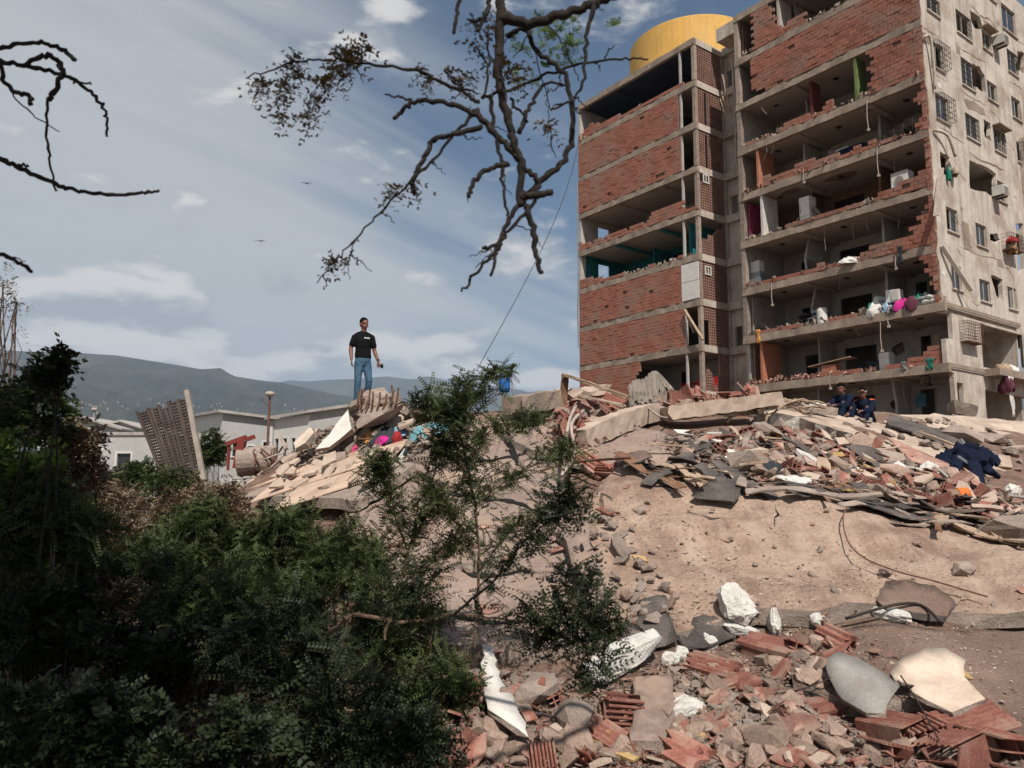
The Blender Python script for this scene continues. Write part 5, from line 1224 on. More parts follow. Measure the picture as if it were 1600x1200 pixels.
scatter([(1060,1075),(1180,1090),(1270,1130),(1280,1180),(1100,1190),(1065,1150)], 90, RK, (.3,.6), 'stone', 'grey-brown stone in the gravel patch at bottom centre', 'stone', 'stones of the gravel patch')
scatter(A2, 160, RK, (.4,1.3), 'stone', 'broken masonry stone on the debris terrace below the crest', 'stone', 'stones on the debris terrace', lift=.08)
scatter(A2, 110, SH, (.6,1.7), 'clay_shard', 'red clay shard on the debris terrace below the crest', 'shard', 'clay shards on the debris terrace', lift=.12)
scatter(A2, 50, SHP+SHW, (.5,1.7), 'screed_plate', 'pale broken screed plate on the debris terrace', 'plate', 'screed plates on the debris terrace', lift=.12)
scatter([(1000,752),(1000,728),(1100,722),(1200,730),(1310,755),(1420,785),(1600,838),(1600,862),(1500,838),(1400,812),(1290,786),(1180,760),(1080,762)], 95, LTH, (.5,1.3), 'lath', 'x', 'lath', 'thin strips layered along the top edge of the sandy slab', tilt=.16, lift=.06)
scatter(A2, 40, LTH, (.4,1.1), 'lath', 'x', 'lath', 'thin strips on the debris terrace', tilt=.3, lift=.1)
scatter(A2, 30, SHT, (.5,1.4), 'tar_scrap', 'dark tar paper scrap on the debris terrace', 'roofing', 'tar paper scraps on the terrace', lift=.1)
scatter(A2, 28, CB, (.5,.95), 'clay_block_fragment', 'broken hollow clay block on the debris terrace', 'clay block', 'clay blocks on the debris terrace', tilt=1.2, lift=.1)
scatter(A2, 22, RKC, (.5,1.1), 'concrete_chunk', 'grey concrete chunk on the debris terrace', 'chunk', 'concrete chunks on the terrace', lift=.08)
scatter(A3, 90, SH, (.9,2.0), 'clay_shard', 'red clay shard heaped on the crest before the building', 'shard', 'clay shards on the crest', tilt=1.2, lift=.12)
scatter(A3, 40, CB+RBk, (.6,1.1), 'clay_block_fragment', 'broken hollow clay block heaped on the crest', 'clay block', 'clay blocks on the crest', tilt=1.2, lift=.12)
scatter(A3, 60, RK, (.6,1.5), 'stone', 'masonry stone heaped on the crest', 'stone', 'stones on the crest', lift=.1)
scatter([(1290,655),(1450,700),(1600,745),(1600,690),(1480,650)], 60, RK+SHP, (.5,1.3), 'stone', 'tan stone lying on the roof slabs at right', 'stone', 'stones on the roof slabs', lift=.03)
scatter(A4, 34, SH, (.2,.6), 'clay_shard', 'small red clay shard lying on the sandy slab', 'shard', 'small clay shards on the sandy slab', tilt=.2, lift=.02)
scatter(A4, 34, RK, (.12,.4), 'stone', 'small stone lying on the sandy slab', 'stone', 'small stones on the sandy slab', lift=.02)
scatter([(870,820),(960,800),(1060,900),(1040,1000),(950,980),(890,900)], 70, RK+SHP[:3], (.25,.7), 'stone', 'crumbled stone beside the left edge of the sandy slab', 'stone', 'crumbled stones left of the sandy slab', lift=.06)
scatter(A5, 80, RK+RKC, (.5,1.3), 'stone', 'stone on the left end of the heap by the standing man', 'stone', 'stones by the standing man', lift=.1)
scatter(A5, 24, SHP, (.8,1.8), 'screed_plate', 'pale screed plate on the left end of the heap', 'plate', 'screed plates at the left end', tilt=.8, lift=.12)
scatter([(430,745),(600,770),(560,800),(430,800)], 40, SHP, (.5,1.5), 'screed_plate', 'pale broken tile sheet at the foot of the tiled slab', 'plate', 'broken tile sheets by the tiled slab', tilt=.3, lift=.3)
scatter(A6, 26, SH, (.3,.9), 'clay_shard', 'red clay shard lying on the grey-brown slabs', 'shard', 'clay shards on the grey-brown slabs', tilt=.2, lift=.02)
scatter(A6, 20, RK, (.2,.6), 'stone', 'small stone lying on the grey-brown slabs', 'stone', 'stones on the grey-brown slabs', lift=.02)
scatter(A7, 60, RK+SHP+SH, (.8,2.2), 'stone', 'rubble piece on the low ground at far left', 'stone', 'rubble on the low ground at left', lift=.1)
def crack_line(pts, w, label_parent=None):
    wp = [G(*p) for p in pts]; fine = []
    for a, b in zip(wp[:-1], wp[1:]):
        n = max(2, int((b-a).length/.12)); fine += [(a.lerp(b, j/n).x+R.gauss(0,.02), a.lerp(b, j/n).y+R.gauss(0,.02)) for j in range(n)]
    q = MB(); vs = []
    for k, (x, y) in enumerate(fine):
        x1, y1 = fine[min(k+1, len(fine)-1)]; x0, y0 = fine[max(k-1, 0)]; tx, ty = x1-x0, y1-y0; L_ = math.hypot(tx, ty) or 1; h = w*R.uniform(.3,1.2)*(1-abs(2*k/(len(fine)-1)-1)**4*.9)
        for s in (-1, 1): xx, yy = x-ty/L_*h*s, y+tx/L_*h*s; vs.append((xx, yy, H(xx, yy)+.012))
    q.add(vs, [(2*k, 2*k+1, 2*k+3, 2*k+2) for k in range(len(fine)-1)]); o = q.build('crack', M_black, D.objects['rubble_heap']); return o  # black ribbon laid on the slab, painting the dark inside a crack
for pts, w in (([(640,905),(700,893),(760,902),(820,896),(900,902)],.06),([(655,762),(720,775),(800,782),(872,796)],.05),([(740,720),(790,716),(822,700),(850,688)],.05),([(790,676),(800,700),(806,722),(818,735)],.05),([(806,745),(838,705),(850,700)],.015),
  ([(905,850),(925,885),(918,930),(930,970)],.05),([(1210,790),(1218,805),(1208,830)],.012),([(1070,800),(1110,812),(1150,810)],.012),([(700,960),(760,975),(840,968),(900,985)],.045),([(620,830),(680,850),(720,848)],.02),([(1250,1085),(1300,1098),(1330,1120)],.02),([(1000,760),(1040,764),(1090,772)],.02)): crack_line(pts, w)
finalize()
# gravel and dust crumbs nobody could count
def crumbs(name, poly, n, s0, s1, m, label, seed, lift=.0):
    rs = random.Random(seed); xs = [p[0] for p in poly]; ys = [p[1] for p in poly]; vs = []; fs = []; k = 0
    pool = []
    while len(pool) < n//12+1:
        px, py = rs.uniform(min(xs), max(xs)), rs.uniform(min(ys), max(ys))
        if inpoly(px, py, poly): pool.append(G(px, py))
    q = MB()
    for c in pool:
        for _ in range(12):
            x, y = c.x+rs.gauss(0,.22), c.y+rs.gauss(0,.22); s = rs.uniform(s0, s1)*(2 if rs.random() < .06 else 1); z = H(x, y)+s*.3+lift
            q.add([(x+rs.uniform(-s,s)*1.2, y+rs.uniform(-s,s)*1.2, z+rs.uniform(-s,s)*.6) for _ in range(4)], [(0,1,2),(0,3,1),(1,3,2),(2,3,0)])
    return tag(q.build(name, m), label, 'gravel', kind='stuff')
crumbs('red_crumbs', A1, 9000, .008, .028, M_clayd, 'crushed red clay crumbs between the foreground blocks', 1)
crumbs('gravel', A1, 9000, .008, .03, M_conc, 'grey-brown gravel between the foreground blocks', 2)
crumbs('gravel', A2, 8000, .015, .05, M_conc, 'grey gravel covering the debris terrace', 3, .06)
crumbs('red_crumbs', A2, 6000, .015, .045, M_clayd, 'crushed red clay covering the debris terrace', 4, .06)
crumbs('gravel', A4, 2400, .006, .018, M_pale, 'fine pale grit strewn over the sandy slab', 5, .0)
crumbs('gravel', A3, 4000, .02, .06, M_clayd, 'crushed clay along the crest', 6, .08)
crumbs('gravel', A5, 4000, .02, .06, M_conc, 'gravel at the left end of the heap', 7, .06)
crumbs('gravel', [(600,690),(1600,1000),(1600,1200),(560,1200)], 3600, .006, .018, M_pale, 'fine pale grit over the middle of the heap', 8, .0)

# ================================================================== PEOPLE
def capsule(q, pts, rad, n=10, flat=1.0, ax=None):
    """tapered limb with round ends; flat squeezes it along ax"""
    pts = [Vector(p) for p in pts]; P2, R2 = [], []
    t0 = (pts[1]-pts[0]).normalized(); t1 = (pts[-1]-pts[-2]).normalized()
    P2 += [pts[0]-t0*rad[0]*.9, pts[0]-t0*rad[0]*.5]; R2 += [rad[0]*.35, rad[0]*.85]
    P2 += pts; R2 += list(rad); P2 += [pts[-1]+t1*rad[-1]*.5, pts[-1]+t1*rad[-1]*.9]; R2 += [rad[-1]*.85, rad[-1]*.35]
    k = len(q.v); q.tube(P2, R2, n)
    if ax is not None:
        ax = Vector(ax).normalized()
        for i in range(k, len(q.v)):
            v = Vector(q.v[i]); f = (i-k)//n; f = min(f, len(P2)-1); d = v-P2[f]; q.v[i] = tuple(P2[f] + d - ax*d.dot(ax)*(1-flat))
def bodyobj(name, q, m, parent, vox=.014, sm=4):
    o = q.build(name, m, parent); r = o.modifiers.new('skin', 'REMESH'); r.mode = 'VOXEL'; r.voxel_size = vox; r.use_smooth_shade = True
    s = o.modifiers.new('smooth', 'SMOOTH'); s.factor = .5; s.iterations = sm; return o
M_skin = mat('brown_skin', (.165,.072,.045), (.13,.056,.035), (.20,.092,.058), 4, 40, rough=.55, bump=.05, spec=.4)
M_hair = mat('black_hair', (.006,.005,.005), None, None, 10, 90, rough=.9, bump=.4, spec=.04)
M_tee = cloth('black_cotton', (.010,.010,.011)); M_jean = cloth('blue_denim', (.055,.11,.17), (.11,.18,.25)); M_navy2 = cloth('navy_cloth', (.010,.014,.030), (.016,.021,.042)); M_wh = cloth('white_print', (.7,.7,.68))
M_shoe = cloth('dark_shoe', (.03,.028,.026)); M_or2 = cloth('orange_cloth', (.62,.12,.035)); M_eye = mat('eye', (.02,.015,.012), None, None, 5, 5, rough=.2, bump=0)
M_eyew = mat('eye_white', (.6,.57,.53), None, None, 5, 5, rough=.3, bump=0)
def head(q, c, rot=None, s=1.0):
    """head with jaw, nose, ears and brow; faces +Y locally before rot"""
    rot = rot or Quaternion()
    def T(x, y, z): return Vector(c) + rot @ (Vector((x, y, z))*s)
    q.ell(T(0,-.008,.035), (.076*s,.095*s,.088*s), rot, 16, 12); q.ell(T(0,.018,-.045), (.058*s,.070*s,.068*s), rot, 14, 10)
    q.ell(T(0,.055,-.090), (.028*s,.024*s,.020*s), rot); q.ell(T(0,.086,-.022), (.013*s,.020*s,.026*s), rot); q.ell(T(0,.100,-.036), (.016*s,.013*s,.011*s), rot)
    for k in (-1, 1):
        q.ell(T(k*.078,-.005,-.015), (.010*s,.020*s,.032*s), rot); q.ell(T(k*.042,.055,-.035), (.020*s,.020*s,.018*s), rot); q.ell(T(k*.030,.078,.022), (.026*s,.012*s,.009*s), rot)
    q.ell(T(0,.082,-.064), (.024*s,.010*s,.006*s), rot); q.ell(T(0,.079,-.075), (.021*s,.010*s,.006*s), rot)
    return T
def face_bits(T, rot, parent, s=1.0):
    for k in (-1, 1):
        q = MB(); q.ell(T(k*.031,.077,.004), (.013*s,.008*s,.007*s), rot, 8, 6); q.build('eye', M_eye, parent, True)
def hand(q, wr, dirn, palm_n, s=1.0, curl=.6, side=1):
    """palm, four unequal bent fingers and a thumb leaving the side of the palm"""
    d = Vector(dirn).normalized(); n = Vector(palm_n); n = (n-d*n.dot(d)).normalized(); w = d.cross(n)*side
    wr = Vector(wr); c = wr + d*.05*s
    capsule(q, [wr, wr+d*.045*s, wr+d*.085*s], [.024*s,.034*s,.036*s], 10, .45, n)
    for k, (o, L_) in enumerate(((-.030,.064),(-.010,.074),(.010,.070),(.029,.054))):
        p = wr + d*.09*s + w*o*s; pts = [p-d*.02*s]; dd = d.copy(); seg = [.42,.32,.26]
        for j, f in enumerate(seg):
            a = curl*(.5+.5*j) ; dd = (dd*math.cos(a)+n*math.sin(a)).normalized(); pts.append(pts[-1]+dd*L_*1.2*f*s)
        capsule(q, pts, [.0095*s,.009*s,.008*s,.0065*s], 7)
    p = wr+d*.025*s-w*.024*s; t1 = (d*.7-w*.7+n*.15).normalized(); t2 = (d*.9-w*.1+n*.5).normalized()
    capsule(q, [p, p+t1*.035*s, p+t1*.035*s+t2*.03*s], [.012*s,.0105*s,.008*s], 7)
# the man standing: local frame x = image right, y = away, faces the camera and a little to the right
mp = P(565, 634, 14.9)
man = empty('person', mp, 'man standing on the top of the heap in a black T-shirt and blue jeans', 'person')
rz = Quaternion((0,0,1), PI+.55); 
def V(*a): return rz @ Vector(a)          # x: his left is -x after turn; y: his front
b = MB()
fT = head(b, V(0,.01,1.615)+Vector((0,0,0)), rz @ Quaternion((0,0,1), .12) @ Quaternion((1,0,0), -.06), 1.02)
capsule(b, [V(0,-.005,1.40), V(0,.0,1.47), V(0,.008,1.55)], [.062,.054,.054], 12)
capsule(b, [V(0,0,1.02), V(0,.0,1.12), V(0,0,1.27), V(0,-.01,1.38)], [.135,.128,.15,.12], 14, .68, V(0,1,0))
capsule(b, [V(-.13,-.01,1.355), V(.13,-.01,1.355)], [.05,.05], 10)
arms = {}
for sd_ in (-1, 1):
    sh = V(sd_*.178,-.01,1.355 - .012*sd_); el = V(sd_*.245,-.03,1.11) if sd_ > 0 else V(sd_*.235,.0,1.10)
    wr_ = V(sd_*.255,.06,.885) if sd_ > 0 else V(sd_*.28,.10,.88)
    capsule(b, [sh, sh.lerp(el,.45), el], [.054,.050,.041], 10); capsule(b, [el, el.lerp(wr_,.3), wr_], [.041,.042,.027], 10)
    hand(b, wr_, (V(0,.12,-1) if sd_ > 0 else V(-.15,.35,-1)), V(-sd_*.8,.3,0), 1.05, .45 if sd_ > 0 else .85, sd_); arms[sd_] = (sh, el, wr_)
for sd_ in (-1, 1):
    hp = V(sd_*.075,0,.86); kn = V(sd_*.10,.03+(.06 if sd_ < 0 else -.01),.49); an = V(sd_*.105,-.01,.08)
    capsule(b, [hp, hp.lerp(kn,.4), kn], [.070,.068,.052], 12); capsule(b, [kn, kn.lerp(an,.35), an], [.056,.058,.038], 10)
    capsule(b, [an+Vector((0,0,-.02)), an+V(0,.10,-.045)], [.04,.032], 8)
bodyobj('body', b, M_skin, man, .0095, 3)
face_bits(fT, rz @ Quaternion((0,0,1), .12), man)
hq = MB(); c0 = V(0,.01,1.615); hq.ell(c0+V(0,-.016,.052), (.086,.100,.092), rz, 16, 12); hq.ell(c0+V(0,-.035,.0), (.079,.075,.075), rz, 14, 10)
o = bodyobj('hair', hq, M_hair, man, .010, 2)
# trim: hairline above the brow
t = MB()
capsule(t, [V(0,0,.97), V(0,.0,1.10), V(0,.005,1.26), V(0,-.008,1.37)], [.168,.158,.172,.135], 16, .74, V(0,1,0))
capsule(t, [V(-.12,-.01,1.355), V(.12,-.01,1.352)], [.07,.07], 12)
capsule(t, [V(0,-.005,1.40), V(0,-.002,1.435)], [.075,.062], 12)
for sd_ in (-1, 1):
    sh, el, wr_ = arms[sd_]; capsule(t, [sh, sh.lerp(el,.66)], [.062,.062], 12); capsule(t, [V(sd_*.03,-.01,1.43), V(sd_*.10,-.015,1.405), sh], [.05,.056,.058], 12)
bodyobj('t_shirt', t, M_tee, man, .010, 3)
q = MB(); 
for (x0, x1, m_) in ((-.085,.035,0),): 
    n = 8
    for k in range(n):
        xa, xb = x0+(x1-x0)*k/n, x0+(x1-x0)*(k+.86)/n
        y = lambda x: .122-.9*x*x
        q.add([V(xa,y(xa),1.315), V(xb,y(xb),1.315), V(xb,y(xb)+.001,1.335), V(xa,y(xa)+.001,1.335)], [(3,2,1,0)])
q.build('shirt_print', M_wh, man)
t = MB(); capsule(t, [V(-.055,0,.89), V(.055,0,.89)], [.095,.095], 14, .9, V(0,1,0)); capsule(t, [V(0,0,.87), V(0,0,.97)], [.160,.152], 14, .74, V(0,1,0))
for sd_ in (-1, 1):
    hp = V(sd_*.08,0,.84); kn = V(sd_*.10,.03+(.06 if sd_ < 0 else -.01),.49); an = V(sd_*.105,-.01,.10)
    capsule(t, [hp, hp.lerp(kn,.4), kn, kn.lerp(an,.4), an], [.092,.086,.068,.064,.056], 14)
bodyobj('jeans', t, M_jean, man, .011, 3)
for sd_ in (-1, 1):
    t = MB(); a = V(sd_*.105,-.02,.05); capsule(t, [a, a+V(0,.16,-.012)], [.048,.042], 10); bodyobj('shoe', t, M_shoe, man, .010, 2)
t = MB(); sh, el, wr_ = arms[-1]; t.tube([wr_+V(0,0,.03), wr_+V(0,0,.045)], .034, 12); t.build('wristwatch', M_darkm, man)
ph = MB(); c = mp + arms[-1][2] + V(-.03,.12,-.10); ph.ell(c, (.035,.035,.05), None, 10, 8); tag(bodyobj('dark_can', ph, M_shoe, None, .01, 1), 'small dark object held in the left hand of the standing man', 'can')
C_band = cloth('grey_band', (.32,.32,.31))
# seated men
def seated(anchor, lab, yaw, hat, parts):
    """sits with knees up; anchor is the seat; faces +Y of yaw"""
    r_ = Quaternion((0,0,1), yaw)
    def V(*a): return r_ @ Vector(a)
    pr = empty('person', anchor, lab, 'person')
    b = MB(); lean = parts['lean']; nk = V(0,lean,.56); hd = V(parts.get('hx',0),lean+.05,.70); hr = r_ @ Quaternion((0,0,1), parts['turn']) @ Quaternion((1,0,0), -.15)
    fT = head(b, hd, hr, 1.0); capsule(b, [nk-V(0,.02,.06), nk, hd-Vector((0,0,.08))], [.06,.056,.054], 10)
    capsule(b, [V(0,-.02,.10), V(0,lean*.4,.3), V(0,lean*.85,.48)], [.13,.13,.13], 12, .75, V(0,1,0))
    j = MB(); capsule(j, [V(0,-.02,.08), V(0,lean*.4,.3), V(0,lean*.85,.46)], [.158,.155,.152], 14, .78, V(0,1,0)); capsule(j, [V(-.14,lean*.95,.50), V(.14,lean*.95,.50)], [.075,.075], 12)
    capsule(j, [V(0,lean*.97,.52), nk], [.08,.066], 12)
    for s_ in (-1, 1):
        sh = V(s_*.18,lean*.95,.50); hp = V(s_*.10,.02,.08); kn = V(s_*.16,.42,.36); an = V(s_*.15,.60,-.04)
        wr_ = V(*parts['hands'][0 if s_ < 0 else 1]); el = (sh+wr_)/2 + V(s_*.06,-.02,-.10)
        capsule(b, [sh, el], [.05,.04]); capsule(b, [el, wr_], [.04,.026]); hand(b, wr_, (wr_-el), Vector((0,0,-1)), 1.05, .7, s_)
        capsule(b, [hp, kn], [.085,.055]); capsule(b, [kn, an], [.055,.036]); capsule(b, [an, an+V(0,.12,-.03)], [.04,.032])
        capsule(j, [sh, el], [.068,.060]); capsule(j, [el, el.lerp(wr_,.9)], [.060,.045])
        capsule(j, [hp, hp.lerp(kn,.5), kn, kn.lerp(an,.5), an], [.105,.095,.078,.070,.062])
        t = MB(); capsule(t, [an-V(0,.03,.03), an+V(0,.15,-.045)], [.052,.044]); bodyobj('boot', t, M_shoe, pr, .012, 2)
    bodyobj('body', b, M_skin, pr, .0095, 3); bodyobj('overalls', j, M_navy2, pr, .012, 3); face_bits(fT, hr, pr)
    h = MB(); T = lambda x, y, z: hd + hr @ Vector((x, y, z))
    h.ell(T(0,-.022,.052), (.086,.098,.092), hr, 16, 12)
    if not hat:
        h.ell(T(0,.045,.085), (.07,.05,.035), hr); h.ell(T(0,-.04,.0), (.082,.07,.08), hr)
    bodyobj('cap' if hat else 'hair', h, M_hair, pr, .011, 2)
    if hat:
        q = MB(); q.tube([T(0,-.02,.036), T(0,-.018,.058)], .094, 18); q.build('cap_band', C_band, pr); q = MB(); q.ell(T(0,.085,.045), (.06,.055,.008), hr, 12, 6); q.build('cap_peak', M_hair, pr)
    for (nm, m, c, rad) in parts['patch']:
        q = MB(); q.ell(V(*c), rad, r_, 10, 8); q.build(nm, m, pr, True)
    return pr
seated(P(1324,656,17.0)-Vector((0,0,.02)), 'bare-headed man in navy overalls sitting on the slab and reaching to his side', PI-.9+PI*0, False,
       dict(lean=.16, turn=.25, hands=((-.10,.62,.30),(.14,.66,.26)), patch=[('arm_patch', M_wh, (.235,.13,.44), (.02,.03,.02))]))
seated(P(1355,664,16.8)-Vector((0,0,.02)), 'man in dark cap and navy overalls with orange shoulders sitting beside his mate', PI-.75, True,
       dict(lean=.14, turn=.2, hands=((-.12,.62,.28),(.17,.64,.24)), patch=[('orange_yoke', M_or2, (.15,.115,.525), (.085,.075,.058)), ('orange_yoke', M_or2, (-.15,.115,.525), (.085,.075,.058)), ('yellow_patch', M_yel, (.255,.20,.42), (.02,.04,.018))]))
# birds far up
for k, (px, py) in enumerate(((479,287),(407,377))):
    bo = P(px, py, 120); t = empty('bird', bo, ['upper bird soaring in the sky, left of the hanging twigs','lower bird soaring in the pale sky above the man'][k], 'bird')
    q = MB(); q.ell((0,0,0), (.09,.28,.08), None, 8, 6); q.ell((0,.3,.02), (.06,.09,.06), None, 8, 6); q.add([(-.05,-.25,0),(.05,-.25,0),(.12,-.5,0),(-.12,-.5,0)], [(0,1,2,3)]); q.build('body', M_black, t)
    for s_ in (-1, 1):
        q = MB(); q.add([(0,.12,.02),(0,-.15,.02),(s_*.5,-.12,.16),(s_*.5,.12,.18),(s_*.95,-.1,.05),(s_*.9,0,.08)], [(0,1,2,3),(3,2,4,5)]); ob = q.build('wing', M_black, t); ob.modifiers.new('s','SOLIDIFY').thickness = .02

# ================================================================== THINGS ON THE HEAP
def crumple(name, px, py, r, m, label, cat='cloth', d=None, seed=0, flatn=.35, n=26, lift=0., parent=None, rot=0, pos=None):
    """heap of crumpled cloth as one draped, folded skin"""
    c = pos or (P(px, py, d) if d else G(px, py)); c = c+Vector((0,0,lift)); q = MB(); vs = []; m_ = n*2
    for i in range(n+1):
        for j in range(m_):
            th = (i/n)*PI*.62; ph = 2*PI*j/m_
            f = 1+.35*float(fbm(math.cos(ph)*2+seed*7.3+5, math.sin(ph)*2+i*.12, 3)); x, y = r[0]*math.sin(th)*math.cos(ph)*f*1.05, r[1]*math.sin(th)*math.sin(ph)*f*1.05
            z = r[2]*math.cos(th)*(1+.5*float(fbm(x*9+seed, y*9, 3))) + r[2]*.35*float(fbm(x*14, y*5+seed*3, 4))
            xr, yr = x*math.cos(rot)-y*math.sin(rot), x*math.sin(rot)+y*math.cos(rot)
            p = Vector((c.x+xr, c.y+yr, c.z+z)); 
            if not pos and not d: p.z = max(p.z + (H(p.x,p.y)-c.z+lift)*min(1,th), H(p.x,p.y)+.01)
            vs.append(p)
    fs = [(i*m_+j, i*m_+(j+1)%m_, (i+1)*m_+(j+1)%m_, (i+1)*m_+j) for i in range(n) for j in range(m_)]
    q.add(vs, [tuple(reversed(f)) for f in fs][::1]); o = q.build(name, m, None, True); return tag(o, label, cat)
C_blue = cloth('blue_cloth', (.012,.085,.18)); C_teal = cloth('pale_teal_cloth', (.16,.34,.38)); C_mag = cloth('magenta_cloth', (.45,.03,.20)); C_red = cloth('red_cloth', (.32,.03,.035))
C_pink = cloth('pink_cloth', (.5,.05,.15)); C_drk = cloth('charcoal_cloth', (.04,.045,.05)); C_wht = cloth('white_cloth', (.55,.53,.50)); C_org = cloth('orange_fabric', (.6,.27,.07)); C_grey = cloth('grey_cloth', (.19,.20,.21)); C_plum = cloth('plum_cloth', (.10,.035,.05)); C_lb = cloth('light_blue_cloth', (.25,.38,.5)); C_grn = cloth('green_cloth', (.02,.16,.12))
crumple('blue_cloth', 605,652,(.22,.2,.24), C_blue, 'bright blue cloth bunched below the broken beam end near the standing man', seed=1, lift=.12)
crumple('teal_sheet', 672,682,(.42,.3,.10), C_teal, 'pale teal bed sheet spread right of the dark clothes', seed=2, lift=.10)
crumple('dark_clothes', 604,692,(.30,.25,.14), C_drk, 'pile of charcoal clothes left of the pale teal sheet', seed=3, lift=.10)
crumple('magenta_cloth', 597,701,(.14,.12,.06), C_mag, 'small magenta cloth at the foot of the charcoal clothes', seed=4, lift=.15)
crumple('red_cloth', 620,698,(.09,.10,.14), C_red, 'red cloth hanging down right of the magenta cloth', seed=5, lift=.12)
crumple('orange_cloth', 578,692,(.11,.12,.10), C_org, 'orange cloth left of the charcoal clothes', seed=6, lift=.12)
crumple('light_blue_cloth', 624,688,(.2,.15,.07), C_lb, 'light blue cloth between the red cloth and the teal sheet', seed=7, lift=.14)
crumple('blue_rag', 503,783,(.16,.12,.05), C_blue, 'dark blue rag at the foot of the tiled slab', seed=8, lift=.1)
crumple('pink_rag', 524,775,(.10,.08,.04), C_pink, 'pink rag lying beside the dark blue rag', seed=9, lift=.1)
crumple('pink_scrap', 552,710,(.07,.07,.04), C_pink, 'little pink scrap above the tiled slab', seed=10, lift=.1)
crumple('blue_bag', 372,758,(.22,.2,.08), C_lb, 'light blue and white plastic bag at the left tip of the tiled slab', 'bag', seed=11, lift=.1)
crumple('white_cloth', 1240,762,(.2,.1,.05), C_wht, 'crumpled white plastic at the edge of the debris terrace', 'plastic', seed=12, lift=.1)
crumple('dark_bundle', 1205,745,(.15,.12,.14), C_drk, 'dark worn tyre-like bundle at the right top of the draped tar sheet', 'bundle', seed=13, lift=.1)
# the overalls hanging over the slab edge
ov = empty('navy_overalls', gp(1515,730,.25), 'navy work overalls with reflective bands thrown over the broken slab edge', 'overalls'); oo = ov.location.copy()
crumple('x', 0,0,(.46,.36,.26), M_navy2, 'x', seed=14, pos=oo-Vector((0,0,.12)), n=40); o = D.objects['x']; o.name = 'jacket'; 
del o['label']; del o['category']; o.parent = ov; o.matrix_parent_inverse = Matrix.Translation(-oo)
for (a, b, c, r) in (((1500,735),(1490,752),(1478,764),(.10,.08,.06)), ((1530,738),(1548,748),(1560,748),(.13,.10,.05)), ((1522,745),(1528,756),(1534,766),(.12,.10,.07))):
    t = MB(); capsule(t, [gp(*a,.22)-oo, gp(*b,.12)-oo, gp(*c,.04)-oo], r, 12, .6, (0,-.5,.8)); bodyobj('sleeve', t, M_navy2, ov, .02, 2)
for (a, b) in (((1493,742),(1506,752)), ((1498,712),(1504,722))):
    t = MB(); pa, pb = gp(*a,.30)-oo, gp(*b,.30)-oo; pa.y -= .12; pb.y -= .12; t.tube([pa, pb], .022, 6); t.build('reflective_band', C_grey, ov)
# broken wardrobe boards among the clothes
for k, (a, b, w) in enumerate((((540,700),(582,672),.22),((552,704),(600,676),.16),((568,690),(612,664),.14),((530,716),(560,700),.12),((582,712),(560,722),.10))):
    beam('wardrobe_board', gp(*a,.14+.04*k), gp(*b,.30+.03*k), w, .025, M_woodd if k != 1 else M_wood, ['lowest brown wardrobe board leaning left of the clothes','pale wardrobe board in the middle of the leaning boards','upper brown wardrobe board below the blue cloth','short brown board at the left foot of the clothes','stub of brown board under the orange cloth'][k], 'board', n=6, amp=.006)
# the great broken beam end under the man, with its bars
bo = empty('broken_beam_end', gp(590,650,.2), 'jagged upturned concrete beam end with bent bars just right of the standing man', 'beam'); bc = bo.location.copy()
for k, (px, py, r, sd0) in enumerate(((585,622,(.30,.22,.22),1),(607,628,(.26,.2,.16),2),(560,632,(.24,.2,.12),3),(590,648,(.55,.3,.20),4))):
    me = hull_mesh('concrete_core', 300+sd0, r, M_conc, 20, 3, .10); c = link('concrete_core', me, bo); c.location = P(px, py, 14.3 if k < 3 else 14.2)-bc; c.rotation_euler = (0, -.35, .1*k)
for k in range(7):
    q = MB(); a = P(562+k*9, 640, 14.05)-bc; b2 = P(568+k*9+rr.uniform(-3,3), 612+rr.uniform(-8,8), 14.05)-bc; q.tube([a, (a+b2)/2+Vector((.02,0,0)), b2], .018, 5); q.build('steel_bar', M_rust, bo)
for k, (pts) in enumerate((((612,630),(614,615),(612,602)), ((618,632),(632,628),(636,638)), ((566,628),(566,615),(570,607)), ((558,636),(560,624),(561,611)))):
    q = MB(); q.tube([P(x, y, 14.0)-bc for x, y in pts], .02, 5); q.build('steel_bar', M_rust, bo)
flt = [(498,690),(520,662),(545,640),(548,650),(542,672),(526,700),(505,712)]
plate('tilted_slab', [P(x, y, 13.9+(.4 if y < 660 else 0)) for x, y in ((492,700),(545,642),(548,668),(516,700))], .12, (M_plas, M_conc), 'pale plastered slab face slanting up to the feet of the standing man', 'slab')
plate('tilted_slab', [P(458,690,14.3), P(486,668,14.6), P(490,675,14.3), P(476,692,14.1), P(462,702,14.1)], .12, (M_cream, M_conc), 'cream-faced slab chunk tilted on the left slope of the heap', 'slab')
plate('tilted_slab', [P(620,718,13.0), P(632,700,13.1), P(655,692,13.1), P(652,716,12.9), P(635,728,12.8)], .05, (M_plas, M_conc), 'white wall plate leaning under the red cloth', 'plaster')
plate('dark_plate', [P(434,680,14.6), P(440,678,14.6), P(450,700,14.2), P(444,702,14.2)], .04, (M_conc, M_conc), 'dark stub of plate sticking up left of the cream-faced chunk', 'plate')
beam('timber_plank', P(400,706,14.6), P(432,696,14.7), .06, .06, M_pipe, 'thin rod lying near the leaning cream-faced chunk', 'rod', n=5, amp=.004)
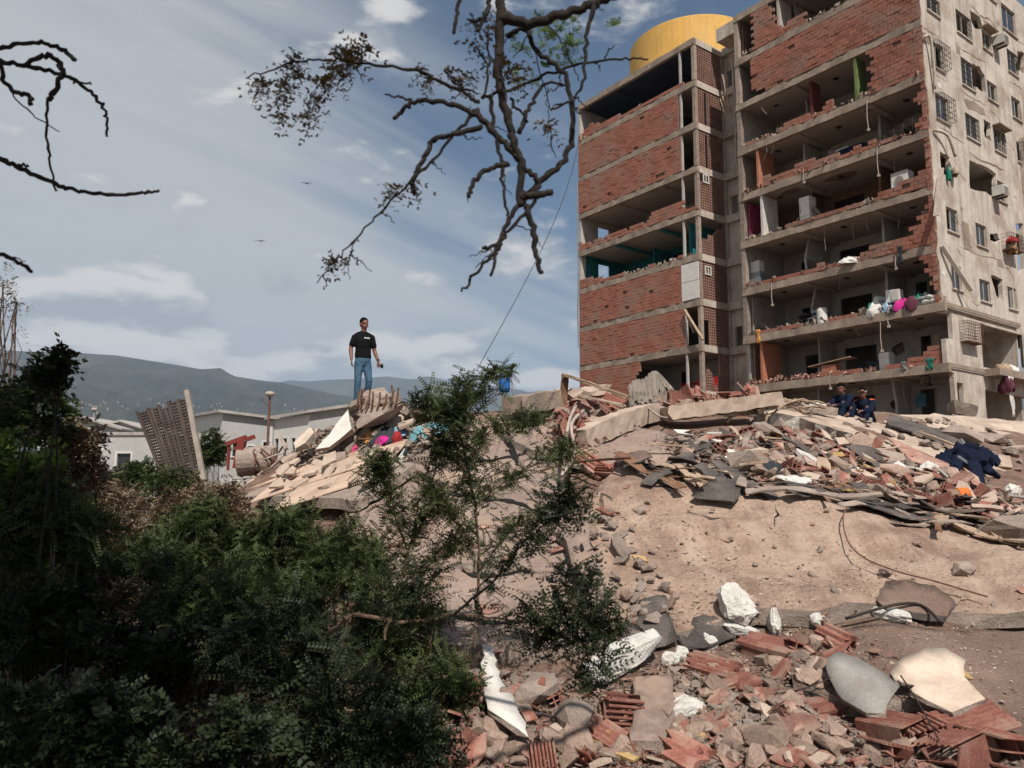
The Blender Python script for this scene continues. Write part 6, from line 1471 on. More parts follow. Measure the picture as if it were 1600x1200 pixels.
# twisted mesh heap at the left tip
for k in range(14):
    a = gp(372+rr.uniform(0,60), 735+rr.uniform(-20,10), .1); wire('twisted_bar', [a, a+Vector((rr.uniform(-.3,.3),0,rr.uniform(.1,.4))), a+Vector((rr.uniform(-.6,.6),.1,rr.uniform(-.05,.4)))], .018, M_pipe if k % 2 else M_rust, 'bent reinforcing bar in the tangle above the tiled slab', 'bar')
tb_ = sorted([x for x in D.objects if x.name.startswith('twisted_bar')], key=lambda o: sum(v.co.x for v in o.data.vertices)/len(o.data.vertices))
for k_, o in enumerate(tb_): o['label'] = 'bent reinforcing bar above the tiled slab, ' + ['leftmost', 'second from left', 'third from left', 'fourth from left', 'fifth from left', 'sixth from left', 'seventh from left', 'seventh from right', 'sixth from right', 'fifth from right', 'fourth from right', 'third from right', 'second from right', 'rightmost'][k_]; o['group'] = 'bent bars above the tiled slab'
bar = empty('oil_drum', P(400,722,15.3), 'grey dented drum lying behind the left tip of the heap', 'drum')
q = MB(); q.tube([Vector((-.35,0,0)), Vector((.35,.1,.05))], .29, 20); q.build('drum_body', M_conc, bar)
q = MB(); [q.tube([Vector((x,.05,0)), Vector((x+.03,.055,0))], .305, 20) for x in (-.3,0,.3)]; q.build('rim', M_rust, bar)
# red steel frame
M_redp = mat('red_oxide_paint', (.19,.035,.028), (.12,.025,.02), (.26,.06,.045), 6, 50, rough=.6, bump=.2)
rf = empty('red_trestle', P(365,735,15.2), 'red painted metal frame standing among the rubble at the left', 'frame'); rc = rf.location.copy()
for (a, b, w) in (((354,694),(385,683),.10),((379,688),(370,732),.16),((358,694),(356,735),.05),((384,687),(398,682),.09),((366,700),(380,702),.05),((362,716),(374,720),.05)):
    q = MB(); q.tube([P(*a,15.2)-rc, P(*b,15.2)-rc], w*.6, 4); q.build('bar', M_redp, rf)
# leaning lattice panel
lp = empty('lattice_panel', P(285,745,14.0), 'tall leaning panel of perforated blocks with a torn upper edge at the left', 'panel'); lo = lp.location.copy()
TLc, TRc, BRc, BLc = P(212,640,14.2), P(293,614,14.5), P(330,810,13.4), P(280,810,13.4)
nrm_ = (TRc-TLc).cross(BLc-TLc).normalized(); nrm_ = -nrm_ if nrm_.y > 0 else nrm_
def LPt(a, b, d=0): return TLc.lerp(TRc, a).lerp(BLc.lerp(BRc, a), b) + nrm_*d - lo
nc, nr = 24, 38
q = MB(); rr2 = random.Random(6)
topc = [max(0, .03+.05*float(fbm(a*6.0+2, 3, 2))+(.045 if .45 < a < .55 else 0)) for a in [i/nc for i in range(nc+1)]]
for i in range(nc):
    for j in range(nr):
        a0, a1, b0, b1 = i/nc, (i+1)/nc, j/nr, (j+1)/nr
        if b0 < topc[i]: continue
        if i % 6 == 0: q.hexa([LPt(x, y, d) for (y) in (b1, b0) for (x, d) in ((a0,0),(a1,0),(a1,.08),(a0,.08))]); continue
        am, bm_ = a0+(a1-a0)*.34, b0+(b1-b0)*.34
        q.hexa([LPt(x, y, d) for y in (b1, b0) for (x, d) in ((a0,0),(am,0),(am,.05),(a0,.05))])
        q.hexa([LPt(x, y, d) for y in (bm_, b0) for (x, d) in ((am,0),(a1,0),(a1,.05),(am,.05))])
M_latt = mat('brown_lattice', (.055,.04,.034), (.03,.022,.02), (.09,.068,.058), 3, 40, bump=.3)
q.build('perforated_blocks', M_latt, lp)
for a in (0, .2, .4, .6, .8):
    q = MB(); q.tube([LPt(a+.015, max(.04, topc[int(a*nc)]), .06), LPt(a+.015, .98, .06)], .035, 4); q.build('rib', M_latt, lp)
q = MB(); q.tube([LPt(1.0, -.01, .03), LPt(1.0, 1.02, .03)], .06, 4); q.build('end_post', M_corr, lp)
# blue water jug on a spindly stand
jg = empty('blue_barrel', P(788,618,15.6), 'blue plastic barrel on a thin metal stand behind the green sprigs', 'barrel'); jc = jg.location.copy()
q = MB(); a = P(788,614,15.6)-jc; q.tube([a+Vector((0,0,.02)), a+Vector((0,0,.10)), a+Vector((0,0,.30)), a+Vector((0,0,.36)), a+Vector((0,0,.40))], [.10,.12,.12,.10,.05], 16); q.build('barrel_body', cloth('blue_plastic', (.03,.13,.36)), jg, True)
for k in range(4):
    x, y = (.14 if k % 2 else -.14), (.12 if k > 1 else -.12); q = MB(); q.tube([a+Vector((x,y,.36)), a+Vector((x*1.3,y*1.3,-.18))], .012, 5); q.build('leg', M_steel, jg)
# power line
q = MB(); a, b = P(905,215,44), P(744,580,6.3)
wl = []
for k in range(25): t = k/24; p = a.lerp(b, t); p.z -= 1.6*4*t*(1-t)*.5; wl.append(p)
tag((q.tube(wl, [.02-.017*k/24 for k in range(25)], 4), q.build('power_line', M_darkm))[1], 'thin sagging cable running from the building down to the green sprigs', 'cable')
# plank/steel debris on the side wall
def sidepiece(name, a, b, w, h, m, lb, cat, out=.35, out2=.5):
    v0, z0 = sd(*a); v1, z1 = sd(*b); return beam(name, B(-.12, v0, z0), B(-out2, v1, z1), w, h, m, lb, cat, n=6, amp=.006)
sidepiece('fallen_batten', (1467,385), (1500,458), .22, .05, M_plas, 'white batten slanting across the side wall over a window', 'batten')
sidepiece('fallen_batten', (1466,265), (1452,340), .25, .05, M_pipe, 'grey batten hanging at the front edge of the side wall', 'batten', out2=.3)
wire('loose_duct', [B(-.1,sd(1440,55)[0],sd(1440,60)[1]), B(-.25,sd(1445,60)[0],sd(1445,62)[1]), B(-.2,sd(1452,100)[0],sd(1452,110)[1]), B(-.12,sd(1456,130)[0],sd(1456,140)[1])], .07, M_facade, 'plaster-coloured duct loose on the upper corner of the side wall', 'duct')
wire('loose_duct', [B(-.1,sd(1456,205)[0],sd(1456,205)[1]), B(-.3,sd(1470,215)[0],sd(1470,215)[1]), B(-.3,sd(1482,240)[0],sd(1482,248)[1])], .07, M_facade, 'short bent duct above the broken window of the side wall', 'duct')

# ================================================================== THINGS IN THE OPEN ROOMS
def fl(i): return zs(i+1)+BAND
def room(name, px, i, v, label, cat, vl=0.):
    u = fr(px, 300 if i < 5 else 500, vl)[0]
    # find u on this floor for the given view column
    for py in range(0, 700, 2):
        uu, z = fr(px, py, vl)
        if z < fl(i): u = uu; break
    e = empty(name, B(u, v, fl(i)), label, cat); e.rotation_mode = 'QUATERNION'; e.rotation_quaternion = brot; return e
def lb(e, name, x0, x1, y0, y1, z0, z1, m): q = MB(); q.box(x0, x1, y0, y1, z0, z1); return q.build(name, m, e)
e = room('washing_machine', 1401, 4, .35, 'white washing machine standing at the open edge above the brick parapet', 'washing machine')
lb(e,'casing',-.4,.4,0,.6,.55,1.25,M_metalw); lb(e,'plinth',-.45,.45,0,.6,0,.549,M_clayd); lb(e,'control_panel',-.38,.38,-.012,0,1.1,1.22,M_grey); q = MB(); q.tube([(0,-.01,.83),(0,-.04,.83)], .2, 18); q.build('door', M_grey, e)
e = room('refrigerator', 1248, 4, .6, 'narrow pale refrigerator standing in the dark brown room', 'refrigerator'); lb(e,'body',-.3,.3,0,.6,0,1.65,M_metalw); lb(e,'door',-.29,.29,-.03,-.002,.6,1.63,M_metalw); lb(e,'handle',-.25,-.22,-.06,-.03,.8,1.2,M_grey)
e = room('metal_cabinet', 1171, 5, .5, 'dented grey metal cabinet at the left end of its open floor', 'cabinet'); lb(e,'body',-.4,.4,0,.5,0,.95,M_steel); lb(e,'door',-.38,-.01,-.02,0,.03,.92,M_steel); lb(e,'door',.01,.38,-.02,0,.03,.92,M_steel); lb(e,'top_box',-.3,.3,.05,.5,.951,1.6,M_housew)
e = room('wooden_cabinet', 1290, 7, .3, 'orange-brown wooden cabinet under a slanting table board', 'cabinet'); lb(e,'body',-.4,.4,0,.5,0,.62,M_orange); lb(e,'door',-.38,.38,-.02,0,.03,.6,M_orange); q = MB(); q.hexa([(-1.1,-.1,.62),(1.2,-.1,.86),(1.2,.6,.86),(-1.1,.6,.62),(-1.1,-.1,.66),(1.2,-.1,.9),(1.2,.6,.9),(-1.1,.6,.66)]); q.build('table_board', M_wood, e)
e = room('refrigerator', 1369, 7, .8, 'small pale refrigerator right of the wooden cabinet', 'refrigerator'); lb(e,'body',-.25,.25,0,.5,0,.95,M_metalw); lb(e,'door',-.24,.24,-.03,-.002,.05,.93,M_plas)
e = room('black_sofa', 1345, 7, .9, 'dark overturned sofa between the cabinet and the small refrigerator', 'sofa'); lb(e,'seat',-.5,.5,0,.7,0,.35,C_drk); lb(e,'backrest',-.5,.5,.5,.7,.351,.7,C_drk); lb(e,'arm',-.6,-.501,0,.7,0,.5,C_drk); lb(e,'arm',.501,.6,0,.7,0,.5,C_drk)
e = room('white_barrel', 1280, 6, .3, 'white plastic barrel on the edge of the floor with the table', 'barrel'); q = MB(); q.tube([(0,0,0),(0,0,.1),(0,0,.7),(0,0,.8)], [.24,.26,.26,.22], 18); q.build('barrel_body', M_metalw, e); q = MB(); q.tube([(0,0,.801),(0,0,.84)], .23, 18); q.build('lid', M_plas, e)
def table(px, i, v, label, w=.8, h=.75, m=M_darkm, vl=0.):
    e = room('table', px, i, v, label, 'table', vl); lb(e,'tabletop',-w/2,w/2,0,.6,h-.04,h,m)
    for x in (-w/2+.02, w/2-.06):
        for y in (.02,.54): lb(e,'leg',x,x+.04,y,y+.04,0,h-.041,m)
def chair(px, i, v, label, m, vl=0.):
    e = room('chair', px, i, v, label, 'chair', vl); lb(e,'seat',-.22,.22,0,.42,.42,.46,m); lb(e,'backrest',-.22,.22,.40,.44,.461,.92,m)
    for x in (-.21,.17):
        for y in (.01,.37): lb(e,'leg',x,x+.04,y,y+.04,0,.419,m)
table(1255, 6, .6, 'dark table among debris left of the white barrel', 1.5); chair(1240, 6, .5, 'dark chair beside the table left of the white barrel', M_darkm); chair(1262, 6, .35, 'upturned grey chair between table and white barrel', M_steel)
M_redp2 = cloth('red_plastic', (.42,.03,.025))
table(1045, 7, 1.4, 'red metal table at the back of the lowest open room of the left wing', 1.1, .8, M_redp2, VL); chair(1069, 7, .8, 'left red plastic chair in the lowest open room of the left wing', M_redp2, VL); chair(1093, 7, .7, 'right red plastic chair near the corner post of the left wing', M_redp2, VL)
e = room('navy_sofa', 1318, 3, .5, 'dark navy armchair at the broken edge beside the wall of cracks', 'armchair'); q = MB(); capsule(q, [(-.55,.3,.45),(.55,.3,.45)], [.4,.4], 14, .6, (0,1,0)); bodyobj('cushion', q, M_navy2, e, .03, 3); lb(e,'base',-.6,.6,.1,.7,0,.25,C_drk)
e = room('air_conditioner', 1286, 3, 1.8, 'white window air conditioner on a cupboard left of the navy armchair', 'air conditioner'); lb(e,'casing',-.4,.4,0,.4,.9,1.4,M_metalw); lb(e,'vent',-.3,.3,-.02,0,1,1.3,M_grey); lb(e,'cupboard',-.45,.45,0,.5,0,.899,M_iwall)
# wrought iron railing
e = empty('iron_railing', B(fr(1408,200)[0], .12, fl(3)), 'ornamental wrought iron railing with round loops at the corner of its floor', 'railing'); e.rotation_mode = 'QUATERNION'; e.rotation_quaternion = brot
u0, u1 = fr(1408,200)[0]-.25, fr(1408,200)[0]-fr(1366,215)[0]; n = 5
for k in range(n):
    c = u0+(u1-u0)*(k+.5)/n; h = .95-.12*k; rr_ = .22
    q = MB(); q.tube([(c+math.cos(a)*rr_, 0, h-.25+math.sin(a)*rr_) for a in [2*PI*j/16 for j in range(17)]], .018, 5, False); q.build('loop', M_darkm, e)
    q = MB(); q.tube([(c+math.cos(a)*rr_*.5, 0, h-.25+math.sin(a)*rr_*.5) for a in [2*PI*j/12 for j in range(13)]], .014, 5, False); q.build('inner_loop', M_darkm, e)
    q = MB(); q.tube([(c-.25,0,.02),(c-.25,0,h-.1)], .018, 5); q.build('baluster', M_darkm, e)
q = MB(); q.tube([(u0,0,.35),(u1,0,.12)], .02, 5); q.tube([(u0,0,.08),(u1,0,.05)], .02, 5); q.build('rail', M_darkm, e)
# clothes and sacks heaped on floor six
cols = [C_drk, C_grey, C_mag, C_wht, C_blue, C_plum, C_lb, C_wht, C_red, C_drk, C_grn, C_grey]
nm_ = ['charcoal','grey','magenta','white','blue','plum','light blue','cream','red','black','green','pale grey']
rq = random.Random(3)
for k in range(16):
    px = 1348+k*6.2; u = None
    for py in range(300, 600, 2):
        uu, z = fr(px, py, .2)
        if z < fl(6): u = uu; break
    c = cols[(k*5) % 12]; crumple('clothes', 0, 0, (rq.uniform(.25,.45), rq.uniform(.2,.35), rq.uniform(.25,.6)), c, f'{nm_[(k*5)%12]} clothes in the long heap on the open floor, {["leftmost","second from left","third from left","fourth from left","fifth from left","sixth from left","seventh from left","eighth from left","eighth from right","seventh from right","sixth from right","fifth from right","fourth from right","third from right","second from right","rightmost"][k]}', 'clothes', seed=20+k, pos=B(u, rq.uniform(.15,.7), fl(6)+.02), n=12)
for k in range(9):
    px = 1432+(k%5)*8; u = max(.3, fr(px, 470, .2)[0]); q = MB(); q.ell((0,0,0), (.30,.22,.13), brot, 14, 8); o = q.build('sandbag', C_wht if k % 3 else C_grey, None, True); o.location = B(u, .25+.1*(k%2), fl(6)+.14+.20*(k//5)+.04*(k%2)); o.rotation_euler = (rq.uniform(-.2,.2), rq.uniform(-.2,.2), 0)
    tag(o, f'stuffed pale sack in the pile at the open corner, {["lower left","lower second","lower middle","lower fourth","lower right","upper left","upper second","upper third","upper right"][k]} one', 'sack')
e = room('grey_suitcase', 1372, 6, .4, 'big grey suitcase tipped among the clothes heap', 'suitcase'); q = MB(); q.hexa([(-.5,.0,.5),(.3,.0,.25),(.3,.5,.25),(-.5,.5,.5),(-.35,.0,1.0),(.45,.0,.7),(.45,.5,.7),(-.35,.5,1.0)]); q.build('shell', M_steel, e); lb(e,'handle',-.1,.1,-.03,-.005,.6,.64,C_drk)
e = room('white_cupboard', 1390, 6, .3, 'white cupboard carcass lying on the clothes heap', 'cupboard'); q = MB(); q.hexa([(-.3,.0,.5),(.35,.0,.45),(.35,.4,.45),(-.3,.4,.5),(-.3,.0,1.1),(.35,.0,1.05),(.35,.4,1.05),(-.3,.4,1.1)]); q.build('carcass', M_metalw, e); lb(e,'door',-.02,.3,-.03,-.004,.55,1.0,M_plas)
crumple('fallen_curtain', 0, 0, (.7,.3,.25), C_wht, 'crumpled white curtain on the edge of the floor above the clothes heap', seed=61, pos=B(fr(1333,402,.1)[0], .2, fl(5)+.05), n=18)
for (i, px, m, lb_, l, w) in ((7,1453,C_grn,'green and black garment hanging over the corner of the third floor from below',.5,.16),(5,1406,C_drk,'black strap hanging over the brick parapet near the side wall',.9,.10),(6,1185,C_org,'frayed orange cloth hanging over the slab edge at the left of the right wing',.75,.12),(7,1412,C_grey,'grey rag hanging from the slab edge left of the green garment',.4,.10),(6,1390,C_wht,'white rag dangling over the slab edge below the clothes heap',.35,.1)):
    for py in range(200, 640, 2):
        uu, z = fr(px, py, -.05)
        if z < fl(i)+.1: break
    q = MB(); vs = []
    for a in range(9):
        for b_ in range(5):
            x = uu+(b_/4-.5)*w*2*(1+.25*math.sin(a*1.3)); vs.append(B(x, -.07-.03*math.sin(b_*2.1+a*.8)-.02*(b_%2), fl(i)+.25-l*a/8))
    q.add(vs, [(a*5+b_, a*5+b_+1, (a+1)*5+b_+1, (a+1)*5+b_) for a in range(8) for b_ in range(4)]); o = q.build('hanging_cloth', m, None, True); o.modifiers.new('s','SOLIDIFY').thickness = .015; tag(o, lb_, 'cloth')
# side wall things
def sidebox(px, py): v, z = sd(px, py); return v, z
def acu(px, py, lb_):
    v, z = sd(px, py); e = empty('air_conditioner', B(-.05, v, z), lb_, 'air conditioner'); e.rotation_mode = 'QUATERNION'; e.rotation_quaternion = brot
    lb(e,'casing',0,.55,-.3,.3,-.25,.25,M_plas); 
    for k in range(5): lb(e,'vent_slat',.551,.57,-.26,.26,-.2+k*.085,-.17+k*.085,M_grey)
    lb(e,'bracket',0,.5,-.25,-.21,-.33,-.251,M_darkm); lb(e,'bracket',0,.5,.21,.25,-.33,-.251,M_darkm)
acu(1553,68,'grey air conditioner by the upper window with a canopy on the side wall'); acu(1552,302,'pale air conditioner hung under the teal-lined broken opening')
def cage(px0, py0, px1, py1, dep, m, lb_, cat, nz=7, nv_=8):
    v0, z1 = sd(px0, py0); v1, z0 = sd(px1, py1); e = empty('window_cage', B(0, (v0+v1)/2, z0), lb_, cat); eo = e.location.copy()
    q = MB()
    for k in range(nz+1):
        z = z0+(z1-z0)*k/nz; q.tube([B(-.02,v0,z)-eo, B(-dep,v0,z)-eo, B(-dep,v1,z)-eo, B(-.02,v1,z)-eo], .014, 4)
    q.build('ring', m, e); q = MB()
    for k in range(nv_+1): v = v0+(v1-v0)*k/nv_; q.tube([B(-dep,v,z0)-eo, B(-dep,v,z1)-eo, B(-.02,v,z1)-eo], .012, 4)
    q.build('upright', m, e); q = MB(); q.hexa([B(x,v,z)-eo for z in (z0-.03, z0) for (x,v) in ((-dep,v0),(-.02,v0),(-.02,v1),(-dep,v1))]); q.build('tray', M_rust, e)
cage(1492,503,1518,540,.55,M_rust,'bulging rusty iron cage at the corner between the two lowest open floors','cage'); cage(1563,366,1583,398,.5,M_rust,'small iron cage holding yellow and red things on the side wall','cage',4,5)
v, z = sd(1573,384); crumple('yellow_bundle', 0,0,(.2,.25,.35), M_yel, 'yellow bundle inside the small iron cage', 'bundle', seed=71, pos=B(-.25, v, z-.35), n=10); crumple('red_bundle', 0,0,(.22,.3,.22), C_red, 'red cloth on top of the yellow bundle in the cage', 'bundle', seed=72, pos=B(-.25, v-.05, z+.15), n=10)
v, z = sd(1477,262); crumple('green_cloth', 0,0,(.1,.12,.5), C_grn, 'green cloth hanging from the broken opening near the wall edge', 'cloth', seed=73, pos=B(-.12, v, z-.45), n=10); crumple('tan_cloth', 0,0,(.15,.3,.3), M_pale, 'tan cloth bundle hanging right of the green cloth', 'cloth', seed=74, pos=B(-.15, v+.5, z-.2), n=10)
# teal board in the wide broken opening
v0, z0 = sd(1516,290); v1, z1 = sd(1537,262); q = MB(); q.hexa([B(.35,v0,z0), B(.9,v1,z0-.1), B(.93,v1,z0-.1), B(.38,v0,z0), B(.35,v0,z1), B(.9,v1,z1), B(.93,v1,z1), B(.38,v0,z1)]); tag(q.build('teal_door', cloth('pale_teal_paint', (.17,.30,.30))), 'pale teal door leaning inside the wide broken opening of the side wall', 'door')
# junk and hanging cloths in the big low opening
v, z = sd(1545,580); crumple('rug', 0,0,(.3,.45,.5), C_plum, 'dark maroon rug hanging out of the big low opening', 'rug', seed=75, pos=B(-.75, v-.1, z-.9), n=14)
for k, (px, m, nme) in enumerate(((1552, M_wood, 'board'),(1562, C_wht, 'mattress'),(1572, C_grey, 'bundle'),(1582, C_drk, 'bundle'))):
    v, z = sd(px, 575); crumple('household_'+nme, 0,0,(.35,.4,.35), m, ['brown boards heaped at the left of the big low opening','white mattress stuff heaped in the big low opening','grey bundle right of the white mattress stuff','dark bundle at the right end of the big low opening'][k], 'bundle', seed=80+k, pos=B(-.45, v, zb2-.1), n=10)
q = MB(); v, z = sd(1544, 592); vs = []
for a in range(10):
    for b_ in range(5): vs.append(B(-.95-.04*math.sin(b_*2+a), v+(b_/4-.5)*.45*(1-.04*a), z-.0-1.9*a/9))
q.add(vs, [(a*5+b_, a*5+b_+1, (a+1)*5+b_+1, (a+1)*5+b_) for a in range(9) for b_ in range(4)]); o = q.build('hanging_curtain', C_wht, None, True); o.modifiers.new('s','SOLIDIFY').thickness = .015; tag(o, 'long dirty white curtain hanging below the big low opening', 'curtain')
q = MB(); u, z = fr(1439, 626, 3.4); q.box(u-.25, u+.25, 3.37, 3.395, z-.3, z+.3, B); tag(q.build('wall_poster', cloth('blue_print', (.10,.25,.33))), 'small blue poster on the inner wall right of the seated men', 'poster')
put('concrete_chunk', RKC[1], 1503, 640, 'white-edged block propped under the corner window by the side wall', 'chunk', d=24, scale=2.2)

# ================================================================== HOUSES AND THINGS BEHIND
def hbox(name, corner, left, right, ztop_c, ztop_l, ztop_r, ms, label, wins_l=(), wins_r=(), over=.35):
    """house seen on its corner; left and right are ground points of the far ends of its two walls"""
    e = empty(name, (corner.x, corner.y, 0), label, 'house'); c0 = Vector((corner.x, corner.y, 0)); c = Vector((0,0,0)); l = Vector((left.x, left.y, 0))-c0; r = Vector((right.x, right.y, 0))-c0; bk = l+r
    zb = ztop_l+ztop_r-ztop_c
    for nm, a, b_, za, zb_, m, wins in (('wall', l, c, ztop_l, ztop_c, ms[0], wins_l), ('wall', c, r, ztop_c, ztop_r, ms[1], wins_r), ('wall', r, bk, ztop_r, zb, ms[0], ()), ('wall', bk, l, zb, ztop_l, ms[1], ())):
        q = MB(); d = (b_-a); L_ = d.length; dn = d.normalized(); nn = Vector((-dn.y, dn.x, 0))
        if nn.dot((l+r)/2-(a+b_)/2) < 0: nn = -nn
        holes = [[(s, z0), (s+w, z0), (s+w, z0+h), (s, z0+h)] for (s, z0, w, h) in wins]
        panel(q, [(0,0),(L_,0),(L_,zb_),(0,za)], holes, lambda x, y, t: a+dn*x+Vector((0,0,y))+nn*t, .2); w_ = q.build(nm, m, e)
        for (s, z0, w, h) in wins:
            f = MB(); 
            for (x0,x1,y0,y1) in ((-.12,w+.12,-.12,0),(-.12,w+.12,h,h+.12),(-.12,0,0,h),(w,w+.12,0,h)): f.hexa([a+dn*(s+x)+Vector((0,0,z0+y))-nn*k_ for y in (y0,y1) for (x,k_) in ((x0,.04),(x1,.04),(x1,-.05),(x0,-.05))])
            fo_ = f.build('window', M_housew, e); g = MB(); g.hexa([a+dn*(s+x)+Vector((0,0,z0+y))+nn*k_ for y in (0,h) for (x,k_) in ((0,.1),(w,.1),(w,.13),(0,.13))]); g.build('pane', M_glass, fo_)
    q = MB(); ex = (l.normalized()+r.normalized())*over; P4 = [c-ex, r+(r.normalized()-l.normalized())*over, bk+ex, l+(l.normalized()-r.normalized())*over]; Z4 = [ztop_c, ztop_r, zb, ztop_l]
    q.hexa([p+Vector((0,0,z)) for p, z in zip(P4, Z4)] + [p+Vector((0,0,z+.18)) for p, z in zip(P4, Z4)]); q.build('roof', M_hroof, e)
def gz(px, d): p = P(px, 700, d); return Vector((p.x, p.y, 0))
def topz(px, py, d): return P(px, py, d).z
c = gz(345,50); l = gz(300,55); r = gz(425,52)
hbox('house', c, l, r, topz(345,645,50), topz(345,645,50)+.1, topz(425,656,52), (M_housew, M_house), 'pale two-storey house with three small windows right of the leaning panel', (), ((.75,5.0,.5,.9),(1.75,5.3,.35,.4),(2.75,4.9,.5,1.1),(.8,2.6,.4,.8),(2.6,2.6,.4,.8)))  # lit side painted in: left wall gets a paler render than the right
c = gz(482,46); l = gz(425,48); r = gz(560,48)
hbox('house', c, l, r, topz(482,646,46), topz(425,656,48), topz(560,631,48), (M_housew, M_house), 'long pale house with a rising roof line left of the standing man', ((.3,4.8,.35,1.2),(1.1,4.8,.35,1.2),(1.9,4.8,.35,1.2),(.5,1.6,.35,1.2),(1.5,1.6,.35,1.2)), ((.7,5.0,.7,1.3),))
c = gz(250,43); l = gz(100,43.5); r = gz(270,52)
hbox('house', c, l, r, topz(250,680,43), topz(250,680,43), topz(250,680,43), (M_house, M_housew), 'long low grey flat-roofed building with one dark window behind the shrubs', ((1.35,4.4,.9,.9),(3.2,4.0,0.8,.9)), ((1,3,1,1),), .1)
for (px, w, d, zt, lb_) in ((120,3.2,62,652,'small gabled house at the far left behind the flat-roofed building'),(188,2.6,64,659,'low gabled house between the far left house and the leaning panel'),(322,1.8,70,700,'small far house half hidden by the leaning panel')):
    p = gz(px, d); e = empty('house', p, lb_, 'house'); z = topz(px, zt, d); h = z*.9
    q = MB(); q.add([(-w,0,0),(w,0,0),(w,0,h),(0,0,z),(-w,0,h),(-w,8,0),(w,8,0),(w,8,h),(0,8,z),(-w,8,h)], [(0,1,2,3,4),(9,8,7,6,5),(0,5,6,1),(1,6,7,2),(0,4,9,5)]); q.build('wall', M_house, e)
    q = MB()
    for s in (-1,1): q.hexa([(0,-.4,z),(s*(w+.5),-.4,h-.2),(s*(w+.5),8.4,h-.2),(0,8.4,z),(0,-.4,z+.15),(s*(w+.5),-.4,h-.05),(s*(w+.5),8.4,h-.05),(0,8.4,z+.15)])
    q.build('roof', M_hroof, e); q = MB(); q.box(-.6,.5,-.03,.0,h-1.8,h-.5); f = q.build('window', M_housew, e); q = MB(); q.box(-.5,.4,-.05,-.032,h-1.7,h-.6); q.build('pane', M_glass, f)
lpo = gz(418, 40); e = empty('street_lamp', lpo, 'tall rusty street lamp with a round head before the far houses', 'street lamp'); zt = topz(418,618,40)
q = MB(); q.tube([(0,0,0),(0,0,zt)], [.09,.06], 10); q.build('pole', M_rust, e); q = MB(); q.ell((0,0,zt+.08), (.26,.26,.15), None, 14, 8); q.build('lamp_head', M_pipe, e); q = MB(); q.tube([(0,0,zt-.6),(-.35,0,zt-.3),(-.4,0,zt-.1)], .03, 6); q.build('bracket', M_rust, e)
for (px, py, d) in ((143,640,90),):
    e = empty('street_lamp', gz(px,d), 'distant thin lamp pole between the far left houses', 'street lamp'); z = topz(px,py,d); q = MB(); q.tube([(0,0,0),(0,0,z)], .08, 6); q.build('pole', M_pipe, e); q = MB(); q.ell((0,0,z), (.35,.35,.2)); q.build('lamp_head', M_pipe, e)
# distant town along the foot of the mountain, set on its slopes
from mathutils.bvhtree import BVHTree
mm = D.objects['near_mountain'].data; bv = BVHTree.FromPolygons([v.co.copy() for v in mm.vertices], [tuple(p.vertices) for p in mm.polygons])
q = MB(); rr3 = random.Random(5)
for k in range(80):
    px = rr3.choice((rr3.gauss(130,35), rr3.gauss(300,40), rr3.uniform(0,560))); py = rr3.gauss(634, 5) + (px-200)*.01
    hp_ = bv.ray_cast(CAM, ray(px, py).normalized())[0]
    if hp_ is None: continue
    s_ = rr3.uniform(2, 4); q.box(hp_.x-s_, hp_.x+s_, hp_.y-s_, hp_.y+s_, hp_.z-6, hp_.z+rr3.uniform(2,6))
tag(q.build('hillside_town', M_pipe), 'pale houses of a distant town strung along the foot of the mountain', 'town', kind='stuff')

# ================================================================== VEGETATION
RS = np.random.RandomState(12)
def frond(L, pairs, ll, lw, droop=.3):
    """a compound leaf: leaflets in pairs along a curved stalk; returns quads (n,4,3)"""
    Q = []
    for k in range(pairs):
        t = (k+.6)/pairs; x = L*t; z = -droop*L*t*t
        for s in (-1, 1):
            a = .95-.25*t; l = ll*(1-.45*abs(t-.45)*1.3); dx, dy = math.cos(a)*l, s*math.sin(a)*l; nx, ny = -dy/l*lw*s, dx/l*lw*s
            b0 = np.array((x, 0, z)); m = b0+np.array((dx*.5, dy*.5, .002)); tip = b0+np.array((dx, dy, -l*.25))
            Q.append([b0, m+np.array((nx, ny, 0)), tip, m-np.array((nx, ny, 0))])
    return np.array(Q)
def rotm(a, b, c):
    ca, sa, cb, sb, cc, sc = np.cos(a), np.sin(a), np.cos(b), np.sin(b), np.cos(c), np.sin(c)
    return np.array([[ca*cb, ca*sb*sc-sa*cc, ca*sb*cc+sa*sc],[sa*cb, sa*sb*sc+ca*cc, sa*sb*cc-ca*sc],[-sb, cb*sc, cb*cc]])
def spray(nf, kind='fine'):
    out = []
    for k in range(nf):
        if kind == 'fine': q = frond(RS.uniform(.09,.14), 7, .022, .0055)
        elif kind == 'broad': q = frond(RS.uniform(.08,.13), 2, .07, .020, .5)
        elif kind == 'dead': q = frond(RS.uniform(.05,.10), 3, .035, .009, 1.6)
        else: q = frond(RS.uniform(.10,.16), 4, .05, .014)
        R_ = rotm(RS.uniform(0, 6.28), RS.uniform(-1.2, .5), RS.uniform(-.8,.8)); out.append(q @ R_.T + RS.normal(0, .012, 3))
    return np.concatenate(out)
SPR = {k: [spray(n, k) for _ in range(8)] for k, n in (('fine', 6), ('broad', 5), ('dead', 5), ('mid', 5))}
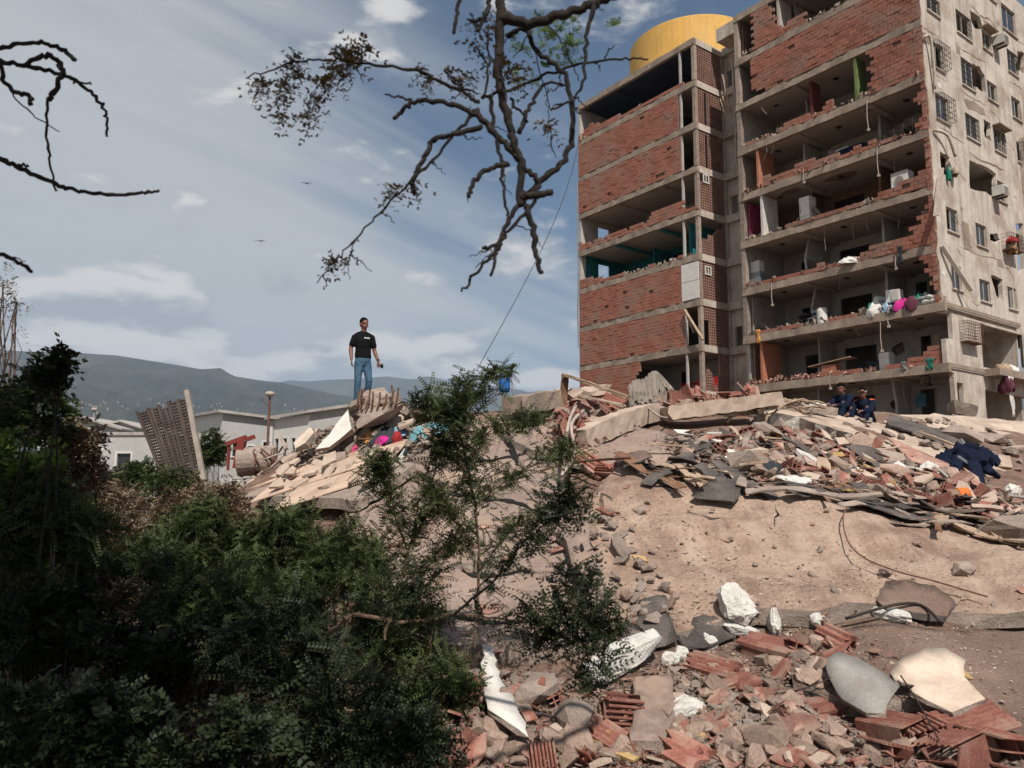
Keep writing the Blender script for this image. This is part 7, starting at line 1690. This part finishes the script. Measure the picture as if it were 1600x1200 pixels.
def leafmesh(name, pts, kind, scale, m, parent, rnd=.35):
    """joins leaf sprays at the given points into one crown mesh"""
    out = []
    for p in pts:
        q = SPR[kind][RS.randint(8)]; R_ = rotm(RS.uniform(0, 6.28), RS.uniform(-.5,.5), RS.uniform(-.6,.6)); out.append(q @ R_.T * (scale*RS.uniform(1-rnd, 1+rnd)) + np.asarray(p))
    Q = np.concatenate(out); n = len(Q); v = Q.reshape(-1, 3); me = D.meshes.new(name)
    me.vertices.add(4*n); me.vertices.foreach_set('co', v.ravel().astype(np.float32)); me.loops.add(4*n); me.loops.foreach_set('vertex_index', np.arange(4*n, dtype=np.int32))
    me.polygons.add(n); me.polygons.foreach_set('loop_start', np.arange(0, 4*n, 4, dtype=np.int32)); me.update(calc_edges=True); me.materials.append(m)
    return link(name, me, parent)
def smooth(pts, k=5, jit=0.):
    pts = [Vector(p) for p in pts]; out = []
    for i in range(len(pts)-1):
        p0 = pts[max(i-1,0)]; p1 = pts[i]; p2 = pts[i+1]; p3 = pts[min(i+2, len(pts)-1)]
        for j in range(k):
            t = j/k; out.append(.5*((2*p1)+(p2-p0)*t+(2*p0-5*p1+4*p2-p3)*t*t+(3*p1-p0-3*p2+p3)*t*t*t) + (Vector(RS.normal(0, jit, 3)) if jit else Vector((0,0,0))))
    return out + [pts[-1]]
def bush(px, py, d, rx, ry, n, kind, scale, m, label, name='shrub', cat='shrub', clumps=14, stems=5, tight=.33, shell=.5, rd=None, stem_m=None):
    c = P(px, py, d); Rx, Rz = rx*d/1200, ry*d/1200; Ry = rd or min(Rx, Rz)*.9; e = empty(name, (c.x, c.y, H(c.x, c.y)), label, cat); eo = np.array(e.location)
    cl = []
    for _ in range(clumps):
        w = RS.normal(0, 1, 3); w /= np.linalg.norm(w); f = RS.uniform(shell, 1)**.6; cl.append(np.array(c)+w*f*np.array((Rx, Ry, Rz))*.85)
    cl = np.array(cl); s = tight*np.array((Rx, Ry, Rz)); idx = RS.randint(0, len(cl), n); pts = cl[idx]+RS.normal(0, 1, (n, 3))*s*.75
    leafmesh('foliage', pts-eo, kind, scale, m, e)
    for k in range(stems):
        t = Vector(cl[k % len(cl)]-eo); b0 = Vector((RS.uniform(-.1,.1), RS.uniform(-.1,.1), -.05)); mid = b0.lerp(t, .5)+Vector(RS.normal(0, .08, 3)); pp = smooth([b0, mid, t], 5, .004)
        r = .006+.006*scale*.6; q = MB(); q.tube(pp, [r*1.6*(1-.75*i/len(pp)) for i in range(len(pp))], 5)
        for j in range(3): a = pp[RS.randint(len(pp)//2, len(pp))]; b_ = Vector(cl[RS.randint(len(cl))]-eo); b_ = a.lerp(b_, .5); q.tube([a, a.lerp(b_, .5)+Vector(RS.normal(0,.03,3)), b_], [r*.6, r*.4, r*.2], 4)
        q.build('stem', stem_m or (M_bark if d < 6.2 else M_twig), e)
    return e
def stemplant(root_pts, branches, label, name='shrub', cat='shrub'):
    """root_pts: main stem [(px,py,d)...]; branches: list of (pts, r, sprays, spread, scale, kind, mat)"""
    e = empty(name, P(*root_pts[0]), label, cat); eo = Vector(e.location); leaves = {}
    for (pts, r, n, spread, sc, kind, m) in branches:
        pp = smooth([P(*p)-eo for p in pts], 6, .004); q = MB(); q.tube(pp, [r*(1-.8*i/len(pp))+.001 for i in range(len(pp))], 5); q.build('stem', M_bark if pts[0][2] < 5 else M_twig, e)
        for _ in range(n):
            t = RS.uniform(.12, 1)**.8; i = min(int(t*(len(pp)-1)), len(pp)-1); leaves.setdefault((kind, sc, m.name), []).append(np.array(pp[i])+RS.normal(0, spread, 3)*(1.0, 1, .8))
    for (kind, sc, mn), L_ in leaves.items(): leafmesh('foliage', L_, kind, sc, D.materials[mn], e)
    return e
# low scrub and dead growth on the left, far to near
bush(70,765,22,150,32,380,'mid',1.6,M_leaf,'low green hedge under the far left houses',clumps=20); bush(205,748,20,42,26,330,'mid',1.2,M_leaf,'round green bush before the flat-roofed building', clumps=14)
bush(328,700,19,20,30,200,'mid',1.2,M_leaf,'dark green bush right behind the leaning panel', clumps=12); bush(140,785,17,90,30,260,'dead',2.2,M_leafb,'withered brown scrub behind the leaning panel', clumps=18)
bush(150,815,12.5,150,45,700,'dead',1.7,M_leafb,'wide thicket of dead brown leaves at mid left', clumps=26, stems=12, tight=.25); bush(320,798,12,75,46,450,'dead',1.6,M_leafb,'dead leafy vines tangled at the foot of the leaning panel', clumps=18, stems=9, tight=.25)
bush(40,790,13,110,50,420,'dead',1.6,M_leafb,'bleached dry twigs with few leaves at the left edge', clumps=18, stems=12, tight=.25)
bush(275,765,12.6,40,30,120,'dead',1.5,M_leaf,'small climbing vine on the leaning panel', clumps=10, tight=.3)
# left upper tree close by
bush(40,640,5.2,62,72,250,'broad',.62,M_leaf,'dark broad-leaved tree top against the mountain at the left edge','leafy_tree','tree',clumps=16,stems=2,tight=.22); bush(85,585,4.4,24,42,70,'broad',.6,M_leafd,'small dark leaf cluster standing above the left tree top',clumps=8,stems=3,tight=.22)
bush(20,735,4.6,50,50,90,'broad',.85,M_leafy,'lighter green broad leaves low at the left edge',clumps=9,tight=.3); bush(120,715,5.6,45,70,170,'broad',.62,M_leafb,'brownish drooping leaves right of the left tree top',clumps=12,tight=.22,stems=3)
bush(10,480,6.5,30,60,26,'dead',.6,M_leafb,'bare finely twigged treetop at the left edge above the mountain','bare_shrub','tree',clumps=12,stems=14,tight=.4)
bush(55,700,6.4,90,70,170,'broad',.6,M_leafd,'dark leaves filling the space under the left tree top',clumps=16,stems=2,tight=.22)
bush(70,810,6.2,110,60,330,'fine',1.1,M_leaf,'feathery leaves below the lighter broad leaves at the left edge',clumps=22,stems=4,tight=.22)
bush(50,825,4.5,95,62,300,'fine',1.0,M_leaf,'loose feathery sprays in front of the thin stems at the left edge',clumps=24,stems=3,tight=.24)
# middle band of fine green shrubs
for (px,py,d,rx,ry,n,m,lb_) in ((320,850,8.2,95,62,560,M_leaf,'feathery green shrub in the middle of the left thicket'),(440,860,7.8,85,60,520,M_leaf,'feathery green shrub below the tiled slab'),(540,890,7.2,70,60,380,M_leaf,'feathery green shrub left of the tall green stems'),
    (240,915,7.0,80,70,380,M_leaf,'dark feathery shrub left of the feathery green shrub'),(90,900,6.6,110,70,380,M_leaf,'shrub mass at the left before the dead thicket'),(620,980,6.4,75,60,260,M_leaf,'thin feathery shrub at the foot of the tall green stems'),(400,950,6.6,110,60,330,M_leaf,'feathery shrub before the feathery green shrub below the tiles'),
    (690,1080,5.6,60,70,130,M_leaf,'sparse feathery sprigs over the rubble beside the white plaster strip')): bush(px,py,d,rx,ry,n,'fine',1.25 if d > 7.5 else 1.1,m,lb_,clumps=30,stems=9,tight=.2)
# near dark mass
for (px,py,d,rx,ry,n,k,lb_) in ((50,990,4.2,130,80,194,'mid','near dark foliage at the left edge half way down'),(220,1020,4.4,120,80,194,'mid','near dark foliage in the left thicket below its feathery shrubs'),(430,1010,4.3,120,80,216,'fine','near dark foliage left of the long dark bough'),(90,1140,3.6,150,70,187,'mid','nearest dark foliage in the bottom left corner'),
    (300,1165,3.6,140,60,172,'mid','nearest dark foliage along the bottom edge, left of its centre'),(520,1130,4.0,110,75,216,'fine','near dark feathery foliage at the bottom under the long bough'),(640,1180,3.9,90,50,144,'fine','dark feathery foliage on the bottom edge beside the red clay'),(340,940,4.6,110,50,122,'fine','dark leaves overlapping the feathery shrubs')): bush(px,py,d,rx,ry,n,k,.72 if k == 'mid' else 1.05,M_leafd if d < 4.5 else M_leaf,lb_,clumps=32,stems=9,tight=.2)  # nearest shrubs take the leaf colour darkened for shade
bush(90,1150,4.6,50,30,26,'broad',1.1,M_leafy,'pale green weed in the lower left',clumps=6,tight=.4)  # weed in the brighter leaf green
bush(270,1090,5.2,80,50,150,'dead',1.2,M_leafb,'sunlit dead brown leaves deep in the lower left thicket',clumps=12,tight=.3)
bush(235,1085,4.5,75,42,170,'dead',1.1,M_leafb,'patch of dead curled leaves in the bottom left thicket',clumps=12,stems=3,tight=.3); bush(45,870,6.2,60,34,120,'dead',1.3,M_leafb,'orange-brown dead leaves at the left edge half way down',clumps=10,stems=5,tight=.3); bush(170,960,6.5,90,40,150,'dead',1.2,M_leafb,'dry brown twigs and leaves between the dark shrubs at left',clumps=14,stems=8,tight=.3)
# tall green stems in the middle
F_ = ('fine', M_leaf)
stemplant([(740,1010,5.9)], [
 ([(742,1010,5.9),(748,860,5.9),(738,760,5.9),(722,690,5.9),(722,620,5.9),(745,592,5.9)], .012, 120, .075, 1.05, 'fine', M_leaf),
 ([(735,640,5.9),(765,590,5.9),(800,578,5.9)], .004, 34, .035, .9, 'fine', M_leaf), ([(722,680,5.9),(690,650,5.8),(660,625,5.8)], .005, 60, .06, 1.0, 'fine', M_leaf),
 ([(725,700,5.9),(780,668,5.8),(845,660,5.8)], .005, 56, .045, .9, 'fine', M_leaf), ([(740,790,5.9),(800,745,5.8),(870,712,5.8),(905,700,5.8)], .005, 60, .04, .9, 'fine', M_leaf),
 ([(745,860,5.9),(700,800,5.8),(660,760,5.8)], .005, 46, .05, .9, 'fine', M_leaf), ([(745,900,5.9),(800,830,5.8),(880,790,5.8)], .005, 34, .05, .9, 'fine', M_leaf)], 'tallest feathery green stem reaching up before the crest of the heap')
stemplant([(590,1000,6.0)], [
 ([(600,1000,6),(632,880,6),(665,780,6),(690,700,6),(668,655,6)], .010, 70, .06, 1.0, 'fine', M_leaf), ([(640,870,6),(610,790,6),(590,745,6),(600,715,6)], .008, 90, .06, 1.0, 'fine', M_leaf),
 ([(650,830,6),(680,790,5.9),(740,745,5.9)], .005, 40, .05, .9, 'fine', M_leaf), ([(610,940,6),(560,880,6),(545,820,6)], .006, 60, .06, 1.0, 'fine', M_leaf), ([(630,900,6),(700,860,5.9),(730,840,5.9)], .005, 36, .045, .9, 'fine', M_leaf)], 'forked feathery stem left of the tallest stem')
# long dark bough close to the camera
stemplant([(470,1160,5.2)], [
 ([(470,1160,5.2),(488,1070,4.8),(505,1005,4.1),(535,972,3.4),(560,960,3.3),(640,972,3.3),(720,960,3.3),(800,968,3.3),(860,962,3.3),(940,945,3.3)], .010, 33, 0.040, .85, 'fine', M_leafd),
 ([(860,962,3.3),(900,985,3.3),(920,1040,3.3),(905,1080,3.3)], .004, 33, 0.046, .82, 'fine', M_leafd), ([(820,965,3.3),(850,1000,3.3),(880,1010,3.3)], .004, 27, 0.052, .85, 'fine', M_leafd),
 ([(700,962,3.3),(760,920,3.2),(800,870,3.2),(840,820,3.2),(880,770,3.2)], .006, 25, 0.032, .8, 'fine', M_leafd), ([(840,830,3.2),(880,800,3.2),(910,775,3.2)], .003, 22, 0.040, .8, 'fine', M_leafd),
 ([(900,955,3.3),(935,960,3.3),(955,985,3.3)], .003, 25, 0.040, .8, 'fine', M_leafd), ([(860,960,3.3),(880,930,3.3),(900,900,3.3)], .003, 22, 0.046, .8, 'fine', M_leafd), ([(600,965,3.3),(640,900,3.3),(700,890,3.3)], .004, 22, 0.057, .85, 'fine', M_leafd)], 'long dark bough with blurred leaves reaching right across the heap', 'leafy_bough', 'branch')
# ---- the bare tree whose limbs hang into the top of the picture
bt = empty('bare_tree', (-3.4, 1.2, 1.3), 'bare tree with dark dead limbs hanging in from the top and left edges', 'tree'); to_ = Vector(bt.location)
def zc_(L_): return [(380+x*.3834, y*.3834) for x, y in L_]
def limb(name, pts, r0, r1, dep, m=M_bark, jit=.0032, knob=True, n=8):
    if callable(dep): w = [P(x, y, dep(x)) for x, y in pts]
    else: w = [P(x, y, dep) for x, y in pts]
    pp = smooth([p-to_ for p in w], 7, jit); k = len(pp); d = w[0].y
    q = MB(); q.tube(pp, [((r0+(r1*.8-r0)*i/k)*.92*(1+.05*RS.normal())*(1.18 if RS.rand() < .06 else 1)*d/1200) for i in range(k)], n); return q.build(name, m, bt, True), pp
A_l = zc_([(1060,-140),(1045,-20),(1050,80),(1040,300),(1075,460),(1095,560),(1130,660),(1130,840)])
data = [(A_l,10,7.5,2.5),(zc_([(1050,70),(1180,95),(1300,60),(1420,20),(1560,-30),(1700,-80)]),10,8,2.5),(zc_([(1440,0),(1400,150),(1390,320),(1350,400)]),4.5,2.5,2.45),
 (zc_([(1070,150),(1150,115),(1190,200),(1300,290),(1335,400),(1340,560),(1300,660),(1200,750),(1130,830)]),4,7,2.55),(zc_([(940,450),(1000,520),(1080,600),(1150,680),(1200,750),(1165,810)]),6,6,2.5),
 (zc_([(960,420),(900,380),(800,330),(700,290),(480,255),(330,242),(180,262),(10,320)]),4,1.6,2.5),(zc_([(950,470),(850,425),(720,410),(660,440),(615,482)]),5,4.5,2.5),(zc_([(690,410),(640,396),(580,385)]),2.5,1.8,2.5),
 (zc_([(975,520),(860,550),(780,567),(750,620),(715,690),(690,740),(697,790)]),5,5,2.5),(zc_([(960,440),(850,560),(760,670),(620,800),(480,950),(370,1070),(300,1155)]),3.4,1.0,2.5),
 (zc_([(1080,670),(1000,690),(940,740),(915,802)]),5,5,2.5),(zc_([(1010,380),(1020,520),(1050,650),(1065,760),(1075,880)]),4,3,2.5),(zc_([(1120,840),(1060,940),(1040,1010),(960,1100),(890,1188)]),5,2.5,2.5),
 (zc_([(1150,840),(1180,940),(1195,1030),(1215,1115)]),6,5,2.5),(zc_([(1060,950),(1030,1030),(1008,1125)]),3.5,3,2.5),(zc_([(1120,800),(1200,795),(1262,780)]),8,6,2.5),(zc_([(1190,820),(1100,920),(1040,990),(975,1010)]),3.5,4,2.5),
 (zc_([(1000,-30),(990,60),(925,90)]),5,4,2.4),(zc_([(990,50),(950,130)]),4,3.5,2.4),(zc_([(890,-40),(875,40),(858,135)]),4,4,2.4),(zc_([(985,400),(995,270),(955,200)]),2.5,2,2.5),(zc_([(1000,270),(1000,100)]),2,1.5,2.5),
 (zc_([(970,400),(1100,360),(1240,300),(1400,255),(1560,240),(1650,243)]),3,2,2.6),(zc_([(1125,540),(1170,430),(1230,345),(1320,345)]),4.5,2.5,2.5),(zc_([(1090,400),(1160,500)]),3,2.5,2.5),(zc_([(1250,445),(1350,410)]),2,3,2.5),
 (zc_([(470,970),(430,1050),(432,1140)]),1.2,.7,2.5),(zc_([(1110,920),(1170,940)]),1.5,1,2.5),(zc_([(1470,240),(1510,185)]),1.5,1,2.6),(zc_([(820,290),(870,345),(960,380)]),1.8,2,2.5),(zc_([(480,250),(490,190)]),1.6,1.4,2.5),
 (zc_([(1130,200),(1170,160),(1250,440)]),1.6,1.2,2.6),(zc_([(1240,360),(1245,470),(1255,560)]),1.0,.8,2.6),(zc_([(1190,40),(1300,170),(1330,240),(1370,330)]),1.4,1.2,2.6)]
for a, r0, r1, dp in data: limb('branch', a, r0, r1, dp)
def zl(L_): return [(x*.4, y*.4) for x, y in L_]
for a, r0, r1, dp in ((zl([(-200,260),(-20,195),(100,170),(200,175),(250,200),(295,235)]),3.5,5,2.6),(zl([(-220,250),(-20,238),(100,260),(230,290),(320,330),(390,400),(415,450),(418,535)]),5,2.5,2.6),(zl([(100,255),(150,225),(210,222),(240,270),(230,320),(190,390)]),4,6,2.6),
   (zl([(190,385),(190,560),(203,690),(215,745)]),2.6,2,2.6),(zl([(0,250),(40,350),(110,370),(122,412)]),4,5,2.6),(zl([(45,365),(130,450),(232,514)]),1.6,1,2.6),(zl([(-240,560),(-20,615),(60,650),(200,710),(300,745),(420,762),(540,755),(622,742)]),5,3,2.6),
   (zl([(60,650),(110,646)]),2.5,3,2.6),(zl([(-200,960),(-20,985),(60,1015),(125,1060)]),4,4,2.6),(zl([(-10,985),(100,1020)]),1.4,1,2.6),(zl([(290,322),(355,330)]),2,2,2.6)): limb('branch', a, r0, r1, dp)
# fine side twigs
for _ in range(46):
    a, r0, r1, dp = data[RS.randint(len(data))]; i = RS.randint(len(a)-1); t = RS.rand(); x, y = a[i][0]*(1-t)+a[i+1][0]*t, a[i][1]*(1-t)+a[i+1][1]*t
    an = RS.uniform(0, 6.28); L_ = RS.uniform(12, 46); x1, y1 = x+math.cos(an)*L_, y+abs(math.sin(an))*L_*.8+4; limb('twig', [(x, y), ((x+x1)/2+RS.normal(0,3), (y+y1)/2+RS.normal(0,3)), (x1, y1)], 1.6, .7, dp, n=4)
# limbs joining the trunk outside the picture
def wl_(pts, r): q = MB(); pp = smooth([Vector(p)-to_ for p in pts], 6, .006); q.tube(pp, [r[0]+(r[1]-r[0])*i/len(pp) for i in range(len(pp))], 10); q.build('limb', M_bark, bt, True)
a0 = P(*A_l[0], 2.5); b0 = P(-88,100,2.6); b1 = P(-96,224,2.6); b2 = P(-80,384,2.6)
q = MB(); q.tube(smooth([Vector((0,0,-.3)), Vector((.05,.05,2)), Vector((-.05,.1,3.6)), Vector((.1,.2,5.2))], 5, .01), [.2-.004*i for i in range(16)], 12); q.build('trunk', M_bark, bt, True)
wl_([(-3.3,1.4,6.2),(-2.0,1.8,6.7),(-.8,2.3,6.3),tuple(a0)], (.07,.03)); wl_([(-3.4,1.3,4.8),(-2.8,2.0,4.9),tuple(b0)], (.03,.012)); wl_([(-3.4,1.3,4.6),(-2.8,2.0,4.5),tuple(b1)], (.03,.012)); wl_([(-3.4,1.3,4.2),(-2.8,2.0,4.1),tuple(b2)], (.03,.012))
wl_([tuple(P(*zc_([(1700,-80)])[0],2.5)), (1.4,2.3,6.2), (0,1.9,6.9), (-2.0,1.8,6.7)], (.02,.04)); wl_([tuple(P(*zc_([(1000,-30)])[0],2.4)), (-.25,2.3,5.4), (-.6,2.2,6.3)], (.012,.02)); wl_([tuple(P(*zc_([(890,-40)])[0],2.4)), (-.35,2.3,5.4), (-.6,2.2,6.3)], (.01,.02))
# withered leaves and a few green ones
dr = []
for (x, y, sx, sy, n) in ((75,350,14,45,9),(165,400,16,70,14),(210,280,22,45,14),(145,480,10,20,5),(270,460,22,25,8),(300,400,20,30,8),(350,340,28,40,14),(385,270,20,40,12),(440,240,30,40,20),(495,200,14,16,5),(735,295,26,14,6),(750,345,8,12,2),(835,295,12,12,4),(870,320,18,14,5),(918,320,8,26,4),(945,195,14,14,4),(610,780,18,22,6),(365,1070,16,14,6),(700,770,8,22,4),(1245,520,8,30,4),(1000,120,10,40,4),(1075,270,10,30,4),(1100,290,14,40,5),(1140,330,10,20,3),(940,110,16,14,4)):
    for _ in range(n): px, py = zc_([(x+RS.normal(0, sx*.27), y+RS.normal(0, sy*.5))])[0]; dr.append(np.array(P(px, py, 2.5)-to_)+(0, RS.normal(0,.01), 0))
leafmesh('withered_leaves', dr[::2]+dr[1::6], 'dead', .46, M_dry, bt)
gr = []
for (x, y, sx, sy, n) in ((1240,150,70,50,34),(1290,200,60,60,22),(1120,200,26,14,5),(1330,120,50,30,12),(1115,350,14,30,7),(1500,110,14,10,4),(1250,250,40,40,8),(1170,330,20,30,5),(1140,150,30,20,6)):
    for _ in range(n): px, py = zc_([(x+RS.normal(0, sx*.6), y+RS.normal(0, sy*.6))])[0]; gr.append(np.array(P(px, py, 2.7)-to_)+(0, RS.normal(0,.02), 0))
leafmesh('green_leaves', gr[::2], 'mid', .22, M_leafy, bt)
# unseen leafy tree added behind the camera so its crown shades the thicket
st = empty('added_shade_tree', (-4.6, -.6, 1.4), 'unseen leafy tree added beside the camera to shade the left thicket', 'tree'); so_ = np.array(st.location)
cl = np.array([(-4.0,.8,7.8)])+RS.uniform(-1, 1, (70, 3))*(3.0,2.4,1.2); pts = cl[RS.randint(0, 70, 820)]+RS.normal(0, .26, (820, 3)); pts = pts[(pts[:,2] > 3.4+np.maximum(pts[:,1],0)*.70+.6)]
leafmesh('crown', pts-so_, 'mid', 2.6, M_leafd, st); q = MB(); q.tube(smooth([(0,0,-.3),(.1,.2,2.5),(.6,1.0,5)], 5, .01), [.22-.008*i for i in range(11)], 10); q.build('trunk', M_bark, st, True)
for k in range(9): t = Vector(cl[k*7])-st.location; q = MB(); q.tube(smooth([(.5,.9,4.6), Vector((.5,.9,4.6)).lerp(t,.5)+Vector((0,0,.2)), t], 5, .01), [.07-.005*i for i in range(11)], 7); q.build('limb', M_bark, st, True)
# ground litter in the thicket
lit = []
for _ in range(1500): px, py = RS.uniform(0, 700), RS.uniform(800, 1200); p = G(px, py); lit.append(np.array(p)+(0,0,.03))
o = leafmesh('leaf_litter', lit, 'dead', 1.1, M_leafb, None); tag(o, 'dead leaves littering the ground under the thicket', 'leaf litter', kind='stuff')
